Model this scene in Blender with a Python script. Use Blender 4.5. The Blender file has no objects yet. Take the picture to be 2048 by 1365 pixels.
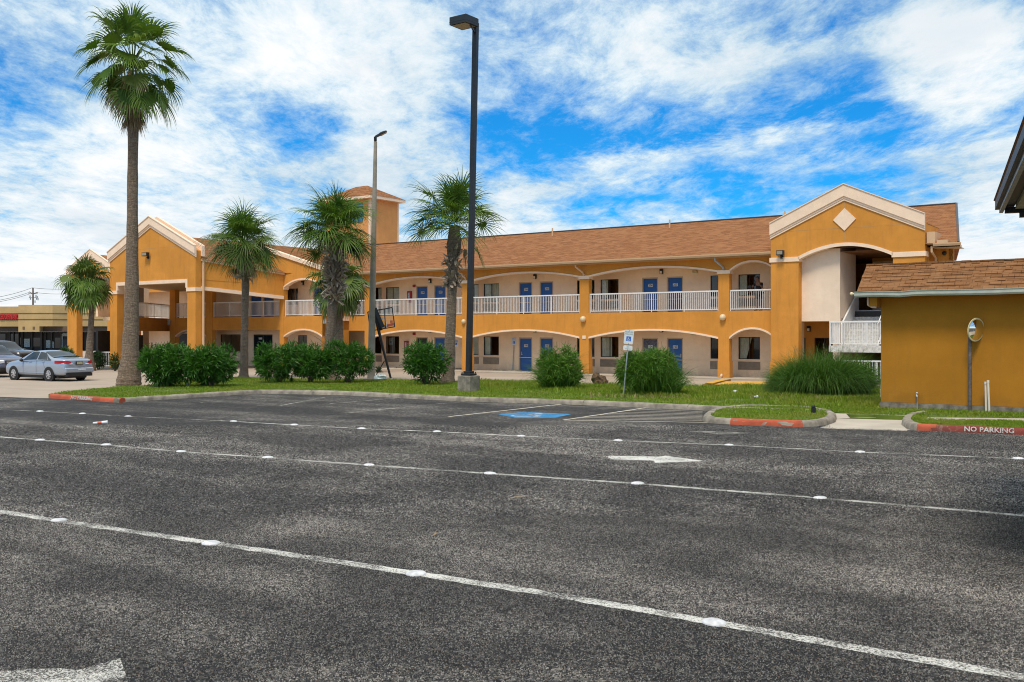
import bpy, bmesh, math, random
import numpy as np
from mathutils import Vector, Matrix, Euler
R = math.radians
rng = np.random.default_rng(7)
random.seed(7)
scene = bpy.context.scene
COL = scene.collection

# ------------------------------------------------------------------ camera
FPX, CX, HY, CAMZ = 1991.0, 1024.0, 668.0, 2.3      # focal length and horizon row of the 2048 x 1365 photograph
cam_d = bpy.data.cameras.new("camera")
cam = bpy.data.objects.new("camera", cam_d)
COL.objects.link(cam)
cam.location = (0, 0, CAMZ)
cam.rotation_euler = (R(90), 0, 0)
cam_d.sensor_width = 36.0
cam_d.lens = 36.0 * FPX / 2048.0
cam_d.shift_y = -14.5 / 2048.0
cam_d.clip_start = 0.1
cam_d.clip_end = 3000
scene.camera = cam

# ------------------------------------------------------------------ world, sun, exposure
SUN_EL, SUN_AZ = 60.0, 198.0        # azimuth measured clockwise from +Y (camera looks along +Y)
w = bpy.data.worlds.new("World")
scene.world = w
w.use_nodes = True
nt = w.node_tree
for n in list(nt.nodes): nt.nodes.remove(n)
def WN(t, **k):
    n = nt.nodes.new(t)
    for a, b in k.items(): setattr(n, a, b)
    return n
def wmath(op, a, b=None, c=None, clamp=False):
    n = WN('ShaderNodeMath', operation=op); n.use_clamp = clamp
    for i, v in enumerate((a, b, c)):
        if v is None: continue
        if isinstance(v, (int, float)): n.inputs[i].default_value = v
        else: nt.links.new(v, n.inputs[i])
    return n.outputs[0]
def wramp(v, a, b):
    n = WN('ShaderNodeMapRange', interpolation_type='SMOOTHSTEP')
    nt.links.new(v, n.inputs[0]); n.inputs[1].default_value = a; n.inputs[2].default_value = b
    return n.outputs[0]
sky = WN('ShaderNodeTexSky', sky_type='NISHITA', sun_disc=False)
sky.sun_elevation = R(SUN_EL); sky.sun_rotation = R(SUN_AZ)
sky.air_density = 1.0; sky.dust_density = 0.2; sky.ozone_density = 3.0
tc = WN('ShaderNodeTexCoord')
sep = WN('ShaderNodeSeparateXYZ'); nt.links.new(tc.outputs['Generated'], sep.inputs[0])
zc = wmath('MAXIMUM', sep.outputs[2], 0.0)
den = wmath('ADD', zc, 0.10)
px_ = wmath('DIVIDE', sep.outputs[0], den); py_ = wmath('DIVIDE', sep.outputs[1], den)
comb = WN('ShaderNodeCombineXYZ'); nt.links.new(px_, comb.inputs[0]); nt.links.new(py_, comb.inputs[1])
def wnoise(scale, detail, rough, rot=0.0, sx=1.0, sy=1.0, off=(0, 0, 0), dist=0.0):
    m = WN('ShaderNodeMapping'); nt.links.new(comb.outputs[0], m.inputs[0])
    m.inputs['Location'].default_value = off; m.inputs['Rotation'].default_value = (0, 0, rot); m.inputs['Scale'].default_value = (sx, sy, 1)
    n = WN('ShaderNodeTexNoise'); nt.links.new(m.outputs[0], n.inputs['Vector'])
    n.inputs['Scale'].default_value = scale; n.inputs['Detail'].default_value = detail; n.inputs['Roughness'].default_value = rough
    n.inputs['Distortion'].default_value = dist
    return n.outputs[0]
def blob(px, py, r_deg, amp):       # a broad region of the sky with more (or less) cloud
    d = Vector(((px - CX) / FPX, 1.0, (HY - py) / FPX)).normalized()
    n = WN('ShaderNodeVectorMath', operation='DOT_PRODUCT'); nt.links.new(tc.outputs['Generated'], n.inputs[0]); n.inputs[1].default_value = d
    return wmath('MULTIPLY', wramp(n.outputs['Value'], math.cos(R(r_deg)), 1.0), amp)
big = wnoise(0.8, 3.0, 0.5, 0.5, 1.0, 0.75, (3.1, 0.4, 0))
det = wnoise(2.3, 12.0, 0.71, 0.75, 1.0, 0.6, (1.3, 2.2, 0), 0.4)
rip = wnoise(7.0, 10.0, 0.72, 0.95, 1.0, 0.55, (5.0, 1.0, 0), 0.3)
v = wmath('ADD', wmath('MULTIPLY', big, 0.40), wmath('MULTIPLY', det, 0.95))
v = wmath('ADD', v, wmath('MULTIPLY', rip, 0.74))
for args in ((690, 130, 7, .24), (300, 250, 13, .07), (150, 480, 9, .10), (350, 120, 9, .10), (380, 400, 7, .08), (1900, 130, 4.5, .20), (1960, 430, 6, .22), (800, 330, 4.5, .16), (1350, 100, 6, .14),
             (1240, 280, 6.5, -.14), (1500, 330, 5, -.13), (1080, 220, 4, -.16), (610, 240, 3.0, -.20), (1650, 120, 5, -.12), (60, 170, 4, -.14), (1800, 330, 5, -.12), (1930, 110, 5, .14), (1180, 130, 5, .12), (1000, 470, 3, .10)):
    v = wmath('ADD', v, blob(*args))
def streak(a, b_, wid, amp, fade):       # a long thin band of cloud between two directions
    D = [Vector(((x - CX) / FPX, 1.0, (HY - y) / FPX)).normalized() for x, y in (a, b_)]; nrm = D[0].cross(D[1]).normalized(); mid = (D[0] + D[1]).normalized()
    n = WN('ShaderNodeVectorMath', operation='DOT_PRODUCT'); nt.links.new(tc.outputs['Generated'], n.inputs[0]); n.inputs[1].default_value = nrm
    m_ = WN('ShaderNodeVectorMath', operation='DOT_PRODUCT'); nt.links.new(tc.outputs['Generated'], m_.inputs[0]); m_.inputs[1].default_value = mid
    wv = wmath('ADD', n.outputs['Value'], wmath('MULTIPLY', wmath('SUBTRACT', det, 0.5), 0.05))
    return wmath('MULTIPLY', wmath('MULTIPLY', wramp(wmath('ABSOLUTE', wv), R(wid), 0.0), wramp(m_.outputs['Value'], math.cos(R(fade)), math.cos(R(fade * .35)))), amp)
for args in (((1120, 352), (1780, 235), 1.3, .26, 11), ((1300, 150), (2000, 60), 1.6, .16, 12), ((1500, 330), (2040, 290), 1.2, .16, 9), ((980, 395), (1400, 365), .8, .14, 7)): v = wmath('ADD', v, streak(*args))
horizon = wmath('MULTIPLY', wramp(sep.outputs[2], 0.15, 0.0), 0.34)
v = wmath('ADD', v, horizon)
v = wmath('ADD', v, wmath('MULTIPLY', wramp(sep.outputs[2], 0.36, 0.62), 0.30))       # unseen cloud added overhead to make the sky light more neutral
mask = wramp(v, 0.84, 1.26)
thick = wramp(v, 1.05, 1.46)
hsv = WN('ShaderNodeMixRGB', blend_type='MULTIPLY'); hsv.inputs[0].default_value = 1.0
nt.links.new(sky.outputs[0], hsv.inputs[1]); hsv.inputs[2].default_value = (0.07, 0.74, 1.28, 1)
ccol = WN('ShaderNodeMixRGB'); nt.links.new(thick, ccol.inputs[0])
ccol.inputs[1].default_value = (5.2, 6.9, 8.0, 1); ccol.inputs[2].default_value = (8.8, 8.9, 8.95, 1)
shade = wnoise(1.1, 5.0, 0.55, 0.3, 1.0, 0.8, (8.0, 3.0, 0))
dk = WN('ShaderNodeMixRGB', blend_type='MULTIPLY'); nt.links.new(wmath('MULTIPLY', wramp(shade, 0.42, 0.68), 0.85), dk.inputs[0])
nt.links.new(ccol.outputs[0], dk.inputs[1]); dk.inputs[2].default_value = (0.72, 0.80, 0.86, 1)
fin = WN('ShaderNodeMixRGB'); nt.links.new(mask, fin.inputs[0]); nt.links.new(hsv.outputs[0], fin.inputs[1]); nt.links.new(dk.outputs[0], fin.inputs[2])
w.cycles.sampling_method = 'MANUAL'; w.cycles.sample_map_resolution = 1024
bg = WN('ShaderNodeBackground'); nt.links.new(fin.outputs[0], bg.inputs[0]); bg.inputs[1].default_value = 0.09
wo = WN('ShaderNodeOutputWorld'); nt.links.new(bg.outputs[0], wo.inputs[0])

sl = bpy.data.lights.new("sun", 'SUN'); sl.energy = 2.2; sl.angle = R(14); sl.color = (1.0, 0.90, 0.76)
so = bpy.data.objects.new("sun", sl); COL.objects.link(so)
sd = Vector((math.sin(R(SUN_AZ)) * math.cos(R(SUN_EL)), math.cos(R(SUN_AZ)) * math.cos(R(SUN_EL)), math.sin(R(SUN_EL))))
so.rotation_euler = sd.to_track_quat('Z', 'Y').to_euler()
vs = scene.view_settings
vs.view_transform = 'Standard'; vs.look = 'None'; vs.exposure = 0.36; vs.gamma = 1.0
scene.render.film_transparent = False
scene.cycles.use_denoising = True
scene.cycles.filter_width = 1.05
scene.cycles.use_adaptive_sampling = False
scene.cycles.sample_clamp_indirect = 4.0

# ------------------------------------------------------------------ geometry from the survey of the photograph
def G(px, py, z=0.0):                # a point on the level z under a pixel
    Y = FPX * (CAMZ - z) / (py - HY)
    return Vector(((px - CX) * Y / FPX, Y, z))
def AT(px, py, Y):                   # a point at a known distance
    return Vector(((px - CX) * Y / FPX, Y, CAMZ + (HY - py) * Y / FPX))
ALPHA = R(35.5)
P0 = Vector((4.04, 55.8, 0))         # foot of one arcade pillar: origin of the motel's own axes
U = Vector((math.cos(ALPHA), -math.sin(ALPHA), 0)); V = Vector((math.sin(ALPHA), math.cos(ALPHA), 0))
def S(px, yl):                       # position along the motel's front, on a plane yl behind it
    r = (px - CX) / FPX
    ax, ay = P0.x + V.x * yl, P0.y + V.y * yl
    return (r * ay - ax) / (U.x - r * U.y)
def Z(px, py, yl):
    s = S(px, yl); Y = P0.y + V.y * yl + U.y * s
    return CAMZ + (HY - py) * Y / FPX
def M2W(s, y, z): return P0 + U * s + V * y + Vector((0, 0, z))

# ------------------------------------------------------------------ materials
def new_mat(name):
    m = bpy.data.materials.new(name); m.use_nodes = True
    t = m.node_tree
    for n in list(t.nodes): t.nodes.remove(n)
    o = t.nodes.new('ShaderNodeOutputMaterial'); b = t.nodes.new('ShaderNodeBsdfPrincipled')
    t.links.new(b.outputs[0], o.inputs[0])
    return m, t, b, o
class NT:                            # short node helpers
    def __init__(s, t): s.t = t; s.c = t.nodes.new('ShaderNodeTexCoord')
    def n(s, typ, **k):
        x = s.t.nodes.new(typ)
        for a, b in k.items(): setattr(x, a, b)
        return x
    def lk(s, a, b): s.t.links.new(a, b)
    def map(s, src='Object', scale=(1, 1, 1), rot=(0, 0, 0), loc=(0, 0, 0)):
        m = s.n('ShaderNodeMapping'); s.lk(s.c.outputs[src], m.inputs[0])
        m.inputs['Scale'].default_value = scale; m.inputs['Rotation'].default_value = rot; m.inputs['Location'].default_value = loc
        return m.outputs[0]
    def along(s, ang, lx, ly, loc=(0, 0, 0)):          # stretched along a direction on the ground
        m = s.n('ShaderNodeMapping', vector_type='TEXTURE'); s.lk(s.c.outputs['Object'], m.inputs[0])
        m.inputs['Rotation'].default_value = (0, 0, ang); m.inputs['Scale'].default_value = (lx, ly, 1); m.inputs['Location'].default_value = loc
        return m.outputs[0]
    def noise(s, vec, scale, detail=3, rough=.55, dist=0.0):
        x = s.n('ShaderNodeTexNoise'); s.lk(vec, x.inputs['Vector'])
        x.inputs['Scale'].default_value = scale; x.inputs['Detail'].default_value = detail; x.inputs['Roughness'].default_value = rough; x.inputs['Distortion'].default_value = dist
        return x.outputs[0]
    def ramp(s, v, a, b, lo=0.0, hi=1.0):
        x = s.n('ShaderNodeMapRange'); s.lk(v, x.inputs[0])
        x.inputs[1].default_value = a; x.inputs[2].default_value = b; x.inputs[3].default_value = lo; x.inputs[4].default_value = hi
        return x.outputs[0]
    def mix(s, f, a, b, mode='MIX'):
        x = s.n('ShaderNodeMixRGB', blend_type=mode)
        for i, q in enumerate((f, a, b)):
            if isinstance(q, (int, float)): x.inputs[i].default_value = q
            elif isinstance(q, tuple): x.inputs[i].default_value = q + (1,) if len(q) == 3 else q
            else: s.lk(q, x.inputs[i])
        return x.outputs[0]
    def math(s, op, a, b):
        x = s.n('ShaderNodeMath', operation=op)
        for i, q in enumerate((a, b)):
            if isinstance(q, (int, float)): x.inputs[i].default_value = q
            else: s.lk(q, x.inputs[i])
        return x.outputs[0]
    def bump(s, h, strength, dist, bsdf):
        x = s.n('ShaderNodeBump'); s.lk(h, x.inputs['Height']); x.inputs['Strength'].default_value = strength; x.inputs['Distance'].default_value = dist
        s.lk(x.outputs[0], bsdf.inputs['Normal'])
def simple(name, col, rough=.6, metal=0.0, var=.12, vscale=3.0, bump=0.0, bscale=40.0, spec=.5):
    m, t, b, o = new_mat(name); q = NT(t)
    v = q.map()
    n1 = q.noise(v, vscale, 5, .6)
    c = q.mix(q.ramp(n1, .3, .7), tuple(x * (1 - var) for x in col), tuple(min(1, x * (1 + var)) for x in col))
    q.lk(c, b.inputs['Base Color'])
    b.inputs['Roughness'].default_value = rough; b.inputs['Metallic'].default_value = metal; b.inputs['Specular IOR Level'].default_value = spec
    if bump: q.bump(q.noise(v, bscale, 4, .6), bump, .02, b)
    return m
def stucco(name, col, streak=.30, grime=(.30, .16, .05)):
    m, t, b, o = new_mat(name); q = NT(t)
    v = q.map()
    big = q.noise(v, .35, 4, .6); mid = q.noise(v, 2.2, 5, .65)
    c = q.mix(q.ramp(big, .36, .64), tuple(x * .86 for x in col), tuple(min(1, x * 1.10) for x in col))
    c = q.mix(q.ramp(mid, .35, .75, 0, .45), c, tuple(x * .82 for x in col))
    sz = q.n('ShaderNodeSeparateXYZ'); q.lk(q.c.outputs['Object'], sz.inputs[0])
    c = q.mix(q.math('MULTIPLY', q.ramp(sz.outputs[2], .05, .75, .6, 0), q.ramp(q.noise(q.map(scale=(1, 1, .5)), 3.0, 5, .7), .35, .65)), c, grime)
    st = q.noise(q.map(scale=(2.6, 2.6, .22)), 1.6, 5, .65)         # rain streaks run down the wall
    c = q.mix(q.ramp(st, .52, .76, 0, streak), c, grime)
    cr = q.noise(q.map(scale=(.35, .35, 1.3)), 2.0, 6, .7, .4)
    c = q.mix(q.ramp(q.math('ABSOLUTE', q.math('SUBTRACT', cr, .5), 0), 0.0, .006, .22, 0), c, grime)
    c = q.mix(q.ramp(q.noise(q.map(loc=(7, 3, 1)), 1.1, 7, .7), .55, .75, 0, .28), c, tuple(min(1, x * 1.25 + .03) for x in col))
    q.lk(c, b.inputs['Base Color']); b.inputs['Roughness'].default_value = .88; b.inputs['Specular IOR Level'].default_value = .25
    q.bump(q.noise(v, 55, 4, .7), .35, .012, b)
    return m
ORANGE = (.66, .285, .050)
M = {}
M['orange'] = stucco('orange_stucco', ORANGE, .42, (.36, .165, .05))
M['orange_gate'] = stucco('ochre_stucco', (.42, .180, .015), .18, (.22, .11, .03))
M['orange_tower'] = stucco('apricot_stucco', (.76, .35, .12), .10)
M['pinkwall'] = stucco('pale_pink_stucco', (.93, .70, .485), .10, (.50, .38, .27))
M['palewall'] = stucco('cream_stucco', (.86, .69, .53), .10, (.5, .4, .3))
M['cream'] = simple('cream_trim_paint', (.88, .675, .495), .6, var=.06, bump=.1)
M['tanmall'] = stucco('tan_mall_stucco', (.50, .355, .165), .10, (.30, .22, .12))
M['white'] = simple('white_paint', (.78, .78, .77), .45, var=.08, vscale=5)
M['whiteworn'] = simple('worn_white_paint', (.60, .585, .55), .6, var=.25, vscale=9)
M['blue'] = simple('blue_door_paint', (.007, .092, .34), .45, var=.12)
M['bluedark'] = simple('faded_blue_paint', (.10, .10, .14), .7, var=.7, vscale=14)
M['frame'] = simple('bronze_window_frame', (.030, .026, .022), .4, var=.1)
M['doorframe'] = simple('tan_door_frame', (.50, .37, .24), .6, var=.08)
M['dark'] = simple('near_black', (.012, .012, .012), .5, var=.2)
M['black'] = simple('black_metal', (.018, .020, .022), .38, metal=.2, var=.3, vscale=6)
M['navy'] = simple('navy_metal', (.010, .020, .040), .4, var=.2)
M['navybrown'] = simple('dark_brown_fascia', (.055, .045, .045), .5, var=.2)
M['grille'] = simple('ac_grille', (.30, .24, .175), .6, var=.15, vscale=8)
M['curtain'] = simple('curtain_cloth', (.86, .86, .74), .9, var=.12, vscale=6)
M['soffit'] = simple('soffit_paint', (.46, .30, .14), .8, var=.1)
M['soffitpale'] = simple('pale_soffit', (.55, .50, .30), .8, var=.1)
M['concrete'] = simple('weathered_concrete', (.21, .185, .145), .9, var=.50, vscale=5, bump=.5, bscale=60)
M['polecon'] = simple('concrete_pole', (.27, .245, .195), .9, var=.25, vscale=2.2, bump=.3, bscale=50)
M['steel'] = simple('galvanised_steel', (.38, .42, .44), .45, metal=.5, var=.2, vscale=8)
M['rust'] = simple('brown_painted_steel', (.13, .11, .10), .6, metal=.2, var=.5, vscale=10)
M['red'] = simple('fire_red', (.30, .020, .018), .5, var=.2)
M['redsign'] = simple('red_sign_letters', (.55, .02, .02), .4, var=.1)
M['signwhite'] = simple('sign_white', (.66, .68, .68), .5, var=.12, vscale=12)
M['signblue'] = simple('sign_blue', (.01, .13, .56), .5, var=.1)
M['textgrey'] = simple('faded_lettering', (.33, .42, .42), .7, var=.2)
M['textdark'] = simple('dark_lettering', (.03, .03, .04), .6)
M['gutter'] = simple('tan_gutter', (.64, .43, .25), .45, var=.06)
M['guttergrey'] = simple('grey_green_gutter', (.50, .52, .44), .35, var=.10, vscale=4)
M['yellow'] = simple('yellow_ramp_paint', (.60, .34, .055), .75, var=.25, vscale=5)
M['marker'] = simple('scuffed_ceramic', (.62, .62, .63), .35, var=.3, vscale=14)
M['lens'] = simple('lamp_lens', (.30, .27, .19), .35, var=.15, vscale=20)
M['lampglass'] = simple('frosted_lamp_glass', (.75, .72, .64), .3, var=.05)
M['globe'] = simple('cream_globe', (.72, .58, .36), .35, var=.05)
M['pvc'] = simple('white_pvc', (.72, .66, .56), .45, var=.1)
M['stump'] = simple('rotten_wood', (.10, .060, .032), .95, var=.7, vscale=9, bump=.8, bscale=18)
M['skin'] = simple('skin', (.20, .095, .055), .55, var=.08)
M['hair'] = simple('dark_hair', (.012, .009, .008), .6)
M['cloth'] = simple('black_cloth', (.010, .010, .012), .85, var=.2)
M['litter'] = simple('white_litter', (.72, .72, .74), .6, var=.15)
M['litterred'] = simple('orange_red_print', (.60, .12, .06), .6, var=.1)
M['tealglass'] = simple('blue_louvre_paint', (.015, .15, .32), .4, var=.5, vscale=9)
M['brownpanel'] = simple('brown_ribbed_panel', (.14, .085, .05), .6, var=.12)
M['poster'] = simple('pale_poster', (.40, .50, .52), .6, var=.5, vscale=7)
M['wood'] = simple('weathered_pole_wood', (.15, .13, .12), .9, var=.2)

def shingle(name, c1, c2, c3):
    m, t, b, o = new_mat(name); q = NT(t)
    uv = q.map('UV')
    br = q.n('ShaderNodeTexBrick'); q.lk(uv, br.inputs[0])
    br.offset = .5; br.inputs['Scale'].default_value = 1.0; br.inputs['Brick Width'].default_value = .30; br.inputs['Row Height'].default_value = .14
    br.inputs['Mortar Size'].default_value = .006; br.inputs['Mortar Smooth'].default_value = .3; br.inputs['Bias'].default_value = 0
    br.inputs['Color1'].default_value = c1 + (1,); br.inputs['Color2'].default_value = c2 + (1,); br.inputs['Mortar'].default_value = tuple(x * .33 for x in c2) + (1,)
    vo = q.n('ShaderNodeTexVoronoi'); q.lk(q.map('UV', scale=(2.6, 7.14, 1)), vo.inputs['Vector']); vo.inputs['Scale'].default_value = 1.0
    sepc = q.n('ShaderNodeSeparateColor'); q.lk(vo.outputs['Color'], sepc.inputs[0])
    c = q.mix(q.ramp(sepc.outputs[0], .45, .75, 0, .75), br.outputs[0], c3)
    g = q.noise(uv, 60, 3, .7)
    c = q.mix(q.ramp(g, .3, .7, 0, .45), c, tuple(x * .55 for x in c2))
    big = q.noise(uv, .5, 4, .6)
    c = q.mix(q.ramp(big, .35, .7, 0, .4), c, tuple(x * .75 for x in c1))
    q.lk(c, b.inputs['Base Color']); b.inputs['Roughness'].default_value = .95; b.inputs['Specular IOR Level'].default_value = .15
    q.bump(q.math('ADD', q.math('MULTIPLY', br.outputs['Fac'], -1.0), q.math('MULTIPLY', g, .3)), .8, .02, b)
    return m
M['roof'] = shingle('brown_asphalt_shingles', (.345, .145, .058), (.225, .092, .037), (.43, .205, .092))
M['roofgate'] = shingle('gatehouse_shingles', (.295, .140, .060), (.205, .094, .039), (.34, .175, .080))
M['rooftower'] = M['roof']

def glass(name, tint=(.02, .025, .03), refl=.35):
    m = bpy.data.materials.new(name); m.use_nodes = True; t = m.node_tree
    for n in list(t.nodes): t.nodes.remove(n)
    o = t.nodes.new('ShaderNodeOutputMaterial'); mx = t.nodes.new('ShaderNodeMixShader')
    tr = t.nodes.new('ShaderNodeBsdfTransparent'); gl = t.nodes.new('ShaderNodeBsdfGlossy')
    tr.inputs[0].default_value = (.72, .76, .73, 1); gl.inputs[0].default_value = (.9, .95, 1, 1); gl.inputs['Roughness'].default_value = .03
    lw = t.nodes.new('ShaderNodeLayerWeight'); lw.inputs[0].default_value = .22
    mr = t.nodes.new('ShaderNodeMapRange'); t.links.new(lw.outputs[0], mr.inputs[0]); mr.inputs[3].default_value = refl * .35; mr.inputs[4].default_value = min(1, refl * 2.2)
    t.links.new(mr.outputs[0], mx.inputs[0]); t.links.new(tr.outputs[0], mx.inputs[1]); t.links.new(gl.outputs[0], mx.inputs[2])
    t.links.new(mx.outputs[0], o.inputs[0])
    return m
M['glass'] = glass('window_glass', refl=.15)
m, t, b, o = new_mat('tinted_car_glass'); b.inputs['Base Color'].default_value = (.012, .02, .026, 1); b.inputs['Roughness'].default_value = .06; b.inputs['Specular IOR Level'].default_value = .7; M['carglass'] = m
m, t, b, o = new_mat('mirror_glass'); b.inputs['Base Color'].default_value = (.86, .9, .86, 1); b.inputs['Metallic'].default_value = 1; b.inputs['Roughness'].default_value = .03; M['mirror'] = m
def carpaint(name, col, metal=.5):
    m, t, b, o = new_mat(name); q = NT(t)
    n = q.noise(q.map(), 1.5, 4, .6)
    q.lk(q.mix(q.ramp(n, .3, .7), tuple(x * .94 for x in col), tuple(min(1, x * 1.04) for x in col)), b.inputs['Base Color'])
    b.inputs['Metallic'].default_value = metal; b.inputs['Roughness'].default_value = .33; b.inputs['Coat Weight'].default_value = .7; b.inputs['Coat Roughness'].default_value = .06
    return m
M['silver'] = carpaint('silver_blue_car_paint', (.36, .42, .51)); M['greycar'] = carpaint('grey_violet_car_paint', (.17, .17, .23)); M['blackcar'] = carpaint('dark_brown_car_paint', (.030, .024, .024), .2)
M['tyre'] = simple('tyre_rubber', (.014, .014, .014), .85, var=.2); M['rim'] = simple('alloy_rim', (.62, .62, .64), .28, metal=.8, var=.1)
m, t, b, o = new_mat('tail_lamp_red'); b.inputs['Base Color'].default_value = (.40, .008, .015, 1); b.inputs['Roughness'].default_value = .12; M['tail'] = m
m, t, b, o = new_mat('clear_lamp'); b.inputs['Base Color'].default_value = (.8, .82, .84, 1); b.inputs['Roughness'].default_value = .12; M['clear'] = m
M['plate'] = simple('licence_plate', (.42, .38, .22), .5, var=.3, vscale=20)

# ground materials
def lot_pattern(q, v):
    patch = q.noise(v, .33, 7, .62, .6); patch2 = q.noise(q.map(scale=(1, 1, 1), rot=(0, 0, .6), loc=(11, 3, 0)), .12, 4, .6)
    streak = q.noise(q.along(-ALPHA, 9, 1.1), .9, 6, .65); band = q.noise(q.along(-ALPHA, 26, 3.2, (3, 1, 0)), .8, 3, .5)
    k = q.math('ADD', q.math('MULTIPLY', patch, .65), q.math('ADD', q.math('MULTIPLY', band, .55), q.math('MULTIPLY', streak, .45)))
    k = q.ramp(k, .76, .99)
    return patch, k
def asphalt():
    m, t, b, o = new_mat('worn_asphalt'); q = NT(t)
    v = q.map()
    vo = q.n('ShaderNodeTexVoronoi'); q.lk(v, vo.inputs['Vector']); vo.inputs['Scale'].default_value = 80; vo.inputs['Randomness'].default_value = 1
    sc = q.n('ShaderNodeSeparateColor'); q.lk(vo.outputs['Color'], sc.inputs[0])
    vo2 = q.n('ShaderNodeTexVoronoi'); q.lk(v, vo2.inputs['Vector']); vo2.inputs['Scale'].default_value = 26
    sc2 = q.n('ShaderNodeSeparateColor'); q.lk(vo2.outputs['Color'], sc2.inputs[0])
    cl = q.noise(v, 9, 6, .72)                              # clumps that still show at a distance
    patch, k = lot_pattern(q, v)
    base = q.mix(k, (.022, .0225, .0235), (.088, .085, .081))
    stone = q.mix(q.ramp(sc.outputs[1], 0, 1), (.30, .27, .23), (.19, .20, .22))
    thr = q.ramp(k, 0, 1, .80, .42)
    hit = q.math('GREATER_THAN', sc.outputs[0], thr)
    c = q.mix(q.math('MULTIPLY', hit, .85), base, stone)
    hit2 = q.math('GREATER_THAN', sc2.outputs[0], .72)
    c = q.mix(q.math('MULTIPLY', hit2, q.ramp(k, 0, 1, .35, .62)), c, (.27, .25, .215))
    sc3n = q.n('ShaderNodeTexVoronoi'); q.lk(v, sc3n.inputs['Vector']); sc3n.inputs['Scale'].default_value = 13; sc3 = q.n('ShaderNodeSeparateColor'); q.lk(sc3n.outputs['Color'], sc3.inputs[0])
    c = q.mix(q.ramp(sc3.outputs[0], 0, 1, 0, .35), c, base)
    low = q.math('LESS_THAN', sc2.outputs[1], .30)
    c = q.mix(q.math('MULTIPLY', low, .70), c, (.008, .008, .010))
    c = q.mix(q.ramp(cl, .35, .65, .62, 0), c, (.012, .012, .014))
    gr = q.noise(v, 34, 3, .8)
    c = q.mix(1.0, c, q.mix(q.ramp(sc3.outputs[1], 0, 1), (.62, .62, .62), (1.42, 1.40, 1.36)), 'MULTIPLY')
    c = q.mix(1.0, c, q.mix(q.ramp(gr, .32, .68), (.55, .55, .56), (1.55, 1.52, 1.46)), 'MULTIPLY')
    c = q.mix(1.0, c, q.mix(k, (.62, .625, .635), (1.42, 1.40, 1.37)), 'MULTIPLY')
    warm = q.math('GREATER_THAN', sc.outputs[2], .955)
    c = q.mix(q.math('MULTIPLY', warm, .5), c, (.20, .135, .085))
    ru = q.noise(q.map(loc=(40, 9, 0)), .8, 6, .7)
    c = q.mix(q.ramp(ru, .64, .78, 0, .30), c, (.17, .105, .065))
    cv = q.n('ShaderNodeTexVoronoi'); cv.feature = 'DISTANCE_TO_EDGE'; cv.inputs['Scale'].default_value = .33
    dn = q.n('ShaderNodeTexNoise'); q.lk(v, dn.inputs['Vector']); dn.inputs['Scale'].default_value = 1.6; dn.inputs['Detail'].default_value = 5
    dv = q.n('ShaderNodeVectorMath', operation='MULTIPLY_ADD'); q.lk(dn.outputs['Color'], dv.inputs[0]); dv.inputs[1].default_value = (1.1, 1.1, 0); q.lk(v, dv.inputs[2]); q.lk(dv.outputs[0], cv.inputs['Vector'])
    gate = q.ramp(q.noise(q.map(loc=(5, 25, 0)), .22, 2, .5), .52, .60)
    crack = q.math('MULTIPLY', q.ramp(cv.outputs['Distance'], .0, .010, .85, 0), gate)
    c = q.mix(crack, c, (.008, .008, .008))
    q.lk(c, b.inputs['Base Color']); b.inputs['Roughness'].default_value = .82; b.inputs['Specular IOR Level'].default_value = .35
    q.bump(q.math('ADD', q.math('MULTIPLY', vo.outputs['Distance'], -1.0), q.math('MULTIPLY', cl, 1.2)), .6, .010, b)
    return m
M['asphalt'] = asphalt()
def stones():
    m, t, b, o = new_mat('asphalt_stone_grain'); q = NT(t); v = q.map(); patch, k = lot_pattern(q, v)
    gi = q.n('ShaderNodeNewGeometry'); r_ = gi.outputs['Random Per Island']
    wn = q.n('ShaderNodeTexWhiteNoise'); wn.noise_dimensions = '1D'; q.lk(r_, wn.inputs['W'])
    c = q.mix(q.ramp(r_, .30, 1.0), (.010, .0105, .012), q.mix(wn.outputs[0], (.36, .36, .36), (.40, .37, .33)))
    c = q.mix(1.0, c, q.mix(k, (.50, .505, .51), (1.48, 1.45, 1.41)), 'MULTIPLY')
    q.lk(c, b.inputs['Base Color']); b.inputs['Roughness'].default_value = .8; b.inputs['Specular IOR Level'].default_value = .35
    return m
M['stones'] = stones()
def drive():
    m, t, b, o = new_mat('pale_concrete_drive'); q = NT(t); v = q.map()
    a = q.noise(v, .3, 6, .65); f = q.noise(v, 30, 4, .7); s = q.noise(q.along(-ALPHA, 8, 1), .8, 5, .65)
    c = q.mix(q.ramp(a, .3, .7), (.36, .285, .22), (.46, .375, .295))
    c = q.mix(q.ramp(s, .5, .8, 0, .45), c, (.25, .195, .15))
    c = q.mix(q.ramp(f, .3, .7, 0, .25), c, (.24, .19, .15))
    q.lk(c, b.inputs['Base Color']); b.inputs['Roughness'].default_value = .9; q.bump(f, .2, .01, b)
    return m
M['drive'] = drive()
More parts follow.
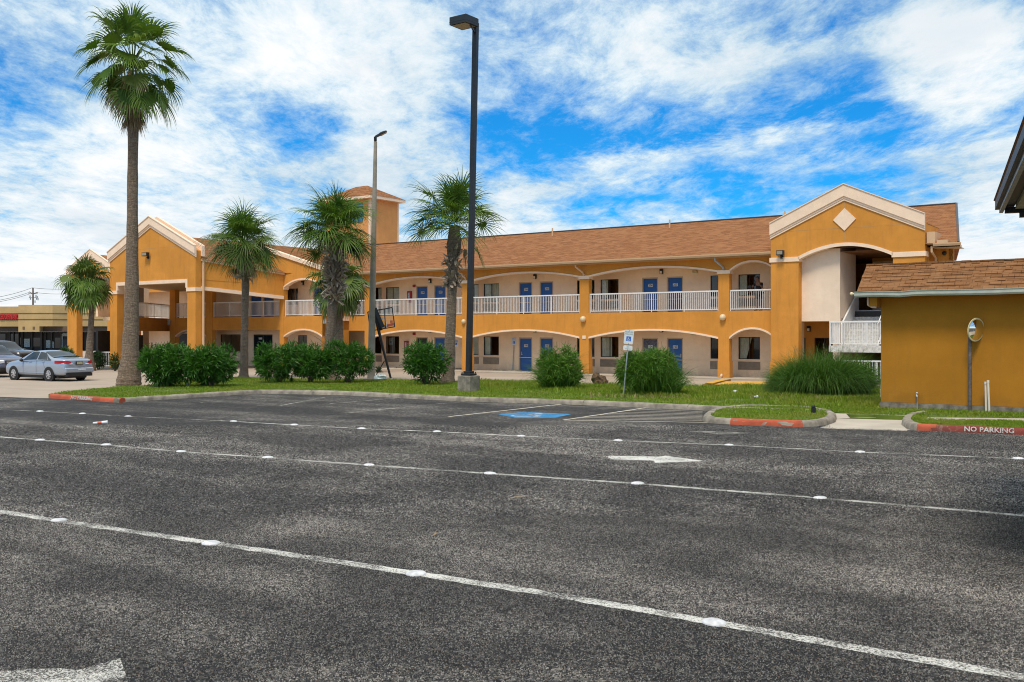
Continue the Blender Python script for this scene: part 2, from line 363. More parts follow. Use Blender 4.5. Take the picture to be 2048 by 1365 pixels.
def grassmat(name, a, bcol, c3, trans=.25):
    m = bpy.data.materials.new(name); m.use_nodes = True; t = m.node_tree
    for n in list(t.nodes): t.nodes.remove(n)
    q = NT(t); o = q.n('ShaderNodeOutputMaterial'); b = q.n('ShaderNodeBsdfPrincipled'); tr = q.n('ShaderNodeBsdfTranslucent'); mx = q.n('ShaderNodeMixShader')
    gi = q.n('ShaderNodeNewGeometry')
    c = q.mix(gi.outputs['Random Per Island'], a, bcol)
    nz = q.noise(q.map(), .7, 5, .6)
    c = q.mix(q.ramp(nz, .45, .75, 0, .8), c, c3)
    q.lk(c, b.inputs['Base Color']); q.lk(q.mix(1.0, c, (1.0, 1.0, .6), 'MULTIPLY'), tr.inputs[0])
    b.inputs['Roughness'].default_value = .5; b.inputs['Specular IOR Level'].default_value = .4
    mx.inputs[0].default_value = trans; q.lk(b.outputs[0], mx.inputs[1]); q.lk(tr.outputs[0], mx.inputs[2]); q.lk(mx.outputs[0], o.inputs[0])
    return m
M['lawn'] = grassmat('lawn_blades', (.10, .19, .006), (.245, .345, .016), (.32, .29, .045), .32)
M['lawnbase'] = simple('lawn_soil', (.085, .13, .012), .95, var=.5, vscale=1.2, bump=.6, bscale=25)
M['palm'] = grassmat('palm_fronds', (.040, .115, .010), (.165, .27, .035), (.085, .17, .020), .32)
M['palmyel'] = grassmat('yellowed_palm_fronds', (.06, .13, .022), (.15, .20, .04), (.09, .15, .03), .2)
M['dead'] = grassmat('dead_palm_leaves', (.22, .14, .07), (.44, .33, .20), (.10, .065, .04), .1)
M['boots'] = grassmat('cut_leaf_bases', (.26, .20, .145), (.60, .50, .39), (.20, .14, .10), 0.0)
M['olea'] = grassmat('oleander_leaves', (.016, .085, .006), (.072, .20, .014), (.032, .12, .009), .26)
M['tallgrass'] = grassmat('tall_grass_blades', (.030, .105, .008), (.11, .22, .020), (.05, .14, .012), .28)
M['weed'] = grassmat('willowy_leaves', (.04, .14, .008), (.14, .27, .022), (.06, .16, .012), .3)
M['drygrass'] = grassmat('dry_grass_blades', (.22, .17, .07), (.34, .26, .12), (.12, .10, .04), .2)
M['sago'] = grassmat('sago_fronds', (.010, .030, .014), (.024, .06, .024), (.014, .04, .018), .12)
M['hedge'] = grassmat('hedge_leaves', (.016, .06, .010), (.05, .12, .02), (.025, .08, .014), .2)
M['twig'] = simple('twig_bark', (.10, .075, .05), .9, var=.3)
def bark(name, c1, c2, ring):
    m, t, b, o = new_mat(name); q = NT(t)
    v = q.map()
    n = q.noise(q.map(scale=(4, 4, 22)), 1.0, 6, .7, .6); f = q.noise(v, 28, 5, .7); sp = q.noise(q.map(scale=(14, 14, 3)), 1.3, 4, .65)
    c = q.mix(q.ramp(n, .3, .7), c1, c2); c = q.mix(q.ramp(f, .35, .65, 0, .55), c, tuple(x * .45 for x in c1)); c = q.mix(q.ramp(sp, .5, .75, 0, .4), c, tuple(min(1, x * 1.35) for x in c2))
    q.lk(c, b.inputs['Base Color']); b.inputs['Roughness'].default_value = .95
    q.bump(q.math('ADD', n, q.math('MULTIPLY', f, .6)), .9, ring, b)
    return m
M['bark'] = bark('palm_bark', (.130, .088, .058), (.44, .335, .235), .12)
M['bark2'] = bark('sabal_bark', (.115, .083, .056), (.34, .265, .195), .10)
def worn_paint(name, col, cover=.5):
    m = bpy.data.materials.new(name); m.use_nodes = True; t = m.node_tree
    for n in list(t.nodes): t.nodes.remove(n)
    q = NT(t); o = q.n('ShaderNodeOutputMaterial'); b = q.n('ShaderNodeBsdfPrincipled'); tr = q.n('ShaderNodeBsdfTransparent'); mx = q.n('ShaderNodeMixShader')
    v = q.map(); f = q.noise(v, 48, 4, .75); g = q.noise(v, 1.4, 5, .65)
    k = q.math('ADD', q.math('MULTIPLY', f, .8), q.math('MULTIPLY', g, .55))
    e = .92 - cover * .5
    q.lk(q.ramp(k, e - .07, e + .07), mx.inputs[0]); q.lk(tr.outputs[0], mx.inputs[1]); q.lk(b.outputs[0], mx.inputs[2]); q.lk(mx.outputs[0], o.inputs[0])
    q.lk(q.mix(q.ramp(g, .3, .7), tuple(x * .8 for x in col), col), b.inputs['Base Color']); b.inputs['Roughness'].default_value = .8
    return m
M['line'] = worn_paint('white_road_paint', (.64, .63, .58), .54)
M['linearrow'] = worn_paint('white_arrow_paint', (.66, .65, .60), .72)
M['linefaint'] = worn_paint('faint_white_paint', (.46, .44, .38), .48)
M['linemid'] = worn_paint('tan_white_paint', (.60, .54, .43), .80)
M['bluepaint'] = worn_paint('faded_blue_road_paint', (.035, .25, .52), .66)
def redkerb(name, col, lo, hi):
    m, t, b, o = new_mat(name); q = NT(t); v = q.map()
    a = q.noise(v, 2.6, 6, .7); f = q.noise(v, 22, 4, .75); g = q.noise(q.map(loc=(9, 4, 2)), 1.3, 6, .7)
    c = q.mix(q.ramp(a, .3, .7), tuple(x * .72 for x in col), tuple(x * 1.15 for x in col))
    c = q.mix(q.ramp(q.math('ADD', q.math('MULTIPLY', f, .55), q.math('MULTIPLY', a, .55)), lo, hi, 0, .85), c, (.30, .25, .20))
    c = q.mix(q.ramp(g, .52, .70, 0, .6), c, (.05, .035, .03))
    q.lk(c, b.inputs['Base Color']); b.inputs['Roughness'].default_value = .85; q.bump(f, .5, .02, b); return m
M['redkerb'] = redkerb('faded_red_kerb_paint', (.46, .090, .038), .66, .76)
M['redkerbdark'] = redkerb('grimy_red_kerb_paint', (.22, .040, .026), .58, .68)
M['kerb'] = simple('kerb_concrete', (.255, .225, .178), .92, var=.50, vscale=3, bump=.6, bscale=40)
M['stencil'] = worn_paint('white_stencil_paint', (.60, .57, .53), .66)
M['path'] = simple('pale_path_concrete', (.46, .405, .33), .9, var=.14, vscale=1.2, bump=.2, bscale=40)

# ------------------------------------------------------------------ mesh builders
class MB:
    def __init__(s): s.v = []; s.f = []; s.mi = []; s.cur = 0
    def add(s, vs, fs):
        o = len(s.v); s.v += [tuple(p) for p in vs]; s.f += [tuple(i + o for i in f) for f in fs]; s.mi += [s.cur] * len(fs)
        return s
    def quad(s, a, b, c, d): return s.add([a, b, c, d], [(0, 1, 2, 3)])
    def box(s, x0, x1, y0, y1, z0, z1):
        v = [(x, y, z) for z in (z0, z1) for y in (y0, y1) for x in (x0, x1)]
        return s.add(v, [(0, 2, 3, 1), (4, 5, 7, 6), (0, 1, 5, 4), (1, 3, 7, 5), (3, 2, 6, 7), (2, 0, 4, 6)])
    def bevbox(s, x0, x1, y0, y1, z0, z1, b=.01):
        rx = [(x0 + b, y0), (x1 - b, y0), (x1, y0 + b), (x1, y1 - b), (x1 - b, y1), (x0 + b, y1), (x0, y1 - b), (x0, y0 + b)]
        cx, cy = (x0 + x1) / 2, (y0 + y1) / 2
        def inset(k): return [(cx + (x - cx) * (1 - k / max(abs(x1 - x0) / 2, 1e-6)), cy + (y - cy) * (1 - k / max(abs(y1 - y0) / 2, 1e-6))) for x, y in rx]
        rings = [[(x, y, z0) for x, y in inset(b)], [(x, y, z0 + b) for x, y in rx], [(x, y, z1 - b) for x, y in rx], [(x, y, z1) for x, y in inset(b)]]
        return s.loft(rings, True, True)
    def loft(s, rings, close=True, cap=False):
        n = len(rings[0]); v = [p for r in rings for p in r]; f = []
        for i in range(len(rings) - 1):
            for j in range(n if close else n - 1):
                k = (j + 1) % n
                f.append((i * n + j, i * n + k, (i + 1) * n + k, (i + 1) * n + j))
        if cap: f.append(tuple(range(n - 1, -1, -1))); f.append(tuple((len(rings) - 1) * n + j for j in range(n)))
        return s.add(v, f)
    def tube(s, pts, rad, n=8, cap=True):
        pts = [Vector(p) for p in pts]; rings = []; prev = None
        for i, p in enumerate(pts):
            d = (pts[min(i + 1, len(pts) - 1)] - pts[max(i - 1, 0)]).normalized()
            a = prev if prev is not None else (Vector((0, 0, 1)) if abs(d.z) < .9 else Vector((1, 0, 0)))
            x = (a - d * a.dot(d)).normalized(); prev = x; y = d.cross(x)
            r = rad[i] if isinstance(rad, (list, tuple)) else rad
            rings.append([p + x * (r * math.cos(2 * math.pi * k / n)) + y * (r * math.sin(2 * math.pi * k / n)) for k in range(n)])
        return s.loft(rings, True, cap)
    def cyl(s, c, r, h, n=16, axis='z', r2=None):
        d = {'x': Vector((1, 0, 0)), 'y': Vector((0, 1, 0)), 'z': Vector((0, 0, 1))}[axis]; c = Vector(c)
        return s.tube([c, c + d * h], [r, r if r2 is None else r2], n)
    def bar(s, a, b, wd, ht, up=(0, 0, 1)):
        a, b = Vector(a), Vector(b); d = (b - a).normalized(); x = d.cross(Vector(up)).normalized(); y = x.cross(d)
        q = [(-1, -1), (1, -1), (1, 1), (-1, 1)]
        return s.loft([[p + x * (wd / 2 * i) + y * (ht / 2 * j) for i, j in q] for p in (a, b)], True, True)
    def prism(s, poly, axis, a, b):      # poly in 2-D extruded along an axis
        def P(u, w_, t): return {'y': (u, t, w_), 'x': (t, u, w_), 'z': (u, w_, t)}[axis]
        n = len(poly)
        v = [P(u, w_, a) for u, w_ in poly] + [P(u, w_, b) for u, w_ in poly]
        f = [tuple(range(n)), tuple(range(2 * n - 1, n - 1, -1))] + [(i, i + n, (i + 1) % n + n, (i + 1) % n) for i in range(n)]
        return s.add(v, f)
    def sphere(s, c, r, nu=12, nv=8, sx=1, sy=1, sz=1):
        rings = []
        for i in range(nv + 1):
            t = math.pi * i / nv - math.pi / 2
            rings.append([(c[0] + sx * r * math.cos(t) * math.cos(2 * math.pi * k / nu), c[1] + sy * r * math.cos(t) * math.sin(2 * math.pi * k / nu), c[2] + sz * r * math.sin(t)) for k in range(nu)])
        return s.loft(rings, True, False)
    def build(s, name, mats, parent=None, smooth=False, loc=None, fix=True):
        me = bpy.data.meshes.new(name); me.from_pydata(s.v, [], s.f); me.validate()
        if not isinstance(mats, (list, tuple)): mats = [mats]
        for m_ in mats: me.materials.append(M[m_] if isinstance(m_, str) else m_)
        if len(mats) > 1 and len(me.polygons) == len(s.mi): me.polygons.foreach_set('material_index', s.mi)
        if fix:
            bm = bmesh.new(); bm.from_mesh(me); bmesh.ops.recalc_face_normals(bm, faces=bm.faces)
            uv = bm.loops.layers.uv.new('UVMap')
            for f in bm.faces:
                n = f.normal
                t_ = Vector((0, 0, 1)).cross(n)
                t_ = Vector((1, 0, 0)) if t_.length < .02 else t_.normalized()
                b_ = n.cross(t_)
                for l in f.loops: l[uv].uv = (l.vert.co.dot(t_), l.vert.co.dot(b_))
            bm.to_mesh(me); bm.free()
        if smooth:
            me.polygons.foreach_set('use_smooth', [True] * len(me.polygons))
            if smooth != 'all': me.set_sharp_from_angle(angle=R(40))
        o = bpy.data.objects.new(name, me); COL.objects.link(o)
        if parent is not None: o.parent = parent
        if loc is not None: o.location = loc
        return o
def np_mesh(name, verts, faces, mats, parent=None, smooth=False, mi=None):
    me = bpy.data.meshes.new(name)
    verts = np.asarray(verts, dtype=np.float32); faces = np.asarray(faces, dtype=np.int32); k = faces.shape[1]
    me.vertices.add(len(verts)); me.vertices.foreach_set('co', verts.ravel())
    me.loops.add(faces.size); me.loops.foreach_set('vertex_index', faces.ravel())
    me.polygons.add(len(faces)); me.polygons.foreach_set('loop_start', np.arange(0, faces.size, k, dtype=np.int32)); me.polygons.foreach_set('loop_total', np.full(len(faces), k, dtype=np.int32))
    if not isinstance(mats, (list, tuple)): mats = [mats]
    for m_ in mats: me.materials.append(M[m_])
    if mi is not None: me.polygons.foreach_set('material_index', np.asarray(mi, dtype=np.int32))
    me.update(calc_edges=True); me.validate()
    if smooth: me.polygons.foreach_set('use_smooth', [True] * len(me.polygons))
    o = bpy.data.objects.new(name, me); COL.objects.link(o)
    if parent is not None: o.parent = parent
    return o
def tag(o, label=None, cat=None, group=None, kind=None):
    if label: o['label'] = label
    if cat: o['category'] = cat
    if group: o['group'] = group
    if kind: o['kind'] = kind
    return o
def thing(name, label, cat, loc=(0, 0, 0), rz=0.0, group=None):
    o = bpy.data.objects.new(name, None); COL.objects.link(o); o.location = loc; o.rotation_euler = (0, 0, rz); o.empty_display_size = .2
    return tag(o, label, cat, group)
def struct(o): o['kind'] = 'structure'; return o
def copy_tree(o, parent=None):
    c = o.copy(); COL.objects.link(c); c.parent = parent
    for ch in list(o.children): copy_tree(ch, c)
    return c
def text_mesh(txt, size, depth=.004, bold=0.0, align='CENTER', sx=1.0):
    cu = bpy.data.curves.new('lettering', 'FONT'); cu.body = txt; cu.size = size; cu.extrude = depth / 2; cu.align_x = align; cu.align_y = 'CENTER'; cu.offset = bold; cu.resolution_u = 2
    to = bpy.data.objects.new('lettering', cu); COL.objects.link(to)
    dg = bpy.context.evaluated_depsgraph_get(); me = bpy.data.meshes.new_from_object(to.evaluated_get(dg))
    bpy.data.objects.remove(to); bpy.data.curves.remove(cu)
    if sx != 1.0:
        for v_ in me.vertices: v_.co.x *= sx
    return me
def text_obj(name, txt, size, mat, parent, mtx, depth=.004, bold=0.0, align='CENTER', sx=1.0):
    me = text_mesh(txt, size, depth, bold, align, sx); me.materials.append(M[mat]); me.transform(mtx)
    o = bpy.data.objects.new(name, me); COL.objects.link(o); o.parent = parent
    return o
FRONT = Matrix.Rotation(R(90), 4, 'X')        # stands lettering up, facing -y

# ------------------------------------------------------------------ ground, roads and kerbs
def sheet(name, pts, z, mat, sub=0):
    me = bpy.data.meshes.new(name); bm = bmesh.new()
    vs_ = [bm.verts.new((p[0], p[1], z)) for p in pts]
    f = bm.faces.new(vs_); f.normal_update()
    if f.normal.z < 0: bmesh.ops.reverse_faces(bm, faces=[f])
    if sub:                                   # a bed with sides down to the ground
        lo_ = [bm.verts.new((p[0], p[1], z - sub)) for p in pts]
        for i in range(len(pts)): bm.faces.new([vs_[i], vs_[i - 1], lo_[i - 1], lo_[i]])
    bmesh.ops.triangulate(bm, faces=bm.faces)
    bm.to_mesh(me); bm.free(); me.materials.append(M[mat])
    o = bpy.data.objects.new(name, me); COL.objects.link(o); return struct(o)
sheet('ground', [(-1500, -300), (1500, -300), (1500, 1800), (-1500, 1800)], -.012, 'drive')
sheet('concrete_drive', [(-140, 33), (40, 33), (40, 150), (-140, 150)], -.006, 'drive')
KB = .15
front = [(97, 797), (238, 806), (262, 804.3), (330, 800), (400, 795), (480, 790), (527, 788), (600, 789), (700, 791.5), (900, 802), (1134, 809.5), (1306, 816.8), (1480, 825), (1660, 832)]
front_w = [G(x, y) for x, y in front]
left_far = G(-400, 795)
lot = [Vector((-60, -20, 0)), Vector((60, -20, 0)), Vector((60, 22, 0)), G(2300, 880), G(2048, 871), G(1850, 862), G(1660, 856)] + [front_w[i] for i in range(len(front_w) - 1, -1, -1)] + [G(66, 796.5), G(0, 794), left_far, Vector((-90, 30, 0))]
sheet('parking_lot', lot, 0.0, 'asphalt')

def sweep(mb, pts, prof, closed=False, taper=False):
    pts = [Vector((p[0], p[1], 0)) for p in pts]; rings = []
    n = len(pts)
    for i, p in enumerate(pts):
        a = pts[(i - 1) % n] if (closed or i > 0) else p; c = pts[(i + 1) % n] if (closed or i < n - 1) else p
        d1 = (p - a).normalized() if (p - a).length > 1e-6 else (c - p).normalized(); d2 = (c - p).normalized() if (c - p).length > 1e-6 else d1
        d = (d1 + d2).normalized(); nrm = Vector((-d.y, d.x, 0)); k = 1 / max(.5, nrm.dot(Vector((-d1.y, d1.x, 0))))
        rings.append([p + nrm * (o_ * k + (random.uniform(-.006, .006) if h_ > .05 else 0)) + Vector((0, 0, h_ + (random.uniform(-.006, .004) if h_ > .05 else 0))) for o_, h_ in prof])
    if closed: rings.append(rings[0])
    return mb.loft(rings, True, not closed)
def smooth_path(pts, step=.35, closed=False):
    P = [Vector((p[0], p[1], 0)) for p in pts]; out = []; n = len(P)
    for i in range(n if closed else n - 1):
        p0 = P[(i - 1) % n] if (closed or i > 0) else P[i]; p1 = P[i]; p2 = P[(i + 1) % n]; p3 = P[(i + 2) % n] if (closed or i < n - 2) else p2
        m_ = max(1, int((p2 - p1).length / step))
        for j in range(m_):
            t_ = j / m_
            out.append(.5 * ((2 * p1) + (p2 - p0) * t_ + (2 * p0 - 5 * p1 + 4 * p2 - p3) * t_ ** 2 + (3 * p1 - p0 - 3 * p2 + p3) * t_ ** 3))
    if not closed: out.append(P[-1])
    return out
KPROF = [(0, -.02), (.012, .08), (.035, KB - .03), (.07, KB - .006), (.12, KB + .004), (.20, KB), (.25, KB - .012), (.27, -.02)]
kp = smooth_path(front_w[:7], .3)[:-1] + [front_w[6]] + smooth_path(front_w[6:], .5)[1:]
cut = min(range(len(kp)), key=lambda i: (kp[i] - front_w[1]).length)
mb = MB(); sweep(mb, kp[cut:], KPROF); long_kerb = struct(mb.build('kerb', 'kerb', smooth=True))
mb = MB(); sweep(mb, kp[:cut + 1], KPROF); red_kerb = struct(mb.build('painted_kerb', 'redkerb', smooth=True))
# kerb joints show as thin dark gaps
mbj = MB()
acc = 0
for i in range(cut + 3, len(kp) - 1):
    acc += (kp[i + 1] - kp[i]).length
    if acc > 3.6:
        acc = 0; d = (kp[i + 1] - kp[i]).normalized(); nrm = Vector((-d.y, d.x, 0)); p = kp[i]
        mbj.loft([[p + nrm * (o_ - .004 if o_ < .1 else o_) + d * e + Vector((0, 0, h_ + .004)) for o_, h_ in KPROF[1:-1]] for e in (-.008, .008)], False, False)
j_ = mbj.build('joint', 'dark'); j_.parent = long_kerb

def on_face(p, q_, h=.075, off=-.018):       # frame standing on a kerb's street face, midway between two foot points
    d = (q_ - p).normalized(); nrm = Vector((-d.y, d.x, 0)); c = (p + q_) / 2 + nrm * off + Vector((0, 0, h))
    m_ = Matrix((d, Vector((0, 0, 1)), -nrm)).transposed().to_4x4()
    tilt = Matrix.Rotation(R(-13), 4, 'X'); m_.translation = c
    return m_ @ tilt
a_, b_ = [min(kp, key=lambda p: (p - q_).length) for q_ in (G(144, 799.5), G(184, 802.5))]
text_obj('lettering', 'NO PARKING', .17, 'stencil', red_kerb, on_face(a_, b_, .080, -.012), .006, .006, sx=1.25)

def closed_kerb(name, pts, mat='kerb'):
    mb = MB(); sweep(mb, smooth_path(pts, .15, True), KPROF, True); return struct(mb.build(name, mat, smooth=True))
# traffic island at the end of the parking row
isl = [G(1407, 837), G(1413, 845.5), G(1460, 849.5), G(1530, 852.5), G(1606, 854.5), G(1650, 851), G(1671, 843), G(1668, 833), G(1625, 823.5), G(1560, 820.5), G(1490, 819), G(1435, 824)]
island = smooth_path(isl, .15, True)
mb = MB(); sweep(mb, island, KPROF, True); island_kerb = struct(mb.build('island_kerb', 'kerb', smooth=True))
i0 = min(range(len(island)), key=lambda i: (island[i] - G(1459, 849.5)).length); i1 = min(range(len(island)), key=lambda i: (island[i] - G(1606, 854.5)).length)
RPROF = [(-.003, -.02), (.009, .08), (.032, KB - .027), (.068, KB - .002), (.12, KB + .008), (.17, KB + .006), (.20, KB + .001)]
mb = MB(); sweep(mb, island[i0:i1 + 1], RPROF); pk2 = mb.build('painted_section', 'redkerb', smooth=True); pk2.parent = island_kerb
inner = []
for i, p in enumerate(island):
    d = (island[(i + 1) % len(island)] - island[i - 1]).normalized(); inner.append(p + Vector((-d.y, d.x, 0)) * .22)
sheet('island_soil', inner, KB - .025, 'lawnbase', .16)
# right kerb with the NO PARKING stencil
rk = [G(1838, 832, .0), G(1812, 838), G(1803, 850), G(1822, 859.5), G(1850, 862.5), G(1920, 865.5), G(2048, 871), G(2250, 880)]
rks = smooth_path(rk, .15)
ir = min(range(len(rks)), key=lambda i: (rks[i] - G(1838, 861.5)).length)
mb = MB(); sweep(mb, rks[:ir + 1], KPROF); struct(mb.build('kerb', 'kerb', smooth=True))
mb = MB(); sweep(mb, rks[ir:], KPROF); rk_o = struct(mb.build('painted_kerb', 'redkerbdark', smooth=True))
il = min(range(len(rks)), key=lambda i: (rks[i] - G(1879, 863.5)).length)
mb = MB(); sweep(mb, rks[ir:il + 1], RPROF[:-1]); o = mb.build('repainted_section', 'redkerb', smooth=True); o.parent = rk_o
a_, b_ = G(1925, 865.7), G(2032, 870.3)
text_obj('lettering', 'NO PARKING', .16, 'stencil', rk_o, on_face(a_, b_, .085, -.002), .006, .003, sx=1.08)
# pale path between the two kerbs
mb = MB(); z4 = Vector((0, 0, .004)); lo_ = [G(1640, 856.5), G(1660, 858), G(1815, 862.5), G(1806, 850), G(1826, 840), G(1672, 838), G(1672, 845)]; hi_ = [G(1826, 840), G(1850, 832, KB - .03), G(1655, 827, KB - .03), G(1672, 838)]
mb.add([p + z4 for p in lo_], [tuple(range(7))]); mb.add([p + z4 for p in hi_], [(0, 1, 2, 3)]); struct(mb.build('footpath', 'path'))
# lawns
bed = [p + Vector((0, 0, 0)) for p in front_w]
back = [(1760, 818), (1760, 774), (1540, 773.5), (1400, 772.5), (1160, 768), (1070, 764), (900, 762), (740, 757.5), (640, 757), (560, 757), (480, 753.5), (400, 758), (330, 766), (290, 770), (240, 771.5), (180, 777), (97, 787)]
back_w = [G(x, y, KB) for x, y in back]
off_front = []
for i, p in enumerate(front_w):
    a = front_w[max(i - 1, 0)]; c = front_w[min(i + 1, len(front_w) - 1)]; d = (c - a).normalized(); off_front.append(p + Vector((-d.y, d.x, 0)) * .22)
bed_poly = off_front + [G(1700, 831, .1), G(1760, 832, .1)] + back_w
sheet('lawn_soil', bed_poly, KB - .03, 'lawnbase', .16)
gate_lawn = [G(1655, 823, .1), G(1700, 826, KB), G(1760, 828.5, KB), G(1850, 830.5, KB), G(1900, 833.5, KB), G(2048, 836, KB), G(2300, 839, KB), G(2300, 815, KB), G(1760, 800, KB), G(1668, 806, KB)]
kerb_lawn = []
for i in range(3, len(rks)):
    d = (rks[min(i + 1, len(rks) - 1)] - rks[i - 1]).normalized(); kerb_lawn.append(rks[i] + Vector((-d.y, d.x, 0)) * .23)
kerb_lawn += [G(2300, 850, KB), G(2048, 841.5, KB), G(1900, 838, KB), G(1856, 836.5, KB)]
sheet('gate_lawn_soil', gate_lawn, KB - .034, 'lawnbase', .16)
sheet('verge_soil', kerb_lawn, KB - .028, 'lawnbase', .16)
sheet('walkway', [G(1838, 837.5, KB), G(1890, 839.5, KB), G(2300, 851.5, KB), G(2300, 838, KB), G(1890, 834, KB), G(1840, 833.5, KB)], KB - .020, 'path')

def inside(poly, x, y):
    n = len(poly); c = np.zeros(len(x), bool); j = n - 1
    for i in range(n):
        xi, yi, xj, yj = poly[i][0], poly[i][1], poly[j][0], poly[j][1]
        t_ = ((yi > y) != (yj > y)) & (x < (xj - xi) * (y - yi) / (yj - yi + 1e-12) + xi); c ^= t_; j = i
    return c
def blades(name, polys, z, n, h, wd, mats, lean=.5, label=None, tall=None):
    X = []; Y = []
    for poly, cnt in zip(polys, n):
        xs = [p[0] for p in poly]; ys = [p[1] for p in poly]
        x = rng.uniform(min(xs), max(xs), cnt * 4); y = rng.uniform(min(ys), max(ys), cnt * 4)
        k = inside(poly, x, y); X.append(x[k][:cnt]); Y.append(y[k][:cnt])
    X = np.concatenate(X); Y = np.concatenate(Y); m_ = len(X)
    bare = np.sin(X * .83 + 1.7 * np.sin(Y * .41)) * np.sin(Y * 1.13 + .7 * np.sin(X * .57)); kp_ = (bare > -.55) | (rng.uniform(0, 1, m_) < .35); X, Y = X[kp_], Y[kp_]; m_ = len(X)
    clump = .55 + .9 * (np.sin(X * 1.7 + 2 * np.sin(Y * .9)) * np.sin(Y * 2.1 + X * .6) * .5 + .5)
    H = h * rng.uniform(.5, 1.3, m_) * clump
    if tall is not None: H = H * tall(X, Y)
    a = rng.uniform(0, 2 * np.pi, m_); l = rng.uniform(.1, lean * 2, m_) * H; b = rng.uniform(0, np.pi, m_)
    W = wd * rng.uniform(.6, 1.3, m_)
    dx, dy = np.cos(b) * W / 2, np.sin(b) * W / 2
    Zb = np.full(m_, z)
    p0 = np.stack([X - dx, Y - dy, Zb], 1); p1 = np.stack([X + dx, Y + dy, Zb], 1)
    mx_, my_ = X + np.cos(a) * l * .4, Y + np.sin(a) * l * .4
    p2 = np.stack([mx_ + dx * .8, my_ + dy * .8, Zb + H * .65], 1); p3 = np.stack([mx_ - dx * .8, my_ - dy * .8, Zb + H * .65], 1)
    p4 = np.stack([X + np.cos(a) * l, Y + np.sin(a) * l, Zb + H], 1)
    v_ = np.stack([p0, p1, p2, p3, p4], 1).reshape(-1, 3); i_ = np.arange(m_)[:, None] * 5
    f_ = np.concatenate([i_ + np.array([[0, 1, 2]]), i_ + np.array([[0, 2, 3]]), i_ + np.array([[3, 2, 4]])], 0)
    o = np_mesh(name, v_, f_, mats); o['kind'] = 'stuff'
    if label: o['label'] = label
    return o
def tall_back(X, Y):                  # the strip right of the lamp post is mown only along the kerb
    k = np.zeros(len(X))
    for x_, y_, in zip((0,), (0,)): pass
    px = CX + FPX * X / Y; py = HY + FPX * (CAMZ - KB) / Y
    f = 795 + (px - 1100) * .045
    return np.where(px > 960, np.clip(1.0 + (f - 6 - py) * .12, .75, 2.4), np.where(px > 720, 1.15, .85))
blades('grass', [bed_poly], KB - .03, [130000], .060, .018, 'lawn', .5, 'green grass strip along the parking lot kerb', tall_back)
blades('grass', [inner, gate_lawn, kerb_lawn], KB - .03, [9000, 30000, 16000], .050, .015, 'lawn', .5, 'mown grass on the island and beside the ochre gatehouse')
dry = [G(1500, 792, KB), G(1560, 788, KB), G(1745, 790, KB), G(1745, 800, KB), G(1640, 803, KB), G(1500, 800, KB)]
blades('dry_grass', [dry, [G(1180, 790, KB), G(1290, 792, KB), G(1380, 792, KB), G(1380, 797, KB), G(1180, 795, KB)]], KB - .03, [1700, 700], .11, .022, 'drygrass', .8, 'dry straw coloured grass below the tall grass mound')

# painted markings
def stripe(name, pts, wd, mat, z=.004):
    mb = MB(); P0_ = [G(*p) for p in pts]; P = []; L = []; Rr = []
    for a_, b_ in zip(P0_[:-1], P0_[1:]):
        m_ = max(1, int((b_ - a_).length / .12)); P += [a_.lerp(b_, k / m_) for k in range(m_)]
    P.append(P0_[-1])
    for i, p in enumerate(P):
        d = (P[min(i + 1, len(P) - 1)] - P[max(i - 1, 0)]).normalized(); n_ = Vector((-d.y, d.x, 0)) * wd / 2
        L.append(p + n_ * random.uniform(.78, 1.15) + Vector((0, 0, z))); Rr.append(p - n_ * random.uniform(.78, 1.15) + Vector((0, 0, z)))
    for i in range(len(P) - 1): mb.quad(L[i], Rr[i], Rr[i + 1], L[i + 1])
    return struct(mb.build(name, mat))
LA = [(-120, 1003), (0, 1024), (118, 1042), (422, 1087), (640, 1119), (832, 1148), (1130, 1194), (1428, 1246), (1760, 1306), (2048, 1356), (2300, 1400)]
LB = [(-150, 864), (0, 874.5), (80, 881), (212, 890.5), (362, 904), (535, 916), (738, 931), (980, 948), (1275, 968), (1640, 997), (2048, 1032), (2300, 1053)]
LC = [(440, 842), (588, 850.5), (723, 858), (874, 864), (1042, 873), (1236, 882), (1458, 891), (1720, 905), (2036, 918), (2300, 931)]
LC0 = [(-100, 815), (80, 823.5), (165, 828), (256, 833.5), (440, 842)]
stripe('lane_line', LA, .165, 'line'); stripe('lane_line', LB, .135, 'line'); stripe('lane_line', LC, .115, 'line'); stripe('faint_lane_line', LC0, .09, 'linefaint')
for p, q_, mt, wd in (((898, 834), (1128, 808.5), 'linemid', .11), ((1128, 840.5), (1306, 814), 'linemid', .11), ((700, 826), (800, 816.5), 'linefaint', .10), ((560, 812), (650, 795), 'linefaint', .10),
                      ((660, 808), (792, 797), 'linefaint', .10), ((1128, 841), (1437, 846), 'linemid', .10), ((400, 806), (560, 796), 'linefaint', .09), ((930, 806), (1400, 821), 'linefaint', .08), ((690, 826), (945, 802), 'linefaint', .09)):
    stripe('bay_line', [p, q_], wd, mt)
for k in range(8):
    t_ = k / 8; xa = 1136 + t_ * 160; ya = 838.5 - t_ * 22
    stripe('hatch_line', [(xa, ya), (1405 - 0 * k, 841.5 - t_ * 20)], .07, 'linemid')
def painted(name, pts, mat, z=.004):
    mb = MB(); mb.add([G(*p) + Vector((0, 0, z)) for p in pts], [tuple(range(len(pts)))]); return struct(mb.build(name, mat))
painted('lane_arrow', [(1211, 914), (1225, 912.5), (1318, 914.2), (1330, 912), (1409, 923), (1310, 926.5), (1308, 922), (1225, 919.5)], 'linearrow')
painted('lane_arrow', [(-60, 1352), (20, 1342), (120, 1338), (155, 1342), (240, 1318), (262, 1380), (250, 1430), (-60, 1430)], 'line')
painted('faded_mark', [(1375, 864), (1430, 863), (1505, 867), (1440, 869.5)], 'linefaint')
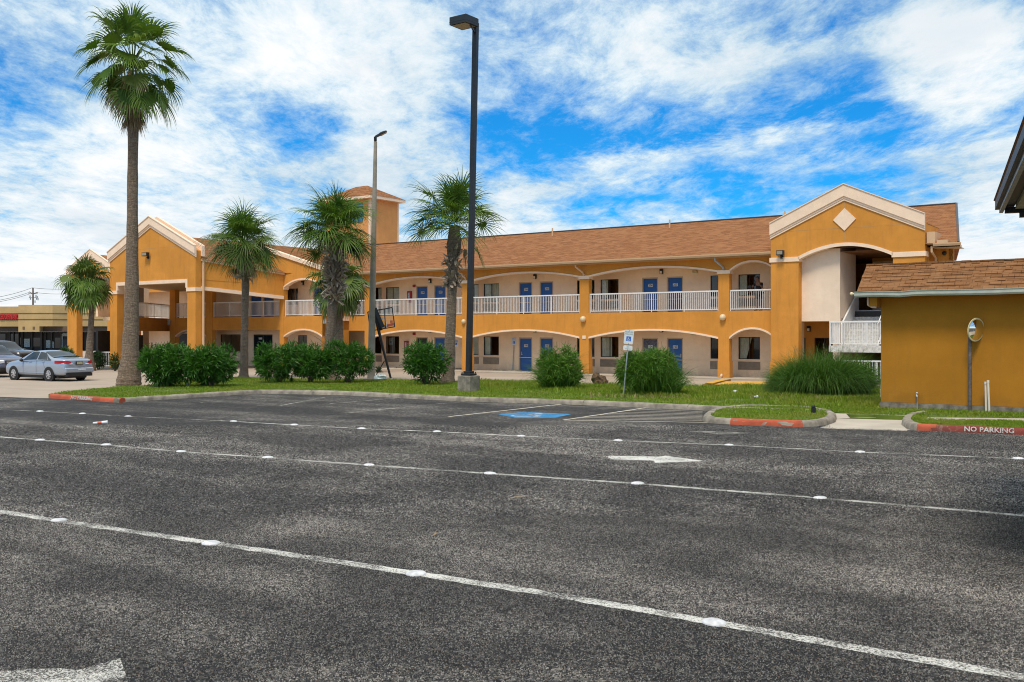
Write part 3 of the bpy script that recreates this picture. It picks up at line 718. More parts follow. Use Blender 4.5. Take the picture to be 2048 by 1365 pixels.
bs = painted('accessible_square', [(996, 829.5), (1050, 824.5), (1143, 829), (1110, 836.5), (1030, 836)], 'bluepaint')

# the coarse stone grain that stands out of the worn asphalt
def grain(name, y0, y1, n, size, hgt, label):
    Yv = np.sqrt(rng.uniform(y0 ** 2, y1 ** 2, n)); X = rng.uniform(-.56, .56, n) * Yv + 0 * Yv
    P = np.stack([X, Yv], 1); keep = inside([(p.x, p.y) for p in lot], X, Yv)
    for line, wd in ((LA, .165), (LB, .135), (LC, .115)):
        W_ = [G(*p) for p in line]
        for a, b_ in zip(W_[:-1], W_[1:]):
            d = np.array([(b_ - a).x, (b_ - a).y]); L = np.hypot(*d); d /= L; r_ = P - np.array([a.x, a.y]); t_ = r_ @ d; e = np.abs(r_ @ np.array([-d[1], d[0]]))
            keep &= ~((t_ > 0) & (t_ < L) & (e < wd * .5) & (rng.uniform(0, 1, n) < .80))
    for ar in ([(1211, 914), (1225, 912.5), (1318, 914.2), (1330, 912), (1409, 923), (1310, 926.5), (1308, 922), (1225, 919.5)],):
        keep &= ~(inside([G(*p) for p in ar], X, Yv) & (rng.uniform(0, 1, n) < .78))
    X, Yv = X[keep], Yv[keep]; n = len(X)
    a = rng.uniform(0, 2 * np.pi, n); s_ = size * rng.uniform(.5, 1.3, n); h_ = hgt * rng.uniform(.4, 1.3, n); V_ = []
    for k in range(3): V_.append(np.stack([X + np.cos(a + k * 2.094) * s_ * .5, Yv + np.sin(a + k * 2.094) * s_ * .5, np.full(n, -.001)], 1))
    V_.append(np.stack([X + rng.uniform(-.2, .2, n) * s_, Yv + rng.uniform(-.2, .2, n) * s_, h_], 1))
    V_ = np.stack(V_, 1).reshape(-1, 3); i_ = np.arange(n)[:, None] * 4
    F = np.concatenate([i_ + np.array([[0, 1, 3]]), i_ + np.array([[1, 2, 3]]), i_ + np.array([[2, 0, 3]])], 0)
    o = np_mesh(name, V_, F, 'stones'); o['kind'] = 'stuff'; o['label'] = label
grain('gravel', 6.0, 12.5, 230000, .017, .0085, 'coarse stone grain standing out of the worn asphalt near the camera')
grain('gravel', 12.5, 25.0, 190000, .028, .013, 'coarse stone grain standing out of the worn asphalt further off')
# wheelchair emblem: head, back, seat, leg and wheel as one flat outline set in the xy plane, 1 unit tall
def wheelchair(mb, mtx, th=.07):
    def tr(x, y): return mtx @ Vector((x, y, 0))
    def poly(pts): mb.add([tr(*p) for p in pts], [tuple(range(len(pts)))])
    poly([(-.12 + .09 * math.cos(a * math.pi / 6), .90 + .09 * math.sin(a * math.pi / 6)) for a in range(12)])
    def seg(a, b, w_):
        a, b = Vector(a), Vector(b); d = (b - a).normalized(); n_ = Vector((-d.y, d.x)) * w_ / 2
        poly([a + n_, a - n_, b - n_, b + n_])
    seg((-.12, .78), (-.06, .42), .10); seg((-.10, .60), (.16, .60), .07); seg((-.08, .44), (.20, .44), .09); seg((.18, .47), (.30, .12), .08); seg((.27, .13), (.40, .17), .07)
    for k in range(18):
        a0 = R(120 + k * 13.5); a1 = R(120 + (k + 1) * 13.5)
        poly([(-.06 + r_ * math.cos(t_), .27 + r_ * math.sin(t_)) for r_, t_ in ((.29, a0), (.22, a0), (.22, a1), (.29, a1))])
mb = MB(); c = G(1070, 831)
mm = Matrix.Translation(c + Vector((0, 0, .009))) @ Matrix.Rotation(-ALPHA + R(0), 4, 'Z') @ Matrix.Scale(1.35, 4) @ Matrix.Translation((-.05, -.5, 0))
wheelchair(mb, mm); o = mb.build('emblem', 'line'); o.parent = bs

# raised markers glued on the lane lines
def marker_proto():
    mb = MB(); prof = [(.100, -.002), (.100, .006), (.092, .014), (.070, .022), (.040, .027), (.0, .029)]
    mb.loft([[(r_ * math.cos(2 * math.pi * k / 20), r_ * math.sin(2 * math.pi * k / 20), h_) for k in range(20)] for r_, h_ in prof], True, False)
    o = mb.build('pavement_marker', 'marker', smooth='all'); return o
mk = None
ORD = ['leftmost', 'second', 'third', 'fourth', 'fifth', 'sixth', 'seventh', 'eighth', 'ninth', 'tenth', 'eleventh', 'twelfth']
rows = (('on the lane line nearest the camera', [(118, 1042), (422, 1088), (832, 1149), (1428, 1247)]),
        ('on the middle lane line', [(80, 881), (212, 890.5), (362, 904), (535, 916), (738, 931), (980, 948), (1275, 968), (1640, 997)]),
        ('on the lane line nearest the kerb', [(80, 823.5), (165, 828), (256, 833.5), (467, 843.5), (588, 850.5), (723, 858), (874, 864), (1042, 873), (1236, 882), (1458, 891), (1720, 905), (2036, 918)]))
for where, pts in rows:
    for i, p in enumerate(pts):
        o = marker_proto() if mk is None else mk.copy()
        if mk is None: mk = o
        else: COL.objects.link(o)
        o.location = G(*p) + Vector((0, 0, .004)); o.rotation_euler = (R(random.uniform(-2, 2)), R(random.uniform(-2, 2)), random.uniform(0, 6)); s_ = random.uniform(.92, 1.04); o.scale = (s_, s_, s_)
        place = 'leftmost' if i == 0 else ('rightmost' if i == len(pts) - 1 else ORD[i] + ' from the left')
        tag(o, 'round white pavement marker, %s %s' % (place, where), 'pavement marker', 'round white markers along the lane lines')
# litter on the asphalt
c = thing('paper_cup', 'flattened white paper cup with red print lying on the asphalt', 'litter', G(202, 849), R(12))
mb = MB(); mb.tube([(-.19, 0, .03), (.16, 0, .05)], [.028, .046], 12); mb.build('cup', 'litter', c, smooth=True)
mb = MB(); mb.tube([(-.08, 0, .037), (.02, 0, .0425)], [.0362, .0425], 12, False); mb.build('print', 'litterred', c, smooth=True)
def palm_scrap(px, py, sz, label, rot):
    mb = MB()
    for k in range(6):
        a = R(rot + random.uniform(-16, 16)); l_ = sz * random.uniform(.6, 1.1); d = Vector((math.cos(a), math.sin(a), 0)); n_ = Vector((-d.y, d.x, 0)) * .008
        s0 = Vector((random.uniform(-.02, .02), random.uniform(-.02, .02), .012)); mb.add([s0 - n_, s0 + n_, s0 + d * l_ * .6 + n_ + Vector((0, 0, .02)), s0 + d * l_ + Vector((0, 0, .006)), s0 + d * l_ * .6 - n_ + Vector((0, 0, .02))], [(0, 1, 2, 3, 4)])
    tag(mb.build('dry_leaf', 'dead', loc=G(px, py)), label, 'leaf')
palm_scrap(1022, 998, .34, 'dry brown palm leaf scrap on the asphalt between the two lane lines', 20)
palm_scrap(868, 1073, .08, 'tiny brown leaf scrap lying above the nearest lane line', 60)
# tufts of weed in the asphalt and small wrappers in the grass
for i, (px, py, lb) in enumerate(((1470, 786, 'white wrapper in the grass right of the leaning sign bush'), (1512, 797, 'pale crumpled wrapper in the grass near the tall grass mound'), (375, 771, 'crumpled pale paper under the big oleander by the tall palm'))):
    mb = MB(); mb.sphere((0, 0, .05), .075, 7, 5, 1.2, .8, .5)
    for j, v_ in enumerate(mb.v): mb.v[j] = tuple(x + random.uniform(-.03, .03) for x in v_)
    tag(mb.build('wrapper', 'litter', loc=G(px, py, KB)), lb, 'litter')

# ------------------------------------------------------------------ the motel (own axes: x along its front, y into it, z up)
motel = thing('motel', 'long two storey orange stucco motel with blue doors, white balcony railings, brown roof', 'motel', P0, -ALPHA)
FL = 3.46; WY = 1.6; EAVE = 6.34; RIDGE_Y = 7.5; PITCH = .333; SOF = 6.16
def part(mb, name, mat, parent=None, smooth=False, label=None):
    o = mb.build(name, mat, parent or motel, smooth)
    if label: o['label'] = label
    return o
def wall_holes(mb, x0, x1, z0, z1, y, th, holes):
    xs = sorted({x0, x1} | {h[0] for h in holes} | {h[1] for h in holes}); zs = sorted({z0, z1} | {h[2] for h in holes} | {h[3] for h in holes})
    xs = [x for x in xs if x0 <= x <= x1]; zs = [z for z in zs if z0 <= z <= z1]
    for i in range(len(xs) - 1):
        for j in range(len(zs) - 1):
            cx, cz = (xs[i] + xs[i + 1]) / 2, (zs[j] + zs[j + 1]) / 2
            if any(h[0] < cx < h[1] and h[2] < cz < h[3] for h in holes): continue
            mb.quad((xs[i], y, zs[j]), (xs[i + 1], y, zs[j]), (xs[i + 1], y, zs[j + 1]), (xs[i], y, zs[j + 1]))
    for a, b_, c, d in holes:                     # reveals
        mb.quad((a, y, c), (a, y + th, c), (a, y + th, d), (a, y, d)); mb.quad((b_, y, c), (b_, y, d), (b_, y + th, d), (b_, y + th, c))
        mb.quad((a, y, d), (a, y + th, d), (b_, y + th, d), (b_, y, d)); mb.quad((a, y, c), (b_, y, c), (b_, y + th, c), (a, y + th, c))
def curtain_mesh(x0, x1, z0, z1, y, amp=.03, flare=0.0):
    mb = MB(); n = max(8, int((x1 - x0) / .035)); L = []
    for j in range(5):
        t_ = j / 4; row = []
        for i in range(n + 1):
            q_ = i / n; k = 1 - flare * (1 - t_) * .5
            x = x0 + (x1 - x0) * q_ * (k if flare else 1)
            row.append((x, y + amp * math.sin(i * 1.9 + .5 * math.sin(j + i)), z0 + (z1 - z0) * t_))
        L.append(row)
    return mb.loft(L, False)
def window(x0, x1, z0, z1, y, cur=None, parent=None, bars=1, label=None, par=None):
    f = MB(); t_ = .035
    f.box(x0, x0 + t_, y + .03, y + .10, z0, z1); f.box(x1 - t_, x1, y + .03, y + .10, z0, z1); f.box(x0 + t_, x1 - t_, y + .03, y + .10, z1 - t_, z1); f.box(x0 + t_, x1 - t_, y + .03, y + .10, z0, z0 + t_)
    for k in range(bars):
        xm = x0 + (x1 - x0) * (k + 1) / (bars + 1); f.box(xm - .014, xm + .014, y + .045, y + .09, z0 + t_, z1 - t_)
    fo = part(f, 'window', 'frame', parent)
    g_ = MB(); g_.quad((x0 + t_, y + .06, z0 + t_), (x1 - t_, y + .06, z0 + t_), (x1 - t_, y + .06, z1 - t_), (x0 + t_, y + .06, z1 - t_)); part(g_, 'pane', 'glass', fo)
    wd = x1 - x0
    if cur: 
        rngs = {'l': [(x0, x0 + wd * .38)], 'r': [(x1 - wd * .35, x1)], 'f': [(x0, x1)], 'b': [(x0, x0 + wd * .3), (x1 - wd * .22, x1)], 'p': [(x0, x0 + wd * .62)]}[cur[0]]
        for a, b_ in rngs: part(curtain_mesh(a + .02, b_ - .02, z0 + .0, z1, y + .115, .022, .9 if len(cur) > 1 else 0.0), 'curtain', 'curtain', fo, 'all')
    if label: fo['label'] = label
    return fo
def aircon(x0, x1, z0, z1, y, parent=None):
    mb = MB(); mb.box(x0, x1, y - .02, y + .02, z0, z1)
    n = 9
    for k in range(n):
        zz = z0 + .03 + (z1 - z0 - .06) * k / (n - 1); mb.box(x0 + .03, x1 - .03, y - .038, y - .02, zz - .010, zz + .010)
    part(mb, 'air_conditioner', 'grille', parent)
def door(x0, x1, z0, z1, y, num=None, mat='blue', parent=None, hs=1, label=None, handle=True):
    mb = MB(); f = .07
    mb.box(x0, x0 + f, y - .015, y + .08, z0, z1); mb.box(x1 - f, x1, y - .015, y + .08, z0, z1); mb.box(x0 + f, x1 - f, y - .015, y + .08, z1 - f, z1)
    d = MB(); d.box(x0 + f, x1 - f, y + .05, y + .095, z0, z1 - f)
    do = part(d, 'door', mat, parent)
    part(mb, 'door_frame', 'doorframe', do)
    if handle:
        h = MB(); hx = x0 + f + .09 if hs > 0 else x1 - f - .09
        h.box(hx - .03, hx + .03, y + .028, y + .05, z0 + .95, z0 + 1.15); h.bar((hx, y + .01, z0 + 1.0), (hx + hs * .11, y + .01, z0 + 1.0), .02, .02); part(h, 'handle', 'steel', do)
    if num:
        xc = (x0 + x1) / 2; zc = z0 + 1.52
        p_ = MB(); p_.bevbox(xc - .145, xc + .145, y + .034, y + .049, zc - .085, zc + .085, .01); part(p_, 'number_plate', 'signwhite', do)
        text_obj('lettering', num, .17, 'textdark', do, Matrix.Translation((xc, y + .031, zc)) @ FRONT, .003, .004)
    if label: do['label'] = label
    return do
def wall_lamp(x, y, z, parent=None):
    mb = MB(); mb.bevbox(x - .085, x + .085, y - .15, y - .005, z - .14, z + .14, .012); lo = part(mb, 'wall_lamp', 'black', parent)
    g_ = MB(); g_.box(x - .06, x + .06, y - .158, y - .152, z - .12, z + .02); part(g_, 'diffuser', 'lampglass', lo)
def railing(pts, z0, z1, parent=None, mat='white', post=1.75, gap=.112, name='railing'):
    mb = MB(); P = [Vector((p[0], p[1], 0)) for p in pts]
    for a, b_ in zip(P[:-1], P[1:]):
        L = (b_ - a).length; d = (b_ - a).normalized()
        A, B = Vector((a.x, a.y, 0)), Vector((b_.x, b_.y, 0))
        mb.bar(A + Vector((0, 0, z1)), B + Vector((0, 0, z1)), .06, .07); mb.bar(A + Vector((0, 0, z0 + .10)), B + Vector((0, 0, z0 + .10)), .04, .04)
        n = max(1, int(L / gap)); np_ = max(1, round(L / post))
        for k in range(1, n):
            p = A + d * (L * k / n); mb.bar(p + Vector((0, 0, z0 + .12)), p + Vector((0, 0, z1 - .035)), .022, .022, (0, 1, 0))
        for k in range(np_ + 1):
            p = A + d * (.02 + (L - .04) * k / np_); mb.bar(p + Vector((0, 0, z0 + .0)), p + Vector((0, 0, z1 - .035)), .045, .045, (0, 1, 0))
    return part(mb, name, mat, parent)
def arch_z(t_, zs, zc, p=2.0): return zs + (zc - zs) * (1 - abs(2 * t_ - 1) ** p)
def arch_wall(mb, x0, x1, y0, y1, zs, zc, zt, p=2.0, n=28):
    T = [i / n for i in range(n + 1)]
    X = [x0 + (x1 - x0) * t_ for t_ in T]; A = [arch_z(t_, zs, zc, p) for t_ in T]
    zt_ = zt if callable(zt) else (lambda x: zt)
    mb.loft([[(X[i], y0, A[i]), (X[i], y0, zt_(X[i])), (X[i], y1, zt_(X[i])), (X[i], y1, A[i])] for i in range(n + 1)], True, True)
def arch_trim(x0, x1, y0, y1, zs, zc, th, p=2.0, n=28, parent=None, name='arch_trim'):
    mb = MB(); T = [i / n for i in range(n + 1)]; R_ = []
    for t_ in T:
        x = x0 + (x1 - x0) * t_; z = arch_z(t_, zs, zc, p); R_.append([(x, y0, z - th), (x, y0, z), (x, y1, z), (x, y1, z - th)])
    return part(mb.loft(R_, True, True), name, 'cream', parent, True)

PIL = [-16.6, -8.4, 0.0, 8.35]; PW = .30
TS0 = S(1541.5, -.65); TS1 = S(1849.5, -.65); TSA = S(1597, -.65); TSB = S(1786, -.65)
bays = [(PIL[0] + PW, PIL[1] - PW), (PIL[1] + PW, PIL[2] - PW), (PIL[2] + PW, PIL[3] - PW), (PIL[3] + PW, TS0)]
holes = []; wins = []; doors_ = []; acs = []
s_w1a, s_w1b = S(1201, WY), S(1237, WY); wwid = s_w1b - s_w1a
off_w2 = S(1189, WY) - s_w1a                       # right edge of the window behind the pillar, from the first window
d1, d2 = (S(1284, WY), S(1316, WY)), (S(1333.5, WY), S(1366, WY))
lamp_s = S(1324, WY)
CUR_U = ['f', 'f', 'l', 'l']; CUR_L = [None, 'l', 'p', 'p+']
NUM_U = [('208', '207'), ('206', '205'), ('204', '203')]; NUM_L = [('108', '107'), ('106', '105'), ('104', '103')]
for b, dx in enumerate((-16.6, -8.4, 0.0, 8.35)):
    for fl in (0, 1):
        zb, zt = ((.97, 2.13), (4.28, 5.40))[fl]
        for k, (a, c) in enumerate(((s_w1a + dx, s_w1b + dx), (s_w1a + off_w2 - wwid + dx, s_w1a + off_w2 + dx))):
            holes.append((a, c, zb, zt)); wins.append((a, c, zb, zt, b, fl, k))
            acs.append((a - .02, c + .02, zb - .55, zb - .13, fl))
        if b < 3:
            for k, (a, c) in enumerate((d1, d2)):
                z0_ = (.06, FL)[fl]; z1_ = (2.08, 5.42)[fl]; holes.append((a + dx, c + dx, z0_, z1_)); doors_.append((a + dx, c + dx, z0_, z1_, b, fl, k))
# back walls of the two walkways
mb = MB(); wall_holes(mb, -18.3, TSA + 1.0, FL, SOF, WY, .16, [h for h in holes if h[2] > 3]); part(mb, 'upper_wall', 'pinkwall')
mb = MB(); wall_holes(mb, -18.3, TSA - .5, 0.0, 3.16, WY, .16, [h for h in holes if h[2] < 3]); part(mb, 'lower_wall', 'pinkwall')
mb = MB(); mb.box(-18.3, TSA + 1.0, WY - .025, WY - .002, 4.18, 4.205); mb.box(-18.3, TSA - .5, WY - .03, WY - .002, .86, .885); part(mb, 'wall_band', 'pinkwall')
for a, c, z0_, z1_, b, fl, k in wins:
    if fl: cu = {(0, 0): 'f', (1, 0): 'f', (2, 0): 'l', (3, 0): 'l', (2, 1): None, (3, 1): None}.get((b, k), 'r')
    else: cu = {(0, 0): None, (1, 0): 'l', (2, 0): 'p', (3, 0): 'p+', (1, 1): 'f', (3, 1): None}.get((b, k), None)
    window(a, c, z0_, z1_, WY, cu)
for a, c, z0_, z1_, fl in acs: aircon(a, c, z0_, z1_, WY)
for a, c, z0_, z1_, b, fl, k in doors_:
    num = (NUM_L, NUM_U)[fl][b][k]; mt = 'blue'; lb = None
    if fl == 0 and b == 2 and k == 0: mt = 'bluedark'; lb = 'weathered grey blue door with peeling paint'
    if fl == 0 and b == 0 and k == 0: mt = 'dark'; lb = 'dark doorway with a black panel for its unlit inside'  # black slab stands in for the darkness of the open doorway
    if fl == 0 and b == 0 and k == 0: num = None
    door(a, c, z0_, z1_, WY + .03, num, mt, None, 1 if k == 0 else -1, lb)
for b, dx in enumerate((-16.6, -8.4, 0.0)):
    for z in (2.52, 5.72): wall_lamp(lamp_s + dx, WY, z)
# fire cabinets, alarms and exit lights
for fl, zz in ((1, 4.72), (0, 1.45)):
    x = S((820, 814)[1 - fl] if fl == 0 else 820.5, WY); mb = MB(); mb.bevbox(x - .16, x + .16, WY - .14, WY - .004, zz - .38, zz + .38, .012); fo = part(mb, 'fire_cabinet', 'red')
    mb = MB(); mb.box(x - .07, x + .07, WY - .147, WY - .142, zz - .2, zz + .28); part(mb, 'cabinet_window', 'poster', fo)
    x = S(829, WY); mb = MB(); mb.bevbox(x - .10, x + .10, WY - .09, WY - .004, (5.42, 2.28)[1 - fl] - .07, (5.42, 2.28)[1 - fl] + .09, .01); part(mb, 'fire_alarm', 'red')
for px_e, py_e in ((1391, 544.5), (1388, 669)):
    x = S(px_e, WY); z = Z(px_e, py_e, WY); mb = MB(); mb.bevbox(x - .14, x + .14, WY - .08, WY - .004, z - .05, z + .06, .01); mb.sphere((x - .1, WY - .11, z + .02), .06); mb.sphere((x + .1, WY - .11, z + .02), .06); part(mb, 'exit_light', 'soffitpale')
# slabs, ceilings, rooms behind the glass coloured near black to stand for their shade
mb = MB(); mb.box(-18.3, TS0 + .1, .30, WY, 3.16, FL - .004); part(mb, 'walkway_floor', 'pinkwall')
mb = MB(); mb.box(-18.3, TS0 + .1, .302, WY, SOF - .10, SOF); part(mb, 'walkway_ceiling', 'palewall')
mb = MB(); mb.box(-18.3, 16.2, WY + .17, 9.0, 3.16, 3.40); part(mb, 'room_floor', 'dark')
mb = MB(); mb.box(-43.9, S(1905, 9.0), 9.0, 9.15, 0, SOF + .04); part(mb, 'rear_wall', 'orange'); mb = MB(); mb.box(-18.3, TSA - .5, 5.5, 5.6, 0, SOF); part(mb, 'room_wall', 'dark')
mb = MB(); mb.prism([(S(1907, .4) - .2, .4), (S(1907, .4), .4), (S(1906, 9.0), 9.0), (S(1906, 9.0) - .2, 9.0)], 'z', 0, SOF + .04); part(mb, 'end_wall', 'orange')
mb = MB(); mb.box(-18.3, TS0 + .1, -.55, WY, 0, .05); part(mb, 'sidewalk', 'path')
# pillars, beams, arches
for s_ in PIL:
    mb = MB(); mb.box(s_ - PW, s_ + PW, 0, .36, .05, 6.2); mb.box(s_ - PW - .025, s_ + PW + .025, -.025, .385, .05, .90); part(mb, 'pillar', 'orange')
    mb = MB(); mb.box(s_ - PW - .045, s_ + PW + .045, -.045, .405, 5.37, 5.555); part(mb, 'capital', 'cream')
for i, (a, c) in enumerate(bays):
    p = 2.0 if i < 3 else 2.2
    mb = MB(); arch_wall(mb, a, c, .002, .30, 2.13, 2.56 if i < 3 else 2.62, FL, p); part(mb, 'spandrel', 'orange')
    arch_trim(a, c, -.035, .305, 2.13, 2.56 if i < 3 else 2.62, .095, p)
    mb = MB(); arch_wall(mb, a, c, .002, .30, 5.555, 5.93 if i < 3 else 6.0, 6.2, p); part(mb, 'beam', 'orange')
    arch_trim(a, c, -.035, .305, 5.555, 5.93 if i < 3 else 6.0, .095, p)
    railing([(a + .02, .10), (c - .02, .10)], FL, 4.50)
for s_, z in ((0.0, 3.12), (8.35, 3.14)):
    mb = MB(); mb.sphere((s_ - .02, -.08, z), .17); part(mb, 'globe_lamp', 'globe', smooth='all')
mb = MB(); mb.sphere((-8.55, -.06, 3.05), .14); part(mb, 'globe_lamp', 'globe', smooth='all')
mb = MB(); mb.box(-.10, .12, -.03, 0, 2.02, 2.20); part(mb, 'notice_plate', 'cream')
# roof
RZ = EAVE + PITCH * (RIDGE_Y + .6); ex = S(1917, -.6); rx = S(1913, RIDGE_Y); bx_ = S(1911, 9.2)
mb = MB()
e0, e1 = -51.0, ex; bz = RZ - .55
mb.quad((-18.6, -.6, EAVE), (e1, -.6, EAVE), (rx, RIDGE_Y, RZ), (-18.6, RIDGE_Y, RZ)); mb.quad((e0, 0.6, EAVE + PITCH * 1.2), (-18.6, 0.6, EAVE + PITCH * 1.2), (-18.6, RIDGE_Y, RZ), (e0, RIDGE_Y, RZ)); mb.quad((e0, 9.4, bz), (bx_, 9.4, bz), (rx, RIDGE_Y, RZ), (e0, RIDGE_Y, RZ))
mb.add([(e1, -.6, EAVE), (bx_, 9.4, bz), (rx, RIDGE_Y, RZ)], [(0, 1, 2)]); mb.add([(e0, 0, EAVE), (e0, 9.4, bz), (e0, RIDGE_Y, RZ)], [(0, 1, 2)])
mb.quad((e0, -.2, SOF + .05), (e1, -.2, SOF + .05), (bx_, 9.4, SOF + .05), (e0, 9.4, SOF + .05)); mb.add([(e1, -.6, EAVE), (e1, -.2, SOF + .05), (bx_, 9.4, SOF + .05), (bx_, 9.4, bz)], [(0, 1, 2, 3)])
roof = part(mb, 'roof', 'roof')
mb = MB(); mb.bar((-29, RIDGE_Y, RZ + .015), (rx, RIDGE_Y, RZ + .015), .22, .06); mb.bar((e1, -.6, EAVE + .02), (rx, RIDGE_Y, RZ + .02), .10, .05); part(mb, 'ridge_cap', 'navybrown', roof)
for s_ in (-6.3, 2.1, 9.2): mb = MB(); mb.cyl((s_, 6.4, RZ - .5), .05, .62, 8); part(mb, 'vent_pipe', 'gutter', roof)
def gutter(a, b_, name='gutter', mat='gutter'):
    mb = MB(); A, B = Vector(a), Vector(b_); d = (B - A).normalized(); n_ = Vector((d.y, -d.x, 0))
    prof = [(0, 0), (.02, -.13), (.10, -.14), (.14, -.05), (.145, .0), (.13, .0), (.12, -.05), (.03, -.10), (.03, 0)]
    mb.loft([[p + n_ * o_ + Vector((0, 0, h_)) for o_, h_ in prof] for p in (A, B)], True, True); return part(mb, name, mat)
gutter((-18.6, -.56, EAVE), (TS0 - .005, -.56, EAVE)); gutter((TS1 + .35, -.56, EAVE), (ex + .1, -.56, EAVE))
mb = MB(); mb.box(-18.6, TS0, -.55, -.53, EAVE - .18, EAVE - .01); mb.box(-18.6, TS0, -.53, .30, EAVE - .19, EAVE - .17); mb.box(TS1 + .3, ex, -.55, .6, EAVE - .20, EAVE - .18); part(mb, 'soffit', 'soffit')
def elbow(s_, mat='gutter'):
    mb = MB(); mb.tube([(s_ - .28, -.46, EAVE - .12), (s_ - .28, -.46, EAVE - .30), (s_ - .02, -.10, EAVE - .62), (s_ + .02, -.05, EAVE - .76)], .055, 8); part(mb, 'downspout', mat)
elbow(0.0); elbow(8.35, 'steel'); elbow(-8.4)
for s_ in (0.0, 8.35): mb = MB(); mb.tube([(s_ - .1, -.03, .22), (s_ - .1, -.10, .12), (s_ - .1, -.25, .08)], .07, 8); part(mb, 'drain_spout', 'gutter')

# stair tower, built once at the right end and again at the left end
def gable(x0, x1, y, zb, ends, peak, parent_name='gable_wall', thick=.34, wallmat='orange', trimh=.52, inner=None, openx=None, steps=3):
    pass
def tower(x0, x1, xa, xb, y, z_s, z_c, band0, band1, z_el, z_er, z_pk, trim_h):
    xm = (x0 + x1) / 2
    top = lambda x: (z_el + (z_pk - z_el) * (x - x0) / (xm - x0)) if x < xm else (z_pk + (z_er - z_pk) * (x - xm) / (x1 - xm))
    th = .34
    for a, c in ((x0, xa), (xb, x1)):
        mb = MB(); mb.box(a, c, y, y + th + .2, 0.05, band0 - .002); mb.box(a - .025, c + .025, y - .025, y + th + .2, 0.05, .90); part(mb, 'pillar', 'orange')
        mb = MB(); mb.box(a - .05, c + .05, y - .05, y + th + .22, band0, band1); part(mb, 'capital', 'cream')
    mb = MB(); n = 30; R_ = []
    arch_wall(mb, xa, xb, y, y + th, z_s, z_c, lambda x: top(x) - trim_h * .5, 2.0, 40)
    mb.prism([(x0, band1), (xa, band1), (xa, top(xa) - trim_h * .5), (x0, top(x0) - trim_h * .5)], 'y', y, y + th); mb.prism([(xb, band1), (x1, band1), (x1, top(x1) - trim_h * .5), (xb, top(xb) - trim_h * .5)], 'y', y, y + th)
    part(mb, 'gable_wall', 'orange')
    arch_trim(xa + .002, xb - .002, y - .05, y + th + .01, z_s, z_c, .16, 2.0)
    mb = MB()
    for a, c in ((x0, xm), (xm, x1)):
        sgn = -1 if a == x0 else 1
        ov0, ov1 = (a - .02 if a == x0 else a, c + .02 if c == x1 else c)
        for (h0, h1, pr) in ((1.0, .87, .05), (.87, .74, .08), (.74, .05, .13), (.05, 0, .17)):
            mb.prism([(ov0, top(ov0) - trim_h * h0), (ov1, top(ov1) - trim_h * h0), (ov1, top(ov1) - trim_h * h1 - .0), (ov0, top(ov0) - trim_h * h1)], 'y', y - pr, y - .001)
    part(mb, 'gable_trim', 'cream')
    mb = MB(); dz = .45; ye = min(2.6, (top(x0) - dz - EAVE) / PITCH - .6); yp = (z_pk - dz - EAVE) / PITCH - .6
    for a, q_ in ((x0 + .03, 1), (x1 - .03, -1)):
        za, zb_ = top(a) - dz, z_pk - dz
        mb.add([(a, y + .3, za), (xm, y + .3, zb_), (xm, yp, zb_), (a, ye, za)], [(0, 1, 2, 3)])
    part(mb, 'gable_roof', 'roof')
    return top
y = -.65
zl = Z(1541.5, 446.7, y); zr = Z(1849.5, 425, y); zp = Z(1690, 367.4, y)
zl = zr = (zl + zr) / 2
b0, b1 = Z(1568, 524.5, y), Z(1568, 515.2, y); zs_ = Z(1597, 513.5, y); zcr = Z(1694, 485.5, y)
topf = tower(TS0, TS1, TSA, TSB, y, zs_, zcr, b0, b1, zl, zr, zp, .80)
mb = MB(); sc_, zc_ = S(1689, y - .02), Z(1689, 439.5, y); hw = .53; mb.prism([(sc_, zc_ - hw), (sc_ + hw, zc_), (sc_, zc_ + hw), (sc_ - hw, zc_)], 'y', y - .05, y - .001); part(mb, 'diamond_panel', 'cream')
mb = MB(); mb.box(sc_ - .008, sc_ + .008, y - .004, y, zcr + .1, zp - .7)
zj = zc_
mb.box(TS0 + .1, TS1 - .1, y - .004, y, zj - .4, zj - .386); part(mb, 'control_joint', 'soffit')
def floodlight(s_, y_, z_, parent=None, tilt=-.3, wd=.34):
    mb = MB(); mb.box(s_ - .03, s_ + .03, y_ - .14, y_ - .002, z_ - .26, z_ - .18); mb.box(s_ - .07, s_ + .07, y_ - .05, y_ - .001, z_ - .32, z_ - .12)
    mb.box(s_ - wd / 2, s_ + wd / 2, y_ - .34, y_ - .12, z_ - .14, z_ + .10); lo = part(mb, 'floodlight', 'black', parent)
    g_ = MB(); g_.box(s_ - wd / 2 + .03, s_ + wd / 2 - .03, y_ - .352, y_ - .342, z_ - .10, z_ + .07); part(g_, 'floodlight_lens', 'lens', lo)
floodlight(S(1564, y), y, Z(1564, 506, y))
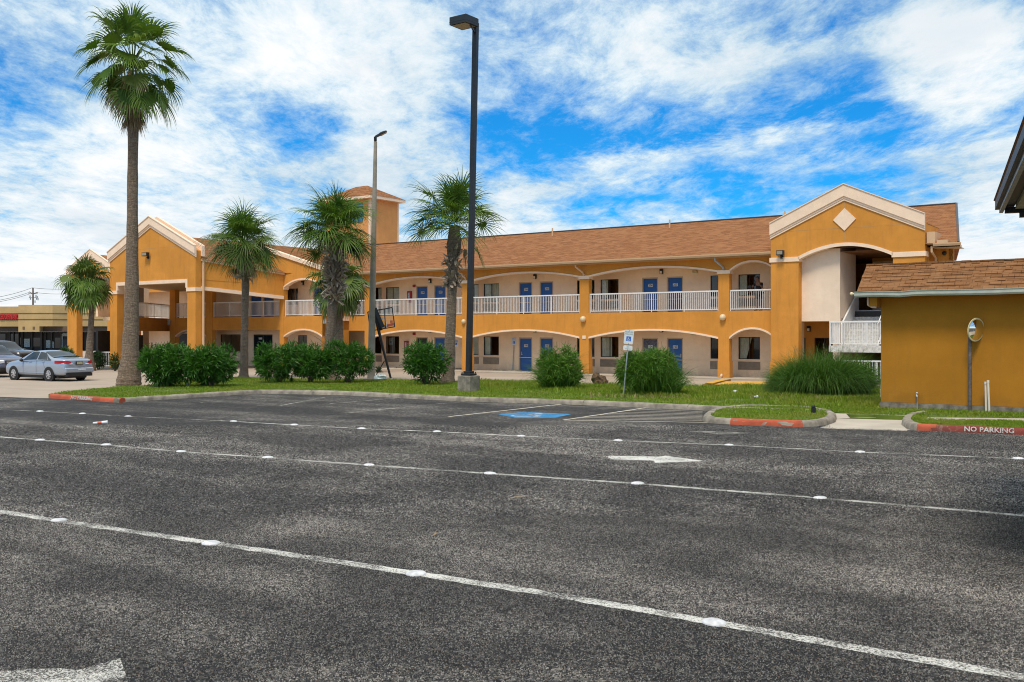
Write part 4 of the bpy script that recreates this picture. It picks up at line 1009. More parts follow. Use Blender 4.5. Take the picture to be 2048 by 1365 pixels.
# pale stair wall, landing and stairs inside the right tower
s1681 = S(1680, -.2); zw = Z(1640, 643, -.2)
mb = MB(); arch_wall(mb, TSA + .003, s1681, -.2, -.02, zcr - .2, zcr - .2, zcr - .05, 2.0, 2)
mb = MB(); mb.box(TSA - .2, s1681, -.2, 0.0, zw, 7.0); mb.box(s1681 - .34, s1681, -.2, 0, .05, zw); part(mb, 'stair_wall', 'palewall')
mb = MB(); mb.box(s1681 - .18, s1681, 0.0, 2.3, .05, 7.0); part(mb, 'stair_wall', 'palewall')
mb = MB(); mb.box(TSA - .3, s1681, 0, 2.2, zw - .002, zw + .15); part(mb, 'stair_ceiling', 'soffit')
mb = MB(); mb.box(TSA - .3, TS1, -.3, 7.2, 6.75, 6.85); part(mb, 'tower_ceiling', 'palewall')
mb = MB(); wall_holes(mb, TSA - .5, s1681, .05, zw, WY, .16, [(S(1603, WY), S(1611, WY), .07, 2.1), (S(1629, WY), S(1668, WY), .07, 2.1)]); part(mb, 'lobby_wall', 'orange')
window(S(1629, WY), S(1668, WY), .07, 2.1, WY, None, bars=1); mb = MB(); mb.box(S(1603, WY), S(1611, WY), WY + .02, WY + .06, .07, 2.1); part(mb, 'door', 'dark')
wall_lamp(S(1618.5, WY), WY, 2.55)
mb = MB(); mb.box(s1681, TS1 - .3, 5.2, 5.35, FL, 6.75); part(mb, 'upper_wall', 'pinkwall')
mb = MB(); mb.box(s1681, TS1 - .3, 5.17, 5.199, 6.05, 6.75); part(mb, 'beam', 'orange')
mb = MB(); mb.box(s1681, TS1 - .3, 2.45, 5.2, 3.2, FL - .003); part(mb, 'walkway_floor', 'concrete')
zl_ = 1.75; sL = s1681 + .02; sR = s1681 + 1.75
st = MB(); nst = 10
for k in range(nst):
    z0_ = zl_ + (FL - zl_) * (k + 1) / nst; y0_ = -.2 + 2.65 * k / nst
    st.box(sL + .1, sR - .05, y0_, y0_ + 2.65 / nst + .03, z0_ - .05, z0_); st.box(sL + .1, sR - .05, y0_ + .01, y0_ + .03, z0_ - .171, z0_ - .052)
so_ = part(st, 'staircase', 'whiteworn')
ly0 = -1.75
mb = MB(); mb.box(sL - .05, sR + 1.6, ly0, -.22, zl_ - .30, zl_); part(mb, 'landing', 'whiteworn', so_)
sp = MB()
for s_ in (sL + .05, sR): sp.prism([(-.2, zl_ - .12), (2.45, FL - .12), (2.45, FL + .95), (-.2, zl_ + 1.02)] if s_ < sR - .5 else [(-.2, zl_ - .12), (2.45, FL - .12), (2.45, FL + .10), (-.2, zl_ + .10)], 'x', s_ - .04, s_ + .04)
part(sp, 'stair_parapet', 'white', so_)
mb = MB(); mb.bar((sR, -.2, zl_ + 1.0), (sR, 2.45, FL + 1.0), .05, .06)
for k in range(14): mb.bar((sR, -.2 + 2.65 * k / 13, zl_ + .1 + (FL - zl_) * k / 13), (sR, -.2 + 2.65 * k / 13, zl_ + 1.0 + (FL - zl_) * k / 13), .022, .022, (0, 1, 0))
part(mb, 'stair_handrail', 'white', so_)
railing([(sL - .02, -.3), (sL - .02, ly0 + .05), (sR + 1.55, ly0 + .05)], zl_, zl_ + 1.10, name='landing_railing')
railing([(sL + .55, ly0 + .0), (sR + 1.9, ly0 + .0)], .10, 1.06, name='ground_railing')
mb = MB(); mb.box(sL - .4, sR + 2.2, ly0 - .25, -.2, .0, .10); part(mb, 'stair_pad', 'concrete')
mb = MB(); mb.box(TS1 + .05, TS1 + .40, -.5, .8, Z(1858, 490, -.3), Z(1858, 465, -.3)); mb.box(TS1 + .5, TS1 + .95, -.6, -.1, EAVE, EAVE + .14); part(mb, 'eave_return', 'gutter')
mb = MB(); mb.box(TS1, S(1907, .4) - .01, .4, .6, 0.0, SOF); mb.box(TS1 - .3, TS1 + .0, -.3, .398, 0.05, 7.2); mb.box(TS1 - .32, TS1 - .04, -.3, 3.2, 6.05, zr - .46); mb.box(TS0 + .04, TS0 + .32, -.3, 3.2, 6.05, zr - .46); part(mb, 'end_wall', 'orange')
mb = MB(); mb.tube([(TS1 + .25, -.45, EAVE - .1), (TS1 + .25, -.45, EAVE - .35), (TS1 + .25, .3, EAVE - .6), (TS1 + .25, .35, 3.5)], .055, 8); part(mb, 'downspout', 'gutter')
mb = MB(); mb.cyl((S(1889, .4), .38, 5.6), .05, -.0, 8); mb.sphere((S(1889, .38), .34, Z(1889, 507, .38)), .10); part(mb, 'vent_cap', 'black')
# left tower: same front, seen through the canopy end
lt = tower(-51.1, -43.9, -49.7, -45.2, -.65, zs_ - .1, zcr - .35, b0 - .1, b1 - .1, zl, zr, zp, .8)
mb = MB(); mb.box(-45.2, -43.9, .05, 9, FL, SOF); mb.box(-45.2, -43.9, .05, 9, .05, 3.2); part(mb, 'end_wall', 'orange')
railing([(-45.25, -.55), (-43.95, -.55)], FL, 4.5)
mb = MB(); mb.box(-45.2, -43.9, -.6, .1, 2.55, FL); part(mb, 'spandrel', 'orange')
# main front between the left tower and the canopy
mb = MB(); mb.box(-43.9, -34.2, .0, .3, 2.5, FL); mb.box(-43.9, -34.2, .0, .3, 5.6, 6.2); part(mb, 'spandrel', 'orange')
railing([(-43.8, .1), (-36.2, .1)], FL, 4.5)
mb = MB(); mb.box(-43.9, -18.3, WY, WY + .15, 0, SOF); part(mb, 'upper_wall', 'pinkwall')
mb = MB(); mb.box(-43.9, -18.3, -.6, WY, 3.16, FL - .004); part(mb, 'walkway_floor', 'pinkwall')

# ------------------------------------------------------------------ entrance block and porte-cochere
BY = -2.4; BW = -.9
def bs_(px): return S(px, BY)
x340, x351, x413, x425, x560, x568, x645, x660 = [bs_(p) for p in (340, 351, 413, 425, 560, 568, 645, 660)]
xR = -18.35
zsp = Z(569, 671.8, BY); zcrl = Z(611, 658, BY); zsu = Z(569, 573, BY); zcu = Z(611, 556.7, BY); zlow = Z(500, 661, BY)
for a, c in ((x340, x351), (x413, x425), (x560, x568), (x645, xR)):
    mb = MB(); mb.box(a, c, BY - .03, BY + .33, .05, 6.3); part(mb, 'pillar', 'orange')
for a, c, ar in ((x351, x413, 1), (x425, x560, 0), (x568, x645, 1)):
    mb = MB()
    if ar: arch_wall(mb, a, c, BY, BY + .3, zsp, zcrl, FL, 2.2); part(mb, 'spandrel', 'orange'); arch_trim(a, c, BY - .04, BY + .31, zsp, zcrl, .10, 2.2)
    else: mb.box(a, c, BY, BY + .3, zlow, FL); part(mb, 'spandrel', 'orange')
    railing([(a + .02, BY + .1), (c - .02, BY + .1)], FL, 4.50)
mb = MB(); rk0 = Z(552, 505, BY); rk1 = Z(637, 534, BY)
tl = lambda x: rk0 + (rk1 - rk0) * (x - bs_(552)) / (bs_(637) - bs_(552))
arch_wall(mb, x568, x645, BY, BY + .3, zsu, zcu, lambda x: tl(x) - .1, 2.2)
mb.prism([(x645, 5.2), (xR, 5.2), (xR, tl(xR) - .1), (x645, tl(x645) - .1)], 'y', BY, BY + .3); mb.prism([(x560 - 2.5, 5.2), (x568, 5.2), (x568, tl(x568) - .1), (x560 - 2.5, tl(x560 - 2.5) - .1)], 'y', BY, BY + .3)
part(mb, 'gable_wall', 'orange'); arch_trim(x568, x645, BY - .04, BY + .31, zsu, zcu, .10, 2.2)
mb = MB(); mb.box(x568 - .1, x568 + .04, BY - .05, BY + .40, zsu - .22, zsu); mb.box(x645 - .04, x645 + .2, BY - .05, BY + .4, zsu - .22, zsu); part(mb, 'capital', 'cream')
mb = MB(); mb.prism([(x560 - 2.5, tl(x560 - 2.5) - .14), (xR + .4, tl(xR + .4) - .14), (xR + .4, tl(xR + .4) + .10), (x560 - 2.5, tl(x560 - 2.5) + .10)], 'y', BY - .10, BY + .32); part(mb, 'gable_trim', 'cream')
# block back walls, floor, right return
up = [(bs_(467), bs_(489), FL, 5.42), (bs_(492), bs_(514), FL, 5.42), (bs_(539), bs_(556), 4.3, 5.4), (S(588, BW), S(596, BW), 4.3, 5.4), (S(626, BW), S(650, BW), FL, 5.42)]
lo = [(S(441, BW), S(481, BW), .95, 2.25), (S(507, BW), S(545, BW), .06, 2.25), (S(596, BW), S(614, BW), .95, 2.2)]
mb = MB(); wall_holes(mb, x340, xR, FL, SOF, BW, .15, up); part(mb, 'upper_wall', 'pinkwall')
mb = MB(); wall_holes(mb, x340, xR, 0, 3.16, BW, .15, lo); part(mb, 'lower_wall', 'pinkwall')
door(*up[0][:2], FL, 5.42, BW + .03, '211'); door(*up[1][:2], FL, 5.42, BW + .03, '210', hs=-1); window(*up[2], BW); window(*up[3], BW); door(*up[4][:2], FL, 5.42, BW + .03, '209')
window(*lo[0], BW, None, bars=1); window(*lo[2], BW)
mb = MB(); a, c, z0_, z1_ = lo[1]; mb.box(a, c, BW + .05, BW + .09, z0_, z1_); gd = part(mb, 'glass_door', 'carglass')
mb = MB(); 
for q0, q1 in ((a, a + .06), (c - .06, c), ((a + c) / 2 - .05, (a + c) / 2 + .05)): mb.box(q0, q1, BW + .02, BW + .05, z0_, z1_)
mb.box(a + .06, c - .06, BW + .022, BW + .048, z1_ - .08, z1_); part(mb, 'door_frame', 'frame', gd)
p_ = MB(); p_.box(a + .55, a + .9, BW + .008, BW + .018, 1.9, 2.03); part(p_, 'notice', 'signwhite', gd)
mb = MB(); mb.box(x340, xR, BY + .3, BW, 3.16, FL - .004); mb.box(x340, xR, BY + .3, BW, 5.95, 6.05); part(mb, 'walkway_floor', 'pinkwall')
wall_lamp(S(497, BW), BW, 2.65); wall_lamp(S(607, BW), BW, 5.75)
mb = MB(); mb.box(xR - .3, xR, BY + .331, 0.0, 2.55, FL); mb.box(xR - .3, xR, BY + .331, 0.0, 5.6, 6.3); mb.box(xR - .3, xR, -.5, 0.02, .05, 6.3); part(mb, 'return_wall', 'orange')
railing([(xR - .1, BY + .36), (xR - .1, -.5)], FL, 4.5); railing([(xR + .03, .1), (PIL[0] - PW - .02, .1)], FL, 4.5)
mb = MB(); mb.box(xR, PIL[0] - PW, 0, .3, 2.5, FL); part(mb, 'spandrel', 'orange'); mb = MB(); mb.box(xR, PIL[0] - PW, 0, .3, 5.6, 6.2); part(mb, 'beam', 'orange')
mb = MB(); mb.bevbox(bs_(648), bs_(654), BY - .12, BY - .03, Z(651, 648, BY), Z(651, 638, BY), .02); part(mb, 'wall_lamp', 'steel')
# porte-cochere
CY = -8.7
cs = lambda px: S(px, CY)
c0, c1 = cs(220), cs(391); cpw = .83
zo0 = Z(300, 569, CY); zo1 = Z(300, 563.5, CY); zcap0 = Z(381, 583, CY); zcap1 = Z(381, 575.5, CY)
zpk = Z(298, 433, CY); zel = Z(217, 503, CY); zer = Z(393, 489.5, CY); zel = zer = (zel + zer) / 2
for a, c in ((c0, c0 + cpw), (c1 - cpw, c1)):
    mb = MB(); mb.box(a, c, CY, CY + .5, .05, zcap0); mb.box(a - .025, c + .025, CY - .025, CY + .525, .05, .9); part(mb, 'canopy_pillar', 'orange')
    mb = MB(); mb.box(a - .05, c + .05, CY - .05, CY + .55, zcap0 + .002, zcap1); part(mb, 'capital', 'cream')
cm = (c0 + c1) / 2
topc = lambda x: (zel + (zpk - zel) * (x - c0) / (cm - c0)) if x < cm else (zpk + (zer - zpk) * (x - cm) / (c1 - cm))
mb = MB(); tr_ = .75
mb.prism([(c0, zcap1), (c0 + cpw, zcap1), (c0 + cpw, zo1), (c1 - cpw, zo1), (c1 - cpw, zcap1), (c1, zcap1), (c1, zer - tr_ * .5), (cm, zpk - tr_ * .5), (c0, zel - tr_ * .5)], 'y', CY, CY + .4); part(mb, 'gable_wall', 'orange')
mb = MB(); mb.box(c0 + cpw - .06, c1 - cpw + .06, CY - .05, CY + .42, zo0, zo1 + .04); mb.box(c0 + cpw - .06, c0 + cpw + .12, CY - .05, CY + .42, zcap1, zo0); mb.box(c1 - cpw - .12, c1 - cpw + .06, CY - .05, CY + .42, zcap1, zo0); part(mb, 'opening_trim', 'cream')
mb = MB()
for a, c in ((c0 - .1, cm), (cm, c1 + .1)):
    for (h0, h1, pr) in ((1.0, .86, .06), (.86, .72, .10), (.72, .06, .16), (.06, 0, .21)):
        mb.prism([(a, topc(a) - tr_ * h0), (c, topc(c) - tr_ * h0), (c, topc(c) - tr_ * h1), (a, topc(a) - tr_ * h1)], 'y', CY - pr, CY - .001)
    mb.prism([(a, topc(a) - tr_ * .9), (c, topc(c) - tr_ * .9), (c, topc(c)), (a, topc(a))], 'y', CY + .401, CY + .62)
part(mb, 'gable_trim', 'cream')
floodlight(cs(297), CY, Z(297, 509, CY), wd=.55)
mb = MB(); mb.box(c0, c1, CY - .004, CY, Z(297, 498, CY), Z(297, 498, CY) + .014); part(mb, 'control_joint', 'soffit')
# flank wall on the right, running back to the block with a falling eave
F0 = Vector((c1 - .02, CY + .41, 0)); F1 = Vector((bs_(568), BY - .04, 0)); dF = (F1 - F0).normalized(); nF = Vector((dF.y, -dF.x, 0))
zt0, zt1 = Z(411, 577, CY + .6), Z(568, 596, BY); ze0, ze1 = 6.97, 6.35
def flank(o0, o1, a0, a1, b0_, b1_, mat, name, f0=F0, f1=F1, n=nF):
    mb = MB(); R_ = [[p + n * o0 + Vector((0, 0, lo_)), p + n * o1 + Vector((0, 0, lo_)), p + n * o1 + Vector((0, 0, hi_)), p + n * o0 + Vector((0, 0, hi_))] for p, lo_, hi_ in ((f0, a0, b0_), (f1, a1, b1_))]
    return part(mb.loft(R_, True, True), name, mat)
flank(-.3, 0, zt0, zt1, ze0, ze1, 'orange', 'flank_wall'); flank(-.31, .05, zt0 - .1, zt1 - .1, zt0 + .12, zt1 + .12, 'cream', 'flank_trim'); flank(.0, .16, ze0 - .12, ze1 - .12, ze0 + .02, ze1 + .02, 'gutter', 'gutter')
q0 = F0 + nF * .09 + dF * .12
mb = MB(); mb.tube([q0 + Vector((0, 0, ze0 - .05)), q0 + Vector((0, 0, .3))], .075, 8); part(mb, 'downspout', 'gutter')
# canopy roof and ceiling
CR = -27.5; CRZ = 8.8
mb = MB(); lft = 2 * CR
eR0 = F0 + nF * .2; eR1 = F1 + nF * .2
mb.quad((CR, CY + .5, CRZ), (eR0.x, eR0.y, ze0), (eR1.x, eR1.y, ze1), (CR, BY, CRZ)); mb.add([(CR, BY, CRZ), (eR1.x, eR1.y, ze1), (xR + .4, BY + .34, ze1 - .1), (xR + .4, 5.0, 6.9), (CR, 9, CRZ)], [(0, 1, 2, 3, 4)])
mb.quad((CR, CY + .5, CRZ), (lft - eR0.x, eR0.y, ze0), (lft - eR1.x - 3.5, eR1.y + 1.5, ze1 - .5), (CR, 9, CRZ)); mb.add([(lft - eR1.x - 3.5, eR1.y + 1.5, ze1 - .5), (-37.5, 6, 6.6), (CR, 9, CRZ)], [(0, 1, 2)])
part(mb, 'canopy_roof', 'roof')
mb = MB(); mb.add([(c0, CY + .4, zo1), (c1, CY + .4, zo1), (F1.x, F1.y, zo1 - .2), (-36.8, -.6, zo1 - .2)], [(0, 1, 2, 3)]); part(mb, 'canopy_ceiling', 'soffit')
# left inner wing with its balcony, below the canopy
A = Vector((-31.6, -7.6, 0)); B = Vector((-36.9, -.57, 0)); dW = (B - A).normalized(); nW = Vector((dW.y, -dW.x, 0))
if nW.x < 0: nW = -nW
def wing(o0, o1, z0_, z1_, mat, name, t0=0.0, t1=1.0):
    mb = MB(); R_ = [[p + nW * o0 + Vector((0, 0, z0_)), p + nW * o1 + Vector((0, 0, z0_)), p + nW * o1 + Vector((0, 0, z1_)), p + nW * o0 + Vector((0, 0, z1_))] for p in (A + (B - A) * t0, A + (B - A) * t1)]
    return part(mb.loft(R_, True, True), name, mat)
wing(-.3, 0, 2.5, FL, 'orange', 'spandrel'); wing(-1.8, -.3, 3.2, FL - .004, 'pinkwall', 'walkway_floor')
railing([tuple((A - nW * .1)[:2]), tuple((B - nW * .1)[:2])], FL, 4.5, mat='white')
wing(-1.95, -1.8, FL, 6.2, 'pinkwall', 'upper_wall', -.1, .60); wing(-1.95, -1.8, FL, 6.2, 'pinkwall', 'upper_wall', .66, .74); wing(-1.95, -1.8, FL, 6.2, 'frame', 'window', .74, .92); wing(-1.95, -1.8, FL, 6.2, 'pinkwall', 'upper_wall', .92, 1.05)
wing(-1.95, -1.8, 0, 2.5, 'dark', 'dark_lobby_panel', -.1, .62); wing(-1.95, -1.8, 0, 3.2, 'pinkwall', 'lower_wall', .62, .70); wing(-1.95, -1.8, 0, 2.2, 'dark', 'dark_door', .70, .90); wing(-1.95, -1.8, 0, 3.2, 'pinkwall', 'lower_wall', .90, 1.05)  # the long black panel stands in for the shade inside the lobby
mb = MB(); mb.bevbox(x340 - .12, x340 + .12, BY - .16, BY - .03, Z(345, 650, BY), Z(345, 640, BY), .02); part(mb, 'wall_lamp', 'steel')
mb = MB(); mb.box(-39.5, x340 - .05, WY - .06, WY - .005, 0, 2.3); part(mb, 'dark_lobby_panel', 'dark')  # black sheet on the wall, painted darkness in place of a lobby interior
# lantern tower behind the ridge
l0, l1, m0, m1 = -29.3, -24.5, 8.5, 11.65
zeav = 12.75
mb = MB(); mb.box(l0, l1, m0, m1, 0.0, zeav); lw = part(mb, 'lantern_tower', 'orange_tower')
mb = MB()
for x_, y_ in ((l0, m0), (l1, m0), (l1, m1), (l0, m1)): mb.box(x_ - .03, x_ + .17 if x_ == l0 else x_ + .03, y_ - .03, y_ + .03, 7, zeav - .01) if False else mb.box(x_ - .15, x_ + .02, y_ - .02, y_ + .15, 7, zeav - .01)
part(mb, 'corner_trim', 'cream', lw)
mb = MB(); mb.box(l0 + .9, l1 - .75, m0 - .05, m0 - .002, 11.0, 12.45); part(mb, 'louvre_panel', 'tealglass', lw)
mb = MB(); mb.box(l0 - .45, l1 + .45, m0 - .45, m1 + .45, zeav, zeav + .22); part(mb, 'fascia', 'cream', lw)
mb = MB(); ap = ((l0 + l1) / 2, (m0 + m1) / 2, 14.1); e = .47
mb.add([(l0 - e, m0 - e, zeav + .22), (l1 + e, m0 - e, zeav + .22), (l1 + e, m1 + e, zeav + .22), (l0 - e, m1 + e, zeav + .22), (ap[0] - .6, ap[1], ap[2]), (ap[0] + .6, ap[1], ap[2])], [(0, 1, 5, 4), (1, 2, 5), (2, 3, 4, 5), (3, 0, 4)]); part(mb, 'roof', 'roof', lw)

# ------------------------------------------------------------------ ochre gatehouse at the right
gP = G(1762, 804, .28); rel = gP - P0; gs, gy = rel.dot(U), rel.dot(V)
gh = thing('gatehouse', 'low ochre stucco outbuilding with a steep brown shingle edge and a grey green gutter', 'building', M2W(gs, gy, 0), -ALPHA)
def gz(px, py, yl): return Z(px, py, gy + yl)
zg = gz(1800, 583, -.45)
mb = MB(); mb.box(0, 16, 0, 3.2, .28, zg - .02); mb.build('wall', 'orange_gate', gh)
mb = MB(); mb.box(-.03, 16.03, -.035, 3.2, .0, .275); mb.build('plinth', 'concrete', gh)
gx0 = S(1713, gy - .5) - gs
RD, RH = .98, .86
mb = MB()
mb.quad((gx0, -.5, zg), (16.4, -.5, zg), (16.4, RD - .5, zg + RH), (gx0 + .02, RD - .5, zg + RH)); mb.quad((gx0, 3.7, zg), (16.4, 3.7, zg), (16.4, 3.7 - RD, zg + RH), (gx0 + .02, 3.7 - RD, zg + RH)); mb.quad((gx0 + .02, RD - .5, zg + RH), (16.4, RD - .5, zg + RH), (16.4, 3.7 - RD, zg + RH), (gx0 + .02, 3.7 - RD, zg + RH))
mb.add([(gx0, -.5, zg), (gx0 + .02, RD - .5, zg + RH), (gx0 + .02, 3.7 - RD, zg + RH), (gx0, 3.7, zg)], [(0, 1, 2, 3)]); mb.quad((gx0, -.5, zg - .02), (16.4, -.5, zg - .02), (16.4, 3.7, zg - .02), (gx0, 3.7, zg - .02))
rf = mb.build('roof', 'roofgate', gh)
mb = MB()                            # loose shingle edge along the top and courses that stand proud
x = gx0 + .02
while x < 16.3:
    w_ = random.uniform(.18, .36); h_ = random.uniform(.010, .035); mb.box(x, min(16.4, x + w_ - .006), RD - .56, RD - .36, zg + RH - .02, zg + RH + h_); x += w_
mb.build('ridge_shingles', 'roofgate', rf)
mb = MB()
for r_ in range(8):
    t_ = (r_ + .15) / 8; x = gx0 + random.uniform(0, .2)
    while x < 16.2:
        w_ = random.uniform(.14, .34)
        if random.random() < .62:
            ya = -.5 + RD * t_; za = zg + RH * t_; yb = ya + RD / 8 * .98; zb_ = za + RH / 8 * .98; n_ = Vector((0, -RH, RD)).normalized() * .020
            mb.add([(x, ya + n_.y, za + n_.z), (x + w_, ya + n_.y, za + n_.z), (x + w_, yb, zb_ + .003), (x, yb, zb_ + .003), (x, ya, za), (x + w_, ya, za)], [(0, 1, 2, 3), (0, 4, 5, 1), (0, 3, 4), (1, 5, 2)])
        x += w_ + .004
mb.build('raised_shingles', 'roofgate', rf)
mb = MB(); prof = [(-.50, .01), (-.50, -.10), (-.53, -.145), (-.60, -.150), (-.64, -.10), (-.645, -.02), (-.665, 0.0), (-.665, .012), (-.63, .012), (-.62, -.06), (-.60, -.12), (-.53, -.12)]
xs = [gx0 - .03 + (16.4 - gx0) * i / 40 for i in range(41)]
def wob(x): return -.035 * math.exp(-((x - gx0 - 1.2) / .35) ** 2) + .008 * math.sin(x * 1.7)
mb.loft([[(x, y_, zg + z_ + wob(x)) for y_, z_ in prof] for x in xs], True, True); gt = mb.build('gutter', 'guttergrey', gh)
mb = MB(); mb.box(gx0 + .05, 16.2, -.49, -.03, zg - .12, zg - .10); mb.box(gx0 + .35, -.005, -.42, 2.8, zg - .42, zg - .13); mb.build('soffit', 'orange_gate', gh)
mb = MB(); mb.tube([(gx0 + .30, -.38, zg - .16), (gx0 + .30, -.38, zg - .38), (gx0 + .40, -.38, zg - .44), (-.03, -.38, zg - .45)], .03, 8); mb.build('soffit_pipe', 'gutter', gh)
mb = MB(); mb.sphere((gx0 - .12, -.58, zg - .05), .055); mb.cyl((gx0 - .12, -.58, zg - .05), .03, .1, 8, 'x'); mb.build('floodlight', 'globe', gh)
fx = S(1835, gy) - gs
mb = MB(); mb.tube([(fx, -.04, .02), (fx, -.04, .40), (fx, -.03, .52)], .014, 8); mb.tube([(fx, -.02, .50), (fx, -.10, .52), (fx + .02, -.12, .47)], .022, 8); mb.sphere((fx, -.06, .57), .035); mb.build('tap', 'steel', gh)
# two white pipes and the round mirror standing in front of it
for px, py, top, lb, ln in ((1972.5, 824, 764, 'shorter of two slim white pipes rising from the grass by the ochre wall', -.02), (1979, 824.5, 761, 'taller slim white pipe rising from the grass by the ochre wall', -.04)):
    p = G(px, py, KB - .02); h = (py - top) * p.y / FPX
    t_ = thing('vent_pipe', lb, 'pipe', p, 0, 'white pipes by the gatehouse')
    mb = MB(); mb.tube([(0, 0, -.1), (ln, 0, h - .05)], .030, 10); mb.build('pipe', 'pvc', t_, True)
    mb = MB(); mb.tube([(ln, 0, h - .07), (ln, 0, h)], .037, 10); mb.build('cap', 'pvc', t_, True)
p = G(1940, 822.5, KB - .02); mt_ = thing('traffic_mirror', 'round convex mirror on a brown steel post on the grass by the ochre wall', 'mirror', p)
hz_ = AT(1940, 690, p.y).z - p.z
mb = MB(); mb.tube([(0, 0, -.1), (0, 0, hz_ + .35)], .048, 12); mb.build('post', 'rust', mt_, True)
mc = AT(1952, 660, p.y - .12) - p
rad = .315
face = Vector((-.62, -.76, -.16)).normalized()
face = Vector((.44, -.89, -.10)).normalized()
q_ = face.to_track_quat('Z', 'Y').to_matrix().to_4x4(); q_.translation = mc
mb = MB(); rings = []
for i in range(9):
    a = R(30) * i / 8; rr = rad * math.sin(a) / math.sin(R(30)); hh = rad / math.sin(R(30)) * (math.cos(a) - math.cos(R(30)))
    rings.append([q_ @ Vector((rr * math.cos(2 * math.pi * k / 40), rr * math.sin(2 * math.pi * k / 40), hh)) for k in range(40)])
mb.loft(rings, True, False); mb.build('mirror_face', 'mirror', mt_, 'all')
mb = MB(); rings = []
for rr, hh in ((rad - .01, .012), (rad + .014, .012), (rad + .02, -.01), (rad * .7, -.07), (.02, -.085)): rings.append([q_ @ Vector((rr * math.cos(2 * math.pi * k / 40), rr * math.sin(2 * math.pi * k / 40), hh)) for k in range(40)])
mb.loft(rings, True, True); mb.build('housing', 'soffitpale', mt_, True)
mb = MB(); mb.tube([(0, 0, mc.z), mc - face * .08], .03, 8); mb.build('bracket', 'rust', mt_, True)

# ------------------------------------------------------------------ dark eave of a neighbouring building, upper right
e0 = AT(1990, 402, 14.0) - Vector((0, 0, .13)); e1 = Vector((4.20, 8.05, e0.z)); d = (e1 - e0).normalized(); n_ = Vector((-d.y, d.x, 0))
if n_.x < 0: n_ = -n_
ev = thing('canopy_building', 'corner of a dark eaved building with cream soffit at the upper right edge', 'building', (e0.x, e0.y, 0), 0)
def ebox(mb, a, b_, o0, o1, z0_, z1_):
    P = [e0 + d * a + n_ * o0, e0 + d * b_ + n_ * o0, e0 + d * b_ + n_ * o1, e0 + d * a + n_ * o1]
    P = [Vector((p.x - e0.x, p.y - e0.y, 0)) for p in P]
    mb.add([p + Vector((0, 0, z0_)) for p in P] + [p + Vector((0, 0, z1_)) for p in P], [(0, 1, 2, 3), (4, 7, 6, 5), (0, 4, 5, 1), (1, 5, 6, 2), (2, 6, 7, 3), (3, 7, 4, 0)])
L_ = (e1 - e0).length; zE = e0.z
mb = MB(); ebox(mb, 0, L_, 0, .05, zE, zE + .13); mb.build('fascia', 'navybrown', ev)
mb = MB(); ebox(mb, .03, L_, .051, .10, zE - .05, zE + .02); mb.build('drip_edge', 'steel', ev)
mb = MB(); ebox(mb, .02, L_, .101, .24, zE + .03, zE + .07); mb.build('dark_soffit', 'dark', ev)
mb = MB(); ebox(mb, .30, L_, .241, 1.2, zE - .03, zE + .05); mb.build('soffit', 'soffitpale', ev)
mb = MB(); P = []
for a in (0, L_):
    for o_, z_ in ((-.02, zE + .135), (1.9, zE + .75), (1.9, zE + .60), (.05, zE + .08)): v_ = e0 + d * a + n_ * o_; P.append((v_.x - e0.x, v_.y - e0.y, z_))
mb.add(P, [(0, 1, 5, 4), (3, 7, 6, 2), (0, 4, 7, 3), (1, 2, 6, 5), (0, 3, 2, 1), (4, 5, 6, 7)]); mb.build('roof', 'roofgate', ev)
mb = MB(); ebox(mb, .5, L_ - .2, 1.201, 1.5, 0, zE); mb.build('wall', 'tanmall', ev)
mb = MB(); ebox(mb, .02, .12, .12, 1.25, zE - .06, zE + .02); ebox(mb, .06, .16, .30, .62, zE - .13, zE - .061); mb.build('gutter', 'navy', ev)
mb = MB(); ebox(mb, .0, .14, .62, 1.4, zE - .15, zE - .061); mb.build('beam_end', 'navy', ev)
mb = MB(); ebox(mb, .18, .4, .70, 1.4, zE - .19, zE - .151); mb.build('beam_trim', 'soffitpale', ev)

# ------------------------------------------------------------------ tan shopping strip far left
YM = 134.0
ml = thing('shop_building', 'low tan shopping strip with dark storefront windows and a red shop sign', 'shop', AT(110, 668, YM) * 1.0 - Vector((0, 0, CAMZ)))
ox, oy = ml.location.x, ml.location.y
def mx(px, Y=YM): return (px - CX) * Y / FPX - ox
def mz(py, Y=YM): return CAMZ + (HY - py) * Y / FPX
mb = MB(); mb.box(mx(-160), mx(48.5), 0, 18, mz(653.5), mz(613.5)); mb.box(mx(116), mx(230), 0.6, 18, mz(653), mz(612.5)); mb.prism([(mx(48.5), -1.6), (mx(116), -1.6), (mx(150), .6), (mx(150), 18), (mx(48.5), 18)], 'z', mz(653.3), mz(611)); mb.box(mx(48.5), mx(90), -1.6, 0, mz(664), mz(653.3)); mb.build('fascia_wall', 'tanmall', ml)
mb = MB()
for py in (628, 640): mb.prism([(mx(-160), -.04), (mx(48.4), -.04), (mx(48.4), -1.66), (mx(116), -1.66), (mx(151), .54), (mx(230), .54), (mx(230), .8), (mx(48.5), .8), (mx(-160), .1)], 'z', mz(py), mz(py - .9))
mb.build('reveal', 'navybrown', ml)
mb = MB(); mb.box(mx(-160), mx(48.4), .5, .8, mz(664), mz(653.6)); mb.box(mx(90), mx(150), -.6, -.4, mz(664), mz(653.6)); mb.box(mx(150), mx(230), 1.0, 1.2, mz(664), mz(653.6)); mb.build('ribbed_panel', 'brownpanel', ml)
for k in range(2):
    mb = MB(); x = mx((57, 77)[k]); mb.box(x, x + .28, -1.64, -1.605, mz(659.5), mz(653.9)); mb.build('vent', 'brownpanel', ml)
mb = MB(); mb.box(mx(-160), mx(230), 2.6, 2.9, 0, mz(664.2)); mb.build('storefront', 'dark', ml)
